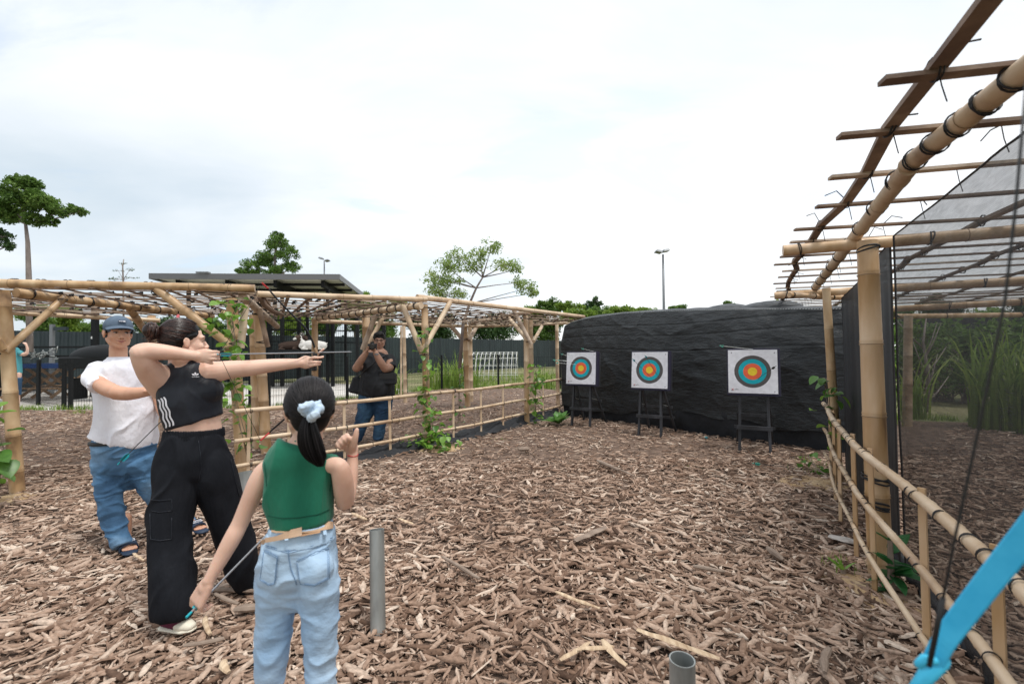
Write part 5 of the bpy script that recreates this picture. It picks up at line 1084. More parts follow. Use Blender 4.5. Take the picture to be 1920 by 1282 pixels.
    piece('branch', 660, 975, 688, 985, .014, .01, 'splinter', 'pale chip left of the standing pipe top'); piece('branch', 1300, 1075, 1360, 1085, .014, .012, 'branch', 'grey stick right of centre in the chips'); piece('branch', 1440, 1040, 1470, 1062, .02, .018, 'branch', 'rounded grey knot of wood on the right')
    piece('plastic_scrap', 1555, 1012, 1612, 1026, .05, .012, 'dirtwhite', 'flat dirty white scrap beside the right fence', 'scrap', .04, .004, 7, None)
debris()

# ================================================================== PEOPLE
def cr(P, k=4):
    P = np.array(P, float); out = []
    for i in range(len(P) - 1):
        p0 = P[max(i - 1, 0)]; p1 = P[i]; p2 = P[i + 1]; p3 = P[min(i + 2, len(P) - 1)]
        for j in range(k):
            t = j / k; out.append(.5 * ((2 * p1) + (-p0 + p2) * t + (2 * p0 - 5 * p1 + 4 * p2 - p3) * t * t + (-p0 + 3 * p1 - 3 * p2 + p3) * t ** 3))
    out.append(P[-1]); return np.array(out)
def limb(mb, specs, seg=18, rnd=True, k=4):
    """specs: (px, py, depth, half width in photo px [, depth/width ratio]) along a limb or trunk"""
    rows = []
    for i, s_ in enumerate(specs):
        p = at(*s_[:3]); q = specs[min(i + 1, len(specs) - 1)]; o = specs[max(i - 1, 0)]; dx, dy = q[0] - o[0], q[1] - o[1]; l = math.hypot(dx, dy) + 1e-6; nx, ny = -dy / l, dx / l
        tx, ty = (s_[0] - 960) / F, (s_[1] - 660) / F; st = math.sqrt(1 + (tx * nx + ty * ny) ** 2)
        rows.append((*p, s_[3] * s_[2] / F / st, s_[4] if len(s_) > 4 else 1.0))
    Q = cr(rows, k); mb.tube(Q[:, :3], Q[:, 3], seg, ref='cam', ratio=Q[:, 4], rnd=rnd); return Q
def unit(v): v = np.asarray(v, float); return v / np.linalg.norm(v)
class Head:
    """f forward, l to the person's left, u up; k = size factor"""
    def __init__(s, c, f, u=(0, 0, 1), k=1.0): s.c = np.asarray(c, float); s.f = unit(f); s.u = unit(np.asarray(u) - s.f * np.dot(u, s.f)); s.l = np.cross(s.u, s.f); s.k = k; s.ax = (s.l, s.f, s.u)
    def P(s, l, f, u): return s.c + (s.l * l + s.f * f + s.u * u) * s.k
    def E(s, mb, c, r, seg=16, rings=10): mb.ell(s.P(*c), np.array(r) * s.k, s.ax, seg, rings)
    def T(s, mb, P_, r, ratio=1.0): mb.tube([s.P(*p) for p in P_], np.array(r) * s.k, 10, rnd=True, ratio=ratio)
    def build(s, mb, face=True, ears=True, fat=1.0):
        E, T = s.E, s.T
        E(mb, (0, -.012, .032), (.074, .094, .084)); E(mb, (0, .022, -.02), (.064 * fat, .066, .082)); E(mb, (0, .045, -.082), (.03 * fat, .032, .024)); E(mb, (0, .058, -.094), (.019, .02, .015))
        for q in (-1, 1):
            T(mb, [(q * .056 * fat, .0, -.045), (q * .045 * fat, .03, -.072), (q * .015, .062, -.092)], [.018, .018, .014]); E(mb, (q * .038, .056, -.028), (.023 * fat, .022, .024)); T(mb, [(q * .05, .06, .022), (q * .03, .078, .026), (q * .01, .083, .02)], [.009, .0095, .008])
            if ears: E(mb, (q * .077, -.012, -.008), (.007, .017, .030)); T(mb, [(q * .074, -.004, .01), (q * .083, -.018, .018), (q * .084, -.026, .002), (q * .077, -.012, -.032)], [.005, .006, .006, .006])
        if face:
            T(mb, [(0, .08, .015), (0, .094, -.01), (0, .105, -.03)], [.0075, .0085, .0105]); 
            for q in (-1, 1): E(mb, (q * .012, .096, -.034), (.0085, .011, .008))
            T(mb, [(-.022, .078, -.056), (0, .088, -.054), (.022, .078, -.056)], [.0075, .0095, .0075]); T(mb, [(-.02, .077, -.067), (0, .086, -.068), (.02, .077, -.067)], [.007, .0095, .007])
        T(mb, [(0, -.02, -.06), (0, -.025, -.11)], [.047, .045])
    def features(s, t, squint=1.0, lip='lip', smile=.003, both=(-1, 1)):
        for q in both:
            c = (q * .031, .0785, .003); mb = MB(); s.E(mb, c, (.0135, .0065, .0048 * squint), 14, 8); part('eye', mb, M['eye_white'], t, True); e = col.objects[-1] if False else None
            mb = MB(); s.E(mb, (c[0] + .002, c[1] + .0042, c[2]), (.0062, .0044, .0047 * squint), 12, 8); part('iris', mb, M['iris'], t, True)
            mb = MB(); s.T(mb, [(q * .017, .082, .004 + .004 * squint), (q * .031, .0865, .003 + .0075 * squint), (q * .046, .078, .002 + .004 * squint)], [.0011, .0017, .0013]); part('eyelid', mb, M['brow'], t, True)
            mb = MB(); s.T(mb, [(q * .015, .0895, .021), (q * .031, .088, .0275), (q * .05, .073, .022)], [.0022, .0034, .0016], .55); part('eyebrow', mb, M['brow'], t, True)
        mb = MB(); s.T(mb, [(-.029, .077, -.0565 + smile), (-.01, .0925, -.0555), (0, .0935, -.057), (.01, .0925, -.0555), (.029, .077, -.0565 + smile)], [.0018, .004, .0038, .004, .0018], .8); s.T(mb, [(-.025, .079, -.060 + smile), (0, .0925, -.066), (.025, .079, -.060 + smile)], [.002, .0058, .002], .8); part('lips', mb, M[lip], t, True)
        for q in (-1, 1): mb = MB(); s.E(mb, (q * .0075, .1045, -.0395), (.0038, .003, .0018)); part('nostril', mb, M['brow'], t, True)
def strands(name, H, tie, t, n=420, rad=(.083, .103, .094), cen=(0, -.016, .034), hairline=None, mat='hair', seed=1, w_=.0032, lift=.012, lower=-.35):
    """hair combed over the skull toward a tie point: tapered strands lying on an ellipsoid"""
    r_ = np.random.default_rng(seed); V = MB(); C = np.array(cen); Rr = np.array(rad); tu = (np.array(tie) - C) / Rr; tu /= np.linalg.norm(tu); k = 0; tries = 0
    while k < n and tries < n * 40:
        tries += 1; q = r_.normal(size=3); q /= np.linalg.norm(q)
        if not hairline(q): continue
        k += 1; m = 8; P_ = []; om = math.acos(np.clip(np.dot(q, tu), -1, 1)); 
        if om < .12 or om > 2.7: continue
        bump = r_.uniform(.0, .035)
        for j in range(m):
            u = j / (m - 1); d = (math.sin((1 - u) * om) * q + math.sin(u * om) * tu) / math.sin(om); P_.append(H.P(*(C + d * Rr * (1 + bump * math.sin(u * math.pi) + .012))))
        wv = w_ * H.k * r_.uniform(.7, 1.4); V.tube(P_, wv * np.array([.5, .9, 1, 1, 1, .95, .9, .8]), 5, tone=float(np.clip(r_.normal(.45, .28), 0, 1)), cap=True)
    return part(name, V, M[mat], t, True)

def hand(mb, w, d, n, th, k=1.0, curl=(40, 45, 50, 55), thumb=(.5, .2), spread=.0, curls=None, tcurl=.5):
    """w wrist, d finger direction, n palm normal (fingers curl to it), th thumb side"""
    d = unit(d); n = unit(np.asarray(n) - d * np.dot(n, d)); s_ = np.cross(d, n); s_ = s_ if np.dot(s_, th) > 0 else -s_; w = np.asarray(w, float)
    W = lambda a, b, c: w + (d * a + s_ * b + n * c) * k
    for b in (-.026, -.009, .009, .026): mb.tube([W(.0, b * .55, 0), W(.03, b * .8, .001), W(.075, b, 0)], np.array([.014, .0135, .0115]) * k, 10, rnd=True)
    mb.tube([W(-.02, 0, 0), W(.02, 0, 0)], np.array([.022, .026]) * k, 12, rnd=True, ref=tuple(n), ratio=.7)
    tips = []
    for i, (b, L_) in enumerate(((.028, .070), (.0095, .078), (-.0095, .072), (-.028, .056))):
        cs = curls[i] if curls else (curl[i] * .8, curl[i], curl[i] * .6); p = W(.075, b, 0); a = 0; P_ = [W(.06, b, 0), p]; dd = d + s_ * spread * (1.5 - i)
        for seg_, cc in zip((.45, .32, .25), cs):
            a += math.radians(cc); p = p + (unit(dd) * math.cos(a) + n * math.sin(a)) * L_ * seg_ * k; P_.append(p)
        P_ = cr(P_, 3); mb.tube(P_, np.linspace(.0092, .0068, len(P_)) * k, 10, rnd=True); tips.append(P_[-1])
    a0, a1 = thumb; p0 = W(.012, .02, .006); d1 = unit(d * math.cos(a0) + s_ * math.sin(a0) + n * a1); p1 = p0 + d1 * .042 * k; d2 = unit(d1 + d * tcurl * .6 + n * tcurl * .4); p2 = p1 + d2 * .032 * k; p3 = p2 + unit(d2 + d * tcurl * .4) * .026 * k
    P_ = cr([p0, p1, p2, p3], 3); mb.tube(P_, np.linspace(.0135, .0082, len(P_)) * k, 10, rnd=True); tips.append(P_[-1]); return tips

def wrinkle(f1=9, a1=.006, f2=22, a2=.002, st=(1, 1, 1), seed=0):
    def fn(V):
        q = V * np.array(st); w_ = fbm(q * 3, 2, seed + 7)[:, None] * 1.2; r1 = 1 - np.abs(fbm((q + w_ * .12) * f1, 2, seed)) * 5
        return a1 * (np.clip(r1, 0, 1) ** 2 - .4) + a2 * fbm(q * f2, 3, seed + 3) * 2
    return fn
def folds(a=.012, f=9, st=(1, 1, 1), seed=0, a2=.003):
    def fn(V):
        q = V * np.array(st) * f; w1 = fbm(q * .6 + 5, 2, seed + 1)[:, None]; w2 = fbm(q * .6 + 50, 2, seed + 2)[:, None]; q = q + np.hstack([w1, w2, w1 - w2]) * 2.2
        r = np.clip(1 - np.abs(fbm(q, 2, seed)) * 7, 0, 1); soft = fbm(q * .5, 2, seed + 9)
        return a * (r ** 1.5 - .25) + a * 1.4 * soft + a2 * fbm(q * 2.7, 2, seed + 4) * 2
    return fn

# ------------------------------------------------ the archer
def archer():
    D0 = 2.56; t = thing('person', 'woman in black crop top and wide black trousers drawing a bow, hair in a bun', 'person', gnd(385, 1150))
    hc = at(348, 641, 2.55); H = Head(hc, (.66, .75, .02), (-.02, .0, 1), 1.0)
    mb = MB(); H.build(mb)
    limb(mb, [(340, 660, 2.56, 25), (341, 676, 2.57, 26), (344, 690, 2.57, 31)])
    limb(mb, [(345, 690, 2.57, 34, .7), (352, 703, 2.57, 46, .65), (355, 730, 2.57, 56, .7), (358, 765, 2.57, 56, .72), (364, 800, 2.58, 53.5, .74), (366, 825, 2.58, 54, .7), (364, 850, 2.56, 55, .6)], 28)
    # drawing arm: shoulder up and back toward the camera, elbow high, forearm along the cheek
    limb(mb, [(322, 716, 2.56, 34), (304, 712, 2.52, 31), (286, 700, 2.45, 27), (272, 682, 2.38, 23), (262, 665, 2.34, 19)])
    limb(mb, [(303, 735, 2.54, 20), (285, 708, 2.46, 22), (268, 675, 2.36, 20)])
    limb(mb, [(260, 662, 2.335, 17), (276, 659, 2.36, 17), (305, 660, 2.40, 15), (335, 663, 2.43, 12), (362, 666, 2.455, 9.5), (372, 667, 2.46, 9.5)])
    # drawing hand: back of the hand toward us, three fingers hooked on the string
    limb(mb, [(368, 667, 2.46, 11, .6), (380, 667, 2.47, 13.5, .55), (392, 667, 2.48, 13, .55)])
    for (a, b) in (((388, 660), [(396, 660), (404, 659), (410, 660)]), ((388, 666), [(397, 666.5), (405, 666), (411, 666.5)]), ((388, 672), [(397, 673), (404, 673), (410.5, 673.5)]), ((384, 676), [(391, 679), (396, 680.5), (398, 681)])):
        P_ = [at(a[0], a[1], 2.47)] + [at(x, y, 2.475 + .018 * i * i) for i, (x, y) in enumerate(b)]; mb.tube(cr(P_, 3), np.linspace(.0105, .0078, 10), 10, rnd=True)
    P_ = [at(376, 660, 2.49), at(386, 656, 2.51), at(394, 657, 2.52)]; mb.tube(P_, [.012, .010, .008], 10, rnd=True)
    # bow arm
    limb(mb, [(385, 699, 2.60, 22), (405, 697, 2.63, 20), (430, 693, 2.67, 17), (468, 690, 2.72, 15), (500, 686, 2.76, 13), (530, 683, 2.80, 11), (556, 681, 2.83, 8.8), (566, 680, 2.84, 8.6)])
    G = at(591, 683, 2.86)
    limb(mb, [(562, 680, 2.84, 9, .8), (572, 679, 2.85, 12.5, .6), (578, 679, 2.85, 12, .6)])
    for (P_, r0) in (([(582, 672, 2.83), (590, 670, 2.81), (598, 670.5, 2.82), (606, 669, 2.85)], .0105), ([(582, 679, 2.83), (590, 678.5, 2.805), (597, 678.5, 2.82), (602, 678, 2.845)], .0105), ([(582, 686, 2.83), (590, 684, 2.805), (596, 683.5, 2.82), (600, 683, 2.84)], .010), ([(578, 672, 2.87), (588, 670, 2.90), (598, 662, 2.90), (607, 654, 2.90)], .0095)):
        Q = cr([at(*p) for p in P_], 3); mb.tube(Q, np.linspace(r0, r0 * .75, len(Q)), 10, rnd=True)
    sculpt(mb, .0048, 3, 'body', M['skin_w'], t)
    H.features(t, .55, both=(-1, 1))
    # hair: smooth cap, strands pulled to a bun
    hl = lambda q: not (q[1] > .6 and q[2] < .42 + .3 * (1 - abs(q[0]))) and not (q[2] < -.35 and q[1] > -.2) and not (abs(q[0]) > .55 and q[1] > .05 and q[2] < -.12 + .5 * max(q[1], 0)) and q[2] > -.62
    bun = H.P(-.005, -.125, .062)
    mb = MB(); H.E(mb, (0, -.022, .042), (.080, .098, .088)); H.E(mb, (0, -.06, -.0), (.070, .055, .07)); H.T(mb, [(0, -.07, -.04), (0, -.1, .03)], [.035, .03])
    for q in (-1, 1): H.T(mb, [(q * .066, .036, .036), (q * .0725, .012, .03), (q * .062, -.05, .01)], [.006, .009, .02])
    sculpt(mb, .005, 3, 'hair', M['hair'], t, lambda V: .0015 * fbm(V * 60, 2, 5))
    strands('hair_strands', H, (-.0, -.118, .062), t, 950, hairline=hl, mat='hair_brown', seed=3, w_=.0026, rad=(.083, .101, .091), cen=(0, -.02, .04))
    mb = MB(); r_ = np.random.default_rng(9)
    mb.ell(bun - H.f * .028, (.034, .04, .042), H.ax)
    for i in range(90):
        a = r_.uniform(0, 6.28); tl = r_.uniform(-.9, .9); P_ = []; rr = .042 * r_.uniform(.9, 1.08)
        for j in range(9):
            b = a + j * .42; v = H.l * math.cos(b) + H.u * math.sin(b) * 1.0; P_.append(bun - H.f * (.028 - .03 * tl * math.cos(j * .4)) + v * rr * math.sqrt(max(.15, 1 - (tl * .75) ** 2)))
        mb.tube(P_, .0034, 5, tone=float(np.clip(r_.normal(.6, .3), 0, 1)))
    mb.t = mb.t if len(mb.t) == len(mb.f) else [0.3] * (len(mb.f) - len(mb.t)) + mb.t
    part('bun', mb, M['hair_brown'], t, True)
    mb = MB()
    for i in range(26):
        p = H.P(r_.uniform(-.03, .03), -.1, r_.uniform(-.0, .05)); mb.tube([p, p - H.f * .05 + H.u * r_.uniform(-.03, .0) - H.l * r_.uniform(-.02, .02), p - H.f * r_.uniform(.06, .1) - H.u * r_.uniform(.01, .06)], [.002, .0016, .0006], 4, tone=1.0)
    part('loose_hair', mb, M['hair_brown'], t, True)
    mb = MB(); p = at(334, 597, 2.6); mb.bar(p - H.u * .03, p + H.u * .012, .018, .01); mb.ell(p + H.u * .012, (.009, .006, .012)); part('hair_clip', mb, M['pink'], t, True)
    # crop top
    mb = MB()
    limb(mb, [(343, 679, 2.57, 28.5, .95), (345, 689, 2.57, 36, .8), (351, 703, 2.57, 49, .72), (354, 728, 2.57, 60.5, .77), (356, 748, 2.57, 62, .78), (360, 772, 2.575, 60, .77), (366, 791, 2.58, 57, .77)], 30, rnd=False)
    for (x, y, Y) in ((386, 733, 2.585), (354, 735, 2.55)): mb.ell(at(x, y, Y), (.082, .092, .084))
    o = sculpt(mb, .006, 8, 'crop_top', M['blacktop'], t, folds(.006, 7, (1, 1, .6), 4, .001))
    # raglan stripes on the side: three curved bands standing just proud of the cloth
    for k in range(3):
        x0, x1 = 296 + k * 5.0, 311 + k * 6.6; P_ = []
        dg = bpy.context.evaluated_depsgraph_get(); mb = MB(); rows = []
        for j in range(15):
            u = j / 14; px = x0 + (x1 - x0) * u ** .9 + 1.2 * math.sin(u * 16); py = 749 + 53 * u - k * 2.2; dr = ray(px, py); dr /= np.linalg.norm(dr)
            dr2 = ray(px + 3.1, py - .7); dr2 /= np.linalg.norm(dr2); rr = []
            for dd in (dr, dr2):
                hit, loc_, no, _ = o.ray_cast(Vector(tuple(C0 - wloc(t))), Vector(tuple(dd)))
                if hit: rr.append(np.array(loc_) + wloc(t) + np.array(no) * .0025)
            if len(rr) == 2: rows.append(rr)
        if len(rows) > 3:
            V_ = [p for r__ in rows for p in r__]; mb.add(V_, [(2 * i, 2 * i + 1, 2 * i + 3, 2 * i + 2) for i in range(len(rows) - 1)]); part('side_stripe', mb, M['stripe'], t, True)
    # chest emblem: three leaves over a word
    dr = ray(366, 703); hit, loc_, no, _ = o.ray_cast(Vector(tuple(C0 - wloc(t))), Vector(tuple(unit(dr))))
    if hit:
        p = np.array(loc_) + wloc(t) + np.array(no) * .004; n = np.array(no); ux = unit(np.cross((0, 0, 1), n)); uy = np.cross(n, ux); mb = MB()
        for a, l_ in ((-62, .020), (0, .021), (62, .020)):
            a = R(a); dd = ux * math.sin(a) + uy * math.cos(a) * .9; sd_ = np.cross(n, dd); b0 = p - uy * .002; mb.add([b0, b0 + dd * l_ * .55 + sd_ * .0055, b0 + dd * l_, b0 + dd * l_ * .55 - sd_ * .0055], [(0, 1, 2, 3)])
        part('emblem', mb, M['stripe'], t); text_part('emblem_lettering', 'adidas', .014, p - uy * .010, (ux, uy, n), M['stripe'], t)
    # trousers
    mb = MB()
    limb(mb, [(366, 808, 2.58, 55.5, .8), (365, 818, 2.58, 57, .8), (364, 845, 2.57, 66, .74), (362, 870, 2.56, 72, .68), (361, 888, 2.55, 70, .62), (361, 900, 2.55, 58, .55)], 30, rnd='end')
    limb(mb, [(330, 850, 2.54, 34, 1.2), (329, 870, 2.53, 42, 1.15), (329, 895, 2.51, 45, 1.1), (328, 922, 2.49, 43.5), (320, 965, 2.46, 43), (318, 1004, 2.43, 41), (319, 1045, 2.41, 43), (323, 1086, 2.39, 46.5), (325, 1120, 2.37, 46), (323, 1143, 2.36, 42), (321, 1155, 2.355, 37)], 26, rnd=False)
    limb(mb, [(394, 850, 2.6, 32, 1.2), (398, 870, 2.6, 38, 1.15), (402, 895, 2.61, 42, 1.1), (411, 922, 2.63, 41), (425, 965, 2.66, 38.5), (438, 1004, 2.69, 38), (449, 1040, 2.71, 36), (459, 1070, 2.73, 33), (467, 1092, 2.75, 27), (470, 1103, 2.76, 22)], 26, rnd=False)
    tr = sculpt(mb, .0075, 9, 'trousers', M['blackpant'], t, folds(.014, 6, (1, 1, .4), 14))
    mb = MB(); Q = []
    limb(mb, [(366.5, 803, 2.58, 55, .8), (366, 810, 2.58, 56.5, .81), (365.5, 819, 2.58, 57.5, .82)], 60, rnd=False); sculpt(mb, .0045, 1, 'waistband', M['blackpant'], t, lambda V: .0035 * np.sin((V[:, 0] * 1.0 + V[:, 1]) * 420))
    ro = Vector(tuple(C0 - wloc(t)))
    def ont(x, y, l_=.002):
        h, lo, no, _ = tr.ray_cast(ro, Vector(tuple(unit(ray(x, y))))); return (np.array(lo) + wloc(t) + np.array(no) * l_) if h else None
    for nm, P_ in (('cargo_flap', [(283, 936), (300, 938), (322, 936), (323, 957), (300, 960), (283, 957)]), ('cargo_pocket', [(282, 962), (283, 1010), (300, 1013), (322, 1010), (322, 962)]), ('fly_seam', [(372, 826), (376, 850), (377, 880), (372, 905)]), ('side_seam', [(432, 860), (441, 900), (450, 935)])):
        pts = []
        for (x0, y0), (x1, y1) in zip(P_[:-1], P_[1:]):
            for j in range(6): pts.append(ont(x0 + (x1 - x0) * j / 6, y0 + (y1 - y0) * j / 6))
        pts = [p for p in pts if p is not None]
        if len(pts) > 3: mb = MB(); mb.tube(pts, .0022, 5); part(nm, mb, M['blacktop'], t, True)
    # shoes
    g = gnd(328, 1180); 
    def shoe(a, b, y):
        a = np.asarray(a, float); b = np.asarray(b, float); d = unit(b - a); L_ = np.linalg.norm(b - a); s_ = unit(np.cross(d, (0, 0, 1))); root = wloc(t)
        mb = MB(); mb.tube([a + d * L_ * u + np.array([0, 0, .018]) for u in (0, .25, .6, .85, 1)], [.034, .036, .043, .044, .032], 16, ref=(0, 0, 1), ratio=.32, rnd=True); o1 = sculpt(mb, .005, 2, 'shoe_sole', M['cream'], t)
        mb = MB(); mb.tube([a + d * L_ * u + np.array([0, 0, h]) for u, h in ((0, .06), (.2, .06), (.45, .055), (.62, .045))], [.033, .037, .038, .036], 16, ref=(0, 0, 1), ratio=1.1, rnd=True); sculpt(mb, .005, 2, 'shoe_upper', M['burg'], t)
        mb = MB(); mb.tube([a + d * L_ * u + np.array([0, 0, h]) for u, h in ((.6, .042), (.8, .036), (.98, .032))], [.039, .040, .031], 16, ref=(0, 0, 1), ratio=.75, rnd=True); sculpt(mb, .005, 2, 'toe_cap', M['cream'], t)
    a = gnd(300, 1188, .015); b = gnd(352, 1190, .015); shoe(a + np.array([0, .03, 0]), b + np.array([.0, .02, 0]), 0); a = gnd(452, 1112, .015); shoe(a, a + np.array([.14, .13, 0]), 0)
    return H
archer()

# ------------------------------------------------ the bow and loose arrows
def bow():
    Gx = at(591, 680, 2.86)
    def bd(px): # depth of the bow plane at this picture column
        k = (px - 960) / F; g0 = Gx[0]; s_ = (k * Gx[1] - g0) / (-.727 + .687 * k); return Gx[1] - .687 * s_
    t = thing('recurve_bow', 'black recurve bow with red limb tips held drawn by the archer', 'bow', Gx)
    def LT(pts, r, mat, name):
        Q = cr([at(x, y, bd(x)) for x, y in pts], 5); mb = MB(); mb.tube(Q, np.linspace(r[0], r[1], len(Q)), 8, ref=(.687, .727, 0) if False else None, ratio=.6); part(name, mb, M[mat], t, True)
    LT([(590, 656), (588, 645), (580, 628), (570, 612), (552, 594), (530, 572), (512, 552), (502, 540)], (.0095, .0065), 'black_metal', 'upper_limb')
    LT([(503, 541), (497, 536), (491, 530)], (.0085, .008), 'red', 'upper_tip')
    LT([(587, 702), (583, 722), (573, 745), (556, 766), (535, 784), (512, 804), (505, 811)], (.0095, .0065), 'black_metal', 'lower_limb')
    LT([(505, 811), (497, 818), (488, 826)], (.008, .0075), 'red', 'lower_tip')
    LT([(590, 652), (593, 660), (594, 668), (591, 674)], (.012, .014), 'wood', 'riser_upper'); LT([(590, 690), (589, 697), (587, 706)], (.014, .011), 'wood', 'riser_lower')
    LT([(591, 662), (591, 672), (589.5, 682), (589, 695)], (.023, .025), 'rubber', 'grip')
    nk = at(411, 664.5, 2.495); ut = at(491, 531, bd(491)); lt = at(488, 825, bd(488)); mb = MB(); mb.tube([ut, nk], .0013, 6); mb.tube([nk, lt], .0013, 6); part('bowstring', mb, M['rubber'], t)
bow()
arrow(at(404, 664.5, 2.49), at(660, 659.5, 3.04), 'silver arrow with teal vanes nocked on the drawn black bow', 'arrow', 'teal', .0036, None, .012, .06)
arrow(at(222, 869, 2.95), at(330, 762, 3.1), 'arrow with teal vanes slanting between the instructor and the archer', 'arrow_dark', 'teal', .003, None, .016, .06)
arrow(at(353, 1153, 1.40), at(533, 968, 1.86), 'arrow held vanes down in the girl left hand', 'arrow', 'teal', .0034, None, .011, .05)

# ------------------------------------------------ the girl seen from behind
def girl():
    Y = 1.5; t = thing('person', 'girl in green sleeveless top and light jeans seen from behind, ponytail in blue scrunchie', 'person', np.array([at(558, 1000, Y)[0], Y, 0]))
    hc = at(580, 770, 1.51); f = unit(ray(580, 660) * np.array([1, 1, 0])); f = unit(f + np.array([-.10, -.0, 0])); H = Head(hc, f, (0, 0, 1), .875)
    mb = MB(); H.build(mb)
    limb(mb, [(576, 800, 1.52, 25), (572, 822, 1.52, 25), (566, 842, 1.51, 34)])
    limb(mb, [(563, 852, 1.5, 40, .5), (561, 872, 1.5, 58, .5), (561, 905, 1.5, 58, .55), (562, 945, 1.5, 55, .6), (563, 985, 1.5, 54, .62), (561, 1030, 1.5, 56, .6)], 26)
    limb(mb, [(510, 874, 1.5, 15), (497, 882, 1.5, 17.5), (484, 905, 1.495, 19.5), (466, 945, 1.49, 17), (450, 981, 1.485, 15.5), (436, 1008, 1.47, 16), (415, 1046, 1.455, 14), (396, 1080, 1.44, 11), (390, 1090, 1.435, 10.5)])
    limb(mb, [(620, 872, 1.5, 15), (635, 874, 1.5, 17.5), (642, 895, 1.51, 20), (645, 920, 1.53, 20), (647, 940, 1.56, 18)])
    limb(mb, [(648, 941, 1.57, 16), (654, 915, 1.60, 15), (659, 885, 1.62, 12.5), (661, 862, 1.635, 10.5), (661, 850, 1.64, 10)])
    # left hand: back of the hand to us, pinching the arrow near its vanes
    hand(mb, at(388, 1094, 1.435), (-.46, -.05, -.88), (.45, .85, .1), (-1, 0, -.2), .84, curls=((22, 30, 22), (30, 42, 30), (38, 50, 35), (45, 55, 35)), thumb=(.35, .5), tcurl=.5)
    # right hand: fist with the thumb up
    limb(mb, [(661, 852, 1.64, 10.5, .8), (659, 840, 1.645, 13, .8), (652, 830, 1.65, 14, .8)])
    for i, (bx, by) in enumerate(((651, 816), (643.5, 820), (637.5, 826), (632.5, 832.5))):
        Q = cr([at(655 - i * 3.2, 834 + i * 1.5, 1.64), at(bx + 2, by + 5, 1.655), at(bx - .5, by - .5, 1.64), at(bx + 3.4, by + 5.5, 1.615), at(bx + 7, by + 8.5, 1.625)], 3); mb.tube(Q, np.linspace(.0098, .0078, len(Q)) * (1 - .05 * i), 10, rnd=True)
    Q = cr([at(659, 845, 1.635), at(663, 831, 1.625), at(666.5, 819, 1.62), at(668, 810, 1.62), at(669.5, 804.5, 1.62)], 3); mb.tube(Q, [.0155, .015, .0145, .0135, .0125, .0115, .0108, .0104, .0100, .0095, .0088, .0080, .0070], 12, rnd=True)
    sculpt(mb, .0038, 3, 'body', M['skin_g'], t)
    H.features(t)
    hl = lambda q: not (q[1] > .5 and q[2] < .5) and not (abs(q[0]) > .5 and q[1] > .15 and q[2] < .15) and q[2] > -.82 and not (q[2] < -.5 and q[1] > -.25)
    mb = MB(); H.E(mb, (0, -.018, .036), (.0825, .100, .092)); H.E(mb, (0, -.052, -.012), (.070, .058, .072)); 
    for q in (-1, 1): H.T(mb, [(q * .070, .03, .045), (q * .078, .0, .03), (q * .066, -.05, .0)], [.013, .014, .02])
    sculpt(mb, .005, 2, 'hair', M['hair'], t)
    tie = (.004, -.112, -.004)
    strands('hair_strands', H, tie, t, 1100, hairline=hl, mat='hair', seed=5, w_=.0021, rad=(.085, .103, .095), cen=(0, -.018, .034))
    tp = H.P(*tie)
    # ponytail
    r_ = np.random.default_rng(4); mb = MB()
    ctrl = [(at(582, 776, 1.40), .012), (at(578, 792, 1.385), .020), (at(579, 815, 1.385), .032), (at(584, 838, 1.39), .036), (at(592, 858, 1.395), .031), (at(601, 874, 1.40), .010)]
    for i in range(520):
        a = r_.uniform(0, 6.28); rr = math.sqrt(r_.uniform(0, 1)); L_ = r_.uniform(.72, 1.08); P_ = []
        for p, rad in ctrl: P_.append(p + np.array([math.cos(a) * rr * rad * 1.05, math.sin(a) * rr * rad * .8, 0]))
        Q = cr(P_, 3); m = int(len(Q) * min(L_, 1)); Q = Q[:max(m, 6)]; mb.tube(Q, np.linspace(.0019, .0005, len(Q)), 4, tone=float(np.clip(r_.normal(.4, .3), 0, 1)))
    part('ponytail', mb, M['hair'], t, True)
    # scrunchie: gathered ring
    mb = MB(); P_ = []; rr = []; cc = at(583, 770, 1.375)
    for i in range(73):
        a = i / 72 * 2 * math.pi; R_ = .0215 + .004 * math.sin(a * 9) * (i % 2); P_.append(cc + np.array([math.cos(a) * R_ * 1.05, .02 * math.sin(a * 2), math.sin(a) * R_ * .85])); rr.append(.0112 + .003 * math.sin(i * 1.9) + .002 * math.sin(i * .7))
    mb.tube(P_, rr, 12, cap=True); mb.ell(cc + np.array([0, .015, 0]), (.02, .02, .02)); sculpt(mb, .0032, 1, 'scrunchie', M['scrunch'], t, lambda V: .003 * fbm(V * 90, 2, 6) * 2)
    for s_ in (-1, 1): mb = MB(); H.T(mb, [(s_ * .082, -.03, .012), (s_ * .073, -.062, .008), (s_ * .05, -.092, .006)], [.0035, .005, .0035]); part('hair_twist', mb, M['hair'], t, True)
    # top
    mb = MB()
    limb(mb, [(573, 834, 1.515, 29, .95), (570, 841, 1.51, 39, .8), (563, 853, 1.5, 60, .66), (561.5, 864, 1.5, 70.5, .6), (561, 885, 1.5, 67, .62), (560, 915, 1.5, 64, .66), (561, 945, 1.5, 61.5, .7), (562.5, 968, 1.5, 59.5, .72), (563.5, 981, 1.5, 58.5, .73)], 34, rnd=False)
    gtop = sculpt(mb, .0045, 4, 'sleeveless_top', M['greentop'], t, folds(.013, 7, (1.1, 1.1, .35), 24, .0012))
    mb = MB(); limb(mb, [(573.5, 828, 1.517, 28.5, .98), (572, 837, 1.512, 31.5, .98)], 30, rnd=False, k=3); sculpt(mb, .004, 2, 'collar_band', M['greentop'], t)
    # jeans
    mb = MB()
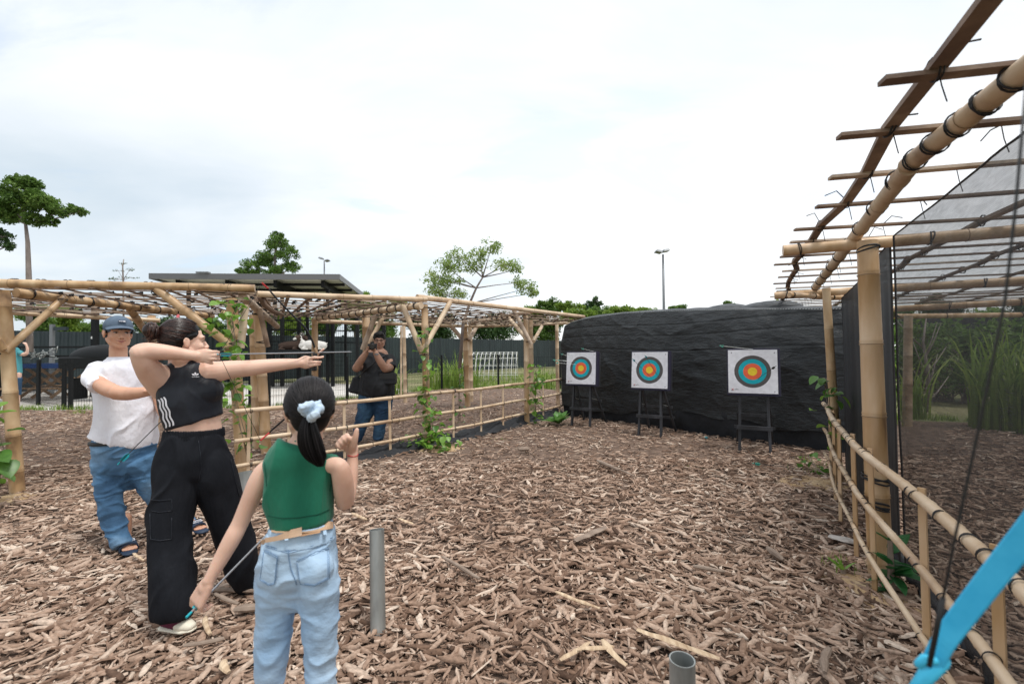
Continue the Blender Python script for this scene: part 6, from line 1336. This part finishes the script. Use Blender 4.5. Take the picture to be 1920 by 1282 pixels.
    limb(mb, [(565, 990, 1.5, 60.5, .72), (564, 1003, 1.5, 62.5, .74), (561, 1030, 1.5, 69.5, .74), (559, 1060, 1.5, 75, .68), (559, 1080, 1.5, 75, .6), (558, 1095, 1.5, 66, .5)], 34, rnd='end')
    limb(mb, [(526, 1045, 1.5, 30, 1.2), (523, 1065, 1.5, 37, 1.2), (520, 1090, 1.5, 39.5, 1.15), (516, 1149, 1.5, 36), (511, 1220, 1.5, 32), (504, 1282, 1.5, 27), (500, 1340, 1.5, 25), (498, 1400, 1.5, 24), (497, 1462, 1.5, 23)], 26, rnd=False)
    limb(mb, [(590, 1045, 1.5, 30, 1.2), (594, 1065, 1.5, 38, 1.2), (597, 1090, 1.5, 40, 1.15), (600, 1149, 1.5, 36.5), (601, 1220, 1.5, 31), (603, 1282, 1.5, 27.5), (606, 1340, 1.5, 25), (607, 1400, 1.5, 24), (608, 1462, 1.5, 23)], 26, rnd=False)
    for x in (525, 592): mb.ell(at(x, 1066, 1.468), (.058, .05, .058))
    jn = sculpt(mb, .005, 9, 'jeans', M['denim_light'], t, folds(.007, 11, (.8, .8, 1.3), 34, .002))
    ro = Vector(tuple(C0 - wloc(t)))
    def on(px, py, lift=.002, ob=None):
        h, l, n, _ = (ob or jn).ray_cast(ro, Vector(tuple(unit(ray(px, py))))); return (np.array(l) + wloc(t) + np.array(n) * lift) if h else None
    def seamline(name, pts, r=.0010, mat='seam', lift=.0008, ob=None):
        P_ = []
        for (x0, y0), (x1, y1) in zip(pts[:-1], pts[1:]):
            m = max(2, int(math.hypot(x1 - x0, y1 - y0) / 4))
            for j in range(m): P_.append(on(x0 + (x1 - x0) * j / m, y0 + (y1 - y0) * j / m, lift, ob))
        P_ = [p for p in P_ if p is not None]
        if len(P_) > 2: mb = MB(); mb.tube(P_, r, 5); part(name, mb, M[mat], t, True)
    M['green_seam'] = pmat('green_seam', (.0, .07, .04), .9)
    seamline('hem_seam', [(502, 966), (530, 971), (562, 970), (595, 964), (621, 953)], .0016, 'green_seam', ob=gtop); seamline('armhole_seam', [(496, 866), (499, 890), (501, 915)], .0012, 'green_seam', ob=gtop); seamline('armhole_seam', [(627, 868), (622, 885), (619, 905), (618, 925)], .0012, 'green_seam', ob=gtop)
    seamline('centre_seam', [(540, 1012), (541, 1040), (545, 1065), (553, 1085), (557, 1100)], .0016); seamline('yoke_seam', [(499, 1022), (540, 1033), (585, 1023), (627, 1005)], .0014); seamline('yoke_seam', [(499, 1025), (540, 1036.5), (585, 1026.5), (627, 1008.5)], .0009)
    def pocket(P_):
        seamline('pocket_seam', P_ + [P_[0]], .0012, lift=.0050); c = np.mean(P_, axis=0); seamline('pocket_seam', [tuple(c + (np.array(p) - c) * .91) for p in P_], .0008, lift=.0050)
        n = 9; mb = MB(); V_ = []; A, B, C_, D = [np.array(p, float) for p in (P_[0], P_[1], P_[2], P_[-1])]
        for i in range(n):
            for j in range(n):
                u, v = i / (n - 1), j / (n - 1); top_ = A + (B - A) * u; bot = D + (C_ - D) * u; q = top_ + (bot - top_) * v; 
                if v == 1 and len(P_) == 5 : q = q + (np.array(P_[3]) - (C_ + D) / 2) * (1 - abs(2 * u - 1))
                p = on(q[0], q[1], .0045); V_.append(p if p is not None else V_[-1])
        mb.add(V_, [(i * n + j, (i + 1) * n + j, (i + 1) * n + j + 1, i * n + j + 1) for i in range(n - 1) for j in range(n - 1)]); part('back_pocket', mb, M['denim_light'], t, True)
    pocket([(556, 1050), (614, 1026), (616, 1082), (590, 1096), (565, 1092)]); pocket([(497, 1030), (522, 1042), (517, 1093), (505, 1095), (490, 1085)])
    # waistband, belt, patch, loops
    def band(name, pts, h, mat, lift=.006, th=.004, seg=3):
        P_ = []
        for (x0, y0), (x1, y1) in zip(pts[:-1], pts[1:]):
            m = max(3, int(abs(x1 - x0) / 4))
            for j in range(m): P_.append((x0 + (x1 - x0) * j / m, y0 + (y1 - y0) * j / m))
        P_.append(pts[-1]); rows = []
        for x, y in P_:
            ab = []
            for yy in (y - h, y + h):
                ab.append(on(x, yy, lift, wb))
            a, b = ab
            if a is not None and b is not None: rows.append((a, b))
        if len(rows) < 2: return
        V_ = []; n = len(rows)
        for a, b in rows: o_ = unit(C0 - a); V_ += [a, b, b + o_ * th, a + o_ * th]
        Fs = [(4 * i + j, 4 * i + (j + 1) % 4, 4 * i + 4 + (j + 1) % 4, 4 * i + 4 + j) for i in range(n - 1) for j in range(4)] + [(0, 1, 2, 3), (4 * n - 1, 4 * n - 2, 4 * n - 3, 4 * n - 4)]
        mb = MB(); mb.add(V_, Fs); part(name, mb, M[mat], t)
    mb = MB(); limb(mb, [(565, 981, 1.5, 60, .76), (565, 995, 1.5, 63, .77), (564, 1012, 1.5, 67, .78)], 40, rnd=False, k=2); wb = sculpt(mb, .0045, 1, 'waistband', M['denim_light'], t)
    band('belt', [(506, 991), (540, 995), (585, 991), (623, 984)], 6, 'belt', .004); band('belt_tail', [(503, 1012), (530, 1006), (566, 998)], 4.5, 'belt', .010)
    band('belt_patch', [(563, 995), (598, 988)], 9.5, 'belt2', .010); band('belt_loop', [(537, 1000), (543, 999)], 11, 'denim_light', .014); band('belt_loop', [(603, 991), (609, 990)], 11, 'denim_light', .011)
    mb = MB(); a, b = at(490, 1017, 1.44), at(508, 1009, 1.435); mb.bar(a, b, .013, .003, up=(0, 1, .2)); part('belt_end', mb, M['belt'], t)
    mb = MB(); c = at(661, 853, 1.638); P_ = [c + np.array([math.cos(a) * .0185, math.sin(a) * .0185, .002 * math.sin(a * 2)]) for a in np.linspace(0, 2 * math.pi, 25)]; mb.tube(P_, .0016, 6); part('bracelet', mb, M['red'], t, True)
    for x in (497, 608): mb = MB(); p = at(x, 1470, 1.5); p[2] = .035; mb.tube([p + np.array([0, -.06, 0]), p + np.array([-.02, .06, 0]), p + np.array([-.04, .14, -.01])], [.036, .038, .03], 14, rnd=True, ref=(0, 0, 1), ratio=.8); part('shoe', mb, M['white_paint'], t, True)
girl()

# ------------------------------------------------ the instructor
def instructor():
    t = thing('person', 'man in blue cap, white t-shirt and faded jeans steadying the archer', 'person', gnd(240, 1030))
    hc = at(222, 625, 3.4); H = Head(hc, (.79, -.61, -.02), (.03, 0, 1), 1.02)
    mb = MB(); H.build(mb); limb(mb, [(222, 652, 3.42, 18), (222, 670, 3.42, 18.5), (222, 684, 3.42, 24)])
    limb(mb, [(223, 690, 3.42, 34, .6), (228, 708, 3.42, 50, .6), (230, 760, 3.42, 54, .65), (230, 820, 3.42, 54, .68), (230, 850, 3.42, 55, .7)], 24)
    limb(mb, [(184, 706, 3.34, 14), (184, 716, 3.26, 15.5), (200, 728, 3.19, 15.5), (222, 737, 3.13, 13.5)])
    limb(mb, [(218, 736, 3.13, 13.5), (240, 738, 3.11, 12.5), (262, 736, 3.08, 10.5), (282, 733, 3.06, 8.5)])
    tips = hand(mb, at(281, 733, 3.05), (.7, .5, .1), (.3, -.2, -.8), (0, -.5, .9), 1.0, curl=(20, 24, 28, 30))
    limb(mb, [(285, 705, 3.5, 18), (300, 740, 3.5, 16), (308, 770, 3.45, 14), (318, 780, 3.3, 11), (326, 775, 3.15, 9)])
    hand(mb, at(327, 774, 3.14), (.5, -.2, .3), (-.3, .5, 0), (0, 0, 1), 1.0, curl=(60, 60, 60, 60))
    # feet
    def foot(a, b):
        a = np.asarray(a); b = np.asarray(b); d = unit(b - a); mb.tube([a + np.array([0, 0, .06]), a + d * .08 + np.array([0, 0, .05]), b - d * .05 + np.array([0, 0, .032])], [.034, .036, .034], 12, rnd=True, ref=(0, 0, 1), ratio=.8); s_ = unit(np.cross(d, (0, 0, 1)))
        mb.tube([a + np.array([0, 0, .05]), a + np.array([0, 0, .22])], [.036, .04], 12, rnd=True)
        for q, r_, l_ in ((-.034, .012, .03), (-.014, .0095, .036), (.004, .0095, .034), (.02, .009, .028), (.034, .0085, .018)): mb.tube([b - d * .05 + s_ * q + np.array([0, 0, .032]), b + d * (l_ - .02) + s_ * q + np.array([0, 0, .03])], r_, 8, rnd=True)
    heel1 = gnd(224, 1012); toe1 = gnd(243, 1040); d1 = unit(toe1 - heel1); heel1 = toe1 - d1 * .17; heel1[2] = toe1[2] = .012; foot(heel1, toe1)
    toe2 = gnd(376, 1000); heel2 = toe2 + np.array([-.16, .08, 0]); heel2[2] = toe2[2] = .012; foot(heel2, toe2)
    sculpt(mb, .005, 3, 'body', M['skin_m'], t); H.features(t, 1.0, smile=.004)
    # slippers
    for (h_, o_) in ((heel1, toe1), (heel2, toe2)):
        d = unit(o_ - h_); s_ = unit(np.cross(d, (0, 0, 1))); mb = MB(); mb.tube([h_ - d * .03 + np.array([0, 0, .012]), h_ + d * .06 + np.array([0, 0, .012]), o_ - d * .04 + np.array([0, 0, .012]), o_ + d * .035 + np.array([0, 0, .012])], [.038, .038, .052, .045], 16, ref=(0, 0, 1), ratio=.36, rnd=True); sculpt(mb, .006, 2, 'slipper_sole', M['navy'], t)
        c0 = o_ - d * .03; V_ = []; n = 13; 
        for i in range(n):
            a = math.pi * i / (n - 1); sx = math.cos(a) * .055; h = .016 + .058 * math.sin(a) ** .55
            for (dd, k_) in ((-.055, 1.12), (.012, .92)): V_.append(c0 + s_ * sx + d * dd + np.array([0, 0, h * k_]))
        V2 = [v + np.array([0, 0, -.006]) * 1 + unit(c0 + np.array([0, 0, .02]) - v) * .006 for v in V_]; Fs = [(2 * i, 2 * i + 1, 2 * i + 3, 2 * i + 2) for i in range(n - 1)]; mb = MB(); mb.add(V_, Fs); mb.add(V2, [f[::-1] for f in Fs]); mb.add(V_ + V2, [(2 * i + e, 2 * i + 2 + e, 2 * i + 2 + e + 2 * n, 2 * i + e + 2 * n) for i in range(n - 1) for e in (0, 1)])
        ob = part('slipper_strap', mb, M['navy'], t, True)
        top = c0 - d * .02 + np.array([0, 0, .0785]); n_ = unit(np.array([0, 0, 1]) + d * .25); ux = -s_ if np.dot(np.cross(-s_, d), n_) < 0 else s_; uy = unit(np.cross(n_, ux)); 
        if np.dot(ux, (1, 0, 0)) < 0: ux, uy = -ux, -uy
        mb = MB()
        for a, b, w_ in (((-.034, -.015), (.034, -.015), 1), ((-.034, .015), (.034, .015), 1), ((-.034, -.015), (-.034, .015), 1), ((.034, -.015), (.034, .015), 1)): mb.bar(top + ux * a[0] + uy * a[1], top + ux * b[0] + uy * b[1], .0032, .0016, up=n_)
        part('label_frame', mb, M['stripe'], t); text_part('label_lettering', 'KENZO', .019, top + n_ * .001, (ux, uy, n_), M['stripe'], t)
    # cap
    mb = MB(); H.E(mb, (0, -.014, .05), (.086, .104, .082), 24, 16); H.E(mb, (0, -.014, .05), (.0865, .1045, .03), 24, 10); crown = sculpt(mb, .006, 1, 'cap_crown', M['cap'], t, lambda V: .001 * fbm(V * 30, 2, 3))
    V_ = []; n = 17; m = 6
    for j in range(m):
        for i in range(n):
            a = (i / (n - 1) - .5) * 2.5; r_ = 1 + .0 ; u = j / (m - 1); l = math.sin(a) * .084; f_ = math.cos(a) * .095 - .01 + u * .07 * math.cos(a * .62) ** .8; V_.append(H.P(l * (1 + .02 * u), f_, .052 - .018 * u - .018 * (math.sin(a) ** 2)))
    Fs = [(j * n + i, j * n + i + 1, (j + 1) * n + i + 1, (j + 1) * n + i) for j in range(m - 1) for i in range(n - 1)]; mb = MB(); mb.add(V_, Fs); ob = part('cap_brim', mb, M['cap'], t, True); sm = ob.modifiers.new('s', 'SOLIDIFY'); sm.thickness = .004
    c = H.P(0, .088, .085); n_ = unit(H.f + H.u * .35); ux = -H.l; uy = unit(np.cross(n_, ux)); uy = uy if uy[2] > 0 else -uy; mb = MB(); mb.box(c + n_ * .002, (.046, .017, .002), (ux, uy, n_)); part('cap_patch', mb, M['navy'], t); mb = MB(); mb.box(c + n_ * .0036 - ux * .012, (.014, .007, .001), (ux, uy, n_)); mb.box(c + n_ * .0036 + ux * .008, (.022, .0035, .001), (ux, uy, n_)); part('patch_print', mb, M['stripe'], t)
    mb = MB(); H.E(mb, (0, -.03, .015), (.0785, .082, .06), 20, 12)
    for q in (-1, 1): H.T(mb, [(q * .072, .028, .04), (q * .073, .022, .0)], [.008, .006])
    sculpt(mb, .005, 1, 'hair', M['hair'], t)
    # t-shirt
    mb = MB()
    limb(mb, [(222, 673, 3.42, 23, .9), (223, 678, 3.42, 35, .8), (225, 685, 3.42, 54, .68), (229, 694, 3.42, 65, .6), (232, 708, 3.42, 67, .58), (235, 730, 3.42, 62, .64), (237, 765, 3.42, 62, .68), (236, 795, 3.42, 63, .7), (235, 815, 3.42, 65, .72), (232, 826, 3.42, 65, .72)], 30, rnd=False)
    limb(mb, [(200, 692, 3.40, 16), (183, 698, 3.37, 20), (175, 708, 3.32, 20.5), (178, 717, 3.26, 20), (186, 724, 3.22, 19.5)], 20, rnd=False); limb(mb, [(280, 690, 3.45, 22), (293, 715, 3.5, 22), (298, 740, 3.5, 20)], 20, rnd=False)
    sculpt(mb, .0068, 4, 't_shirt', M['tee'], t, folds(.012, 6.5, (1, 1, .7), 44, .002))
    mb = MB(); limb(mb, [(222, 669, 3.42, 20.5, .98), (222, 674, 3.42, 25, .95)], 26, rnd=False, k=2); sculpt(mb, .005, 1, 'collar_band', M['tee'], t)
    # jeans
    mb = MB()
    limb(mb, [(234, 818, 3.42, 60, .72), (234, 850, 3.42, 61, .66), (231, 875, 3.42, 57, .6), (229, 890, 3.42, 50, .55)], 28, rnd='end')
    limb(mb, [(201, 862, 3.4, 30), (204, 900, 3.37, 29), (207, 935, 3.35, 27.5), (212, 966, 3.34, 25.5), (220, 995, 3.33, 23), (227, 1012, 3.32, 21.5), (230, 1022, 3.31, 20)], 24, rnd=False)
    limb(mb, [(262, 860, 3.45, 36), (285, 900, 3.5, 33), (312, 945, 3.6, 29), (338, 975, 3.7, 25), (352, 988, 3.75, 20)], 24, rnd=False)
    sculpt(mb, .0075, 3, 'jeans', M['denim_mid'], t, folds(.014, 9, (.8, .8, 1.4), 54, .003))
    mb = MB(); limb(mb, [(231, 822, 3.42, 64, .74), (231, 828, 3.42, 65, .74)], 28, rnd=False, k=2); sculpt(mb, .007, 1, 'belt', M['rubber'], t)
instructor()

# ------------------------------------------------ the photographer
def photographer():
    Y = 7.3; t = thing('person', 'man in black shirt and jeans photographing through a camera beyond the bamboo fence', 'person', gnd(690, 826))
    hc = at(711, 639, Y); H = Head(hc, (.27, -.96, 0), (0, 0, 1), 1.08)
    mb = MB(); H.build(mb, fat=1.12); limb(mb, [(711, 655, Y + .02, 9), (711, 668, Y + .02, 10)])
    limb(mb, [(708, 668, Y, 22, .7), (708, 700, Y, 27, .8), (706, 725, Y, 25, .7)], 22)
    limb(mb, [(686, 675, Y - .05, 9), (676, 685, Y - .15, 8.5), (668, 690, Y - .25, 8)]); limb(mb, [(668, 690, Y - .25, 7.5), (678, 674, Y - .32, 7), (687, 661, Y - .36, 5)])
    limb(mb, [(732, 678, Y - .05, 9), (730, 688, Y - .15, 8.5), (722, 691, Y - .25, 8)]); limb(mb, [(722, 691, Y - .25, 7.5), (712, 676, Y - .32, 7), (704, 661, Y - .36, 5)])
    hand(mb, at(687, 660, Y - .36), (.3, -.3, .7), (.9, -.1, .1), (0, -.8, .5), 1.05, curl=(35, 40, 45, 50)); hand(mb, at(704, 660, Y - .36), (-.5, -.2, .5), (-.3, .1, .9), (.3, -.9, .4), 1.05, curl=(35, 35, 40, 45))
    sculpt(mb, .007, 2, 'body', M['skin_p'], t); H.features(t)
    mb = MB(); H.E(mb, (0, -.02, .055), (.087, .104, .088), 22, 14); H.E(mb, (0, .03, .088), (.07, .06, .04)); H.E(mb, (0, -.05, .01), (.075, .06, .06)); sculpt(mb, .008, 1, 'hair', M['hair'], t, lambda V: .010 * fbm(V * 28, 3, 8) * 2)
    mb = MB()
    for q in (-1, 1):
        P_ = [H.P(q * .032 + math.cos(a) * .025, .093, .002 + math.sin(a) * .018) for a in np.linspace(0, 6.283, 17)]; mb.tube(P_, .0026, 5, cap=False); mb.tube([H.P(q * .056, .092, .006), H.P(q * .083, .0, .008)], .0025, 5)
    mb.tube([H.P(-.007, .095, .004), H.P(.007, .095, .004)], .0025, 5); part('glasses', mb, M['rubber'], t)
    c = at(698, 650, Y - .42); cm = thing('camera', 'black camera with a large lens held up by the photographer', 'camera', c); fd = unit(C0 - c)
    fr = frame(fd); mb = MB(); mb.box(c - fd * .06, (.14, .095, .07), fr, taper=.96); mb.box(c - fd * .06 + fr[1] * .058, (.055, .035, .06), fr); part('camera_body', mb, M['rubber'], cm)
    mb = MB(); mb.tube([c - fd * .03, c + fd * .03, c + fd * .031, c + fd * .10], [.036, .038, .042, .046], 20); part('lens', mb, M['rubber'], cm, True); mb = MB(); mb.tube([c + fd * .1, c + fd * .103], [.036, .034], 20); part('lens_glass', mb, M['iris'], cm)
    mb = MB()
    limb(mb, [(710, 660, Y, 13, .9), (709, 667, Y, 25, .75), (708, 678, Y, 33, .72), (708, 705, Y, 32, .85), (707, 730, Y, 33.5, .88), (706, 741, Y, 34, .86)], 26, rnd=False); limb(mb, [(728, 672, Y, 11), (733, 680, Y - .06, 10), (732, 688, Y - .13, 9.5)], rnd=False); limb(mb, [(688, 672, Y, 11), (683, 680, Y - .08, 10)], rnd=False)
    mb.ell(at(707, 720, Y - .16), (.22, .16, .22))
    sculpt(mb, .012, 3, 'shirt', M['blackshirt'], t, folds(.02, 6, (1, 1, .7), 64))
    mb = MB(); limb(mb, [(705, 738, Y, 31, .8), (704, 752, Y, 32, .8)], rnd=False); limb(mb, [(690, 748, Y - .0, 17), (684, 775, Y - .05, 15.5), (676, 800, Y - .05, 12), (668, 826, Y - .05, 9)], rnd=False); limb(mb, [(719, 748, Y, 17), (717, 775, Y, 15), (712, 800, Y, 11.5), (709, 824, Y, 10)], rnd=False)
    sculpt(mb, .011, 3, 'jeans', M['denim_dark'], t, folds(.014, 8, (1, 1, 1.4), 74))
    for x in (667, 708): mb = MB(); g = gnd(x, 829, .03); mb.tube([g + np.array([0, .08, 0]), g + np.array([0, -.12, -.005])], [.045, .045], 12, rnd=True, ref=(0, 0, 1), ratio=.8); part('shoe', mb, M['rubber'], t, True)
    mb = MB(); p = at(706, 664, Y - .37); mb.tube([p - np.array([.0, .0, .012]), p + np.array([0, 0, .012])], .034, 12); part('watch', mb, M['lamp_grey'], t)
    b = at(670, 722, Y - .02); q = thing('shoulder_bag', 'black shoulder bag hanging at the photographer hip on the left', 'bag', b); mb = MB(); mb.box(b, (.15, .22, .27), frame((.25, 0, 1)), taper=.8); ob = part('bag_body', mb, M['blackshirt'], q); ob.modifiers.new('b', 'BEVEL').width = .03
    mb = MB(); mb.tube(cr([at(672, 706, Y - .05), at(690, 690, Y - .28), at(712, 672, Y - .26), at(722, 666, Y - .05)], 4), .012, 6); part('strap', mb, M['rubber'], q)
    b = at(728, 710, Y - .22); q = thing('belt_pouch', 'dark square pouch on the photographer right side in the picture', 'bag', b); mb = MB(); mb.box(b, (.25, .12, .18), frame((0, 0, 1))); ob = part('pouch_body', mb, M['blackshirt'], q); ob.modifiers.new('b', 'BEVEL').width = .02; mb = MB(); mb.box(b + np.array([0, -.063, .045]), (.24, .012, .09)); part('flap', mb, M['rubber'], q)
photographer()

# ------------------------------------------------ distant figure in teal at the left post
def distant():
    Y = 12.9; t = thing('person', 'far off person in a teal shirt raising an arm beside the first left post', 'person', at(34, 740, Y) * np.array([1, 1, 0])); mb = MB()
    H = Head(at(22, 638, Y), (.8, -.5, 0), (0, 0, 1), 1.0); H.build(mb)
    limb(mb, [(30, 690, Y, 12, .7), (30, 720, Y, 11, .8)]); limb(mb, [(40, 664, Y, 3.6), (46, 664, Y, 3.6), (50, 662, Y, 3.4)]); limb(mb, [(50, 663, Y, 3.4), (51.5, 655, Y, 3.2), (50, 648, Y, 2.6)]); hand(mb, at(50, 648, Y), (-.3, 0, .9), (-.9, -.2, 0), (0, -1, 0), 1.1, curl=(60, 60, 60, 60))
    limb(mb, [(18, 664, Y, 4), (12, 680, Y, 4), (14, 694, Y, 3)])
    for x in (24, 34): limb(mb, [(x, 700, Y, 6), (x, 725, Y, 5), (x, 757, Y, 3.6)])
    sculpt(mb, .014, 2, 'body', M['skin_w'], t)
    mb = MB(); H.E(mb, (0, -.02, .04), (.09, .108, .09)); part('hair', mb, M['hair'], t, True)
    mb = MB(); limb(mb, [(26, 652, Y, 8, .8), (27, 660, Y, 13, .6), (29, 680, Y, 13, .7), (30, 700, Y, 13, .75)], rnd=False); limb(mb, [(36, 660, Y, 5), (43, 664, Y, 4.6)], rnd=False); sculpt(mb, .014, 2, 'shirt', M['teal_cloth'], t)
    mb = MB(); limb(mb, [(29, 696, Y, 13, .7), (29, 712, Y, 13, .7)], rnd=False); 
    for x in (23, 35): limb(mb, [(x, 708, Y, 7.5), (x, 740, Y, 5.5)], rnd=False)
    sculpt(mb, .015, 2, 'trousers', M['denim_dark'], t)
distant()

# ------------------------------------------------ blue bow close to the camera at the right
def near_bow():
    t = thing('recurve_bow', 'bright blue bow limb very close to the camera in the bottom right corner', 'bow', at(1800, 1180, .56))
    Q = cr([at(2000, 905, .50), at(1935, 990, .52), at(1870, 1070, .54), at(1800, 1160, .56), at(1768, 1205, .568), at(1745, 1250, .575)], 5); mb = MB(); V_ = []; n = len(Q)
    for i, q in enumerate(Q):
        tg = unit(Q[min(i + 1, n - 1)] - Q[max(i - 1, 0)]); sd_ = unit(np.cross(tg, q - C0)); dp = np.cross(sd_, tg); r_ = .0135 - .0035 * i / n
        for a, b in ((-1, -.5), (-.86, -1), (.86, -1), (1, -.5), (1, .5), (.86, 1), (-.86, 1), (-1, .5)): V_.append(q + sd_ * a * r_ + dp * b * .0035)
    mb.add(V_, [(8 * i + j, 8 * i + (j + 1) % 8, 8 * i + 8 + (j + 1) % 8, 8 * i + 8 + j) for i in range(n - 1) for j in range(8)] + [tuple(range(7, -1, -1)), tuple(8 * n - 8 + j for j in range(8))]); part('limb', mb, M['cyan'], t)
    mb = MB(); p = at(1735, 1268, .578); mb.tube([at(1768, 1240, .572), p, at(1712, 1300, .585)], [.010, .012, .010], 12, rnd=True, ratio=.6); part('limb_tip', mb, M['cyan_tape'], t, True)
    mb = MB(); mb.tube([at(1722, 1245, .57), at(1735, 1235, .565), at(1752, 1238, .562)], [.005, .006, .005], 10, rnd=True); part('string_loop', mb, M['cyan_tape'], t, True)
    mb = MB(); mb.tube([at(1745, 1238, .56), at(1790, 1010, .53), at(1840, 780, .505), at(1885, 560, .485), at(1905, 380, .475), at(1925, 150, .465)], .0014, 8); part('bowstring', mb, M['rubber'], t, True)
    mb = MB(); mb.tube([at(1742, 1248, .56), at(1756, 1180, .553), at(1768, 1120, .545)], .0028, 8); part('string_serving', mb, M['rubber'], t, True)
near_bow()
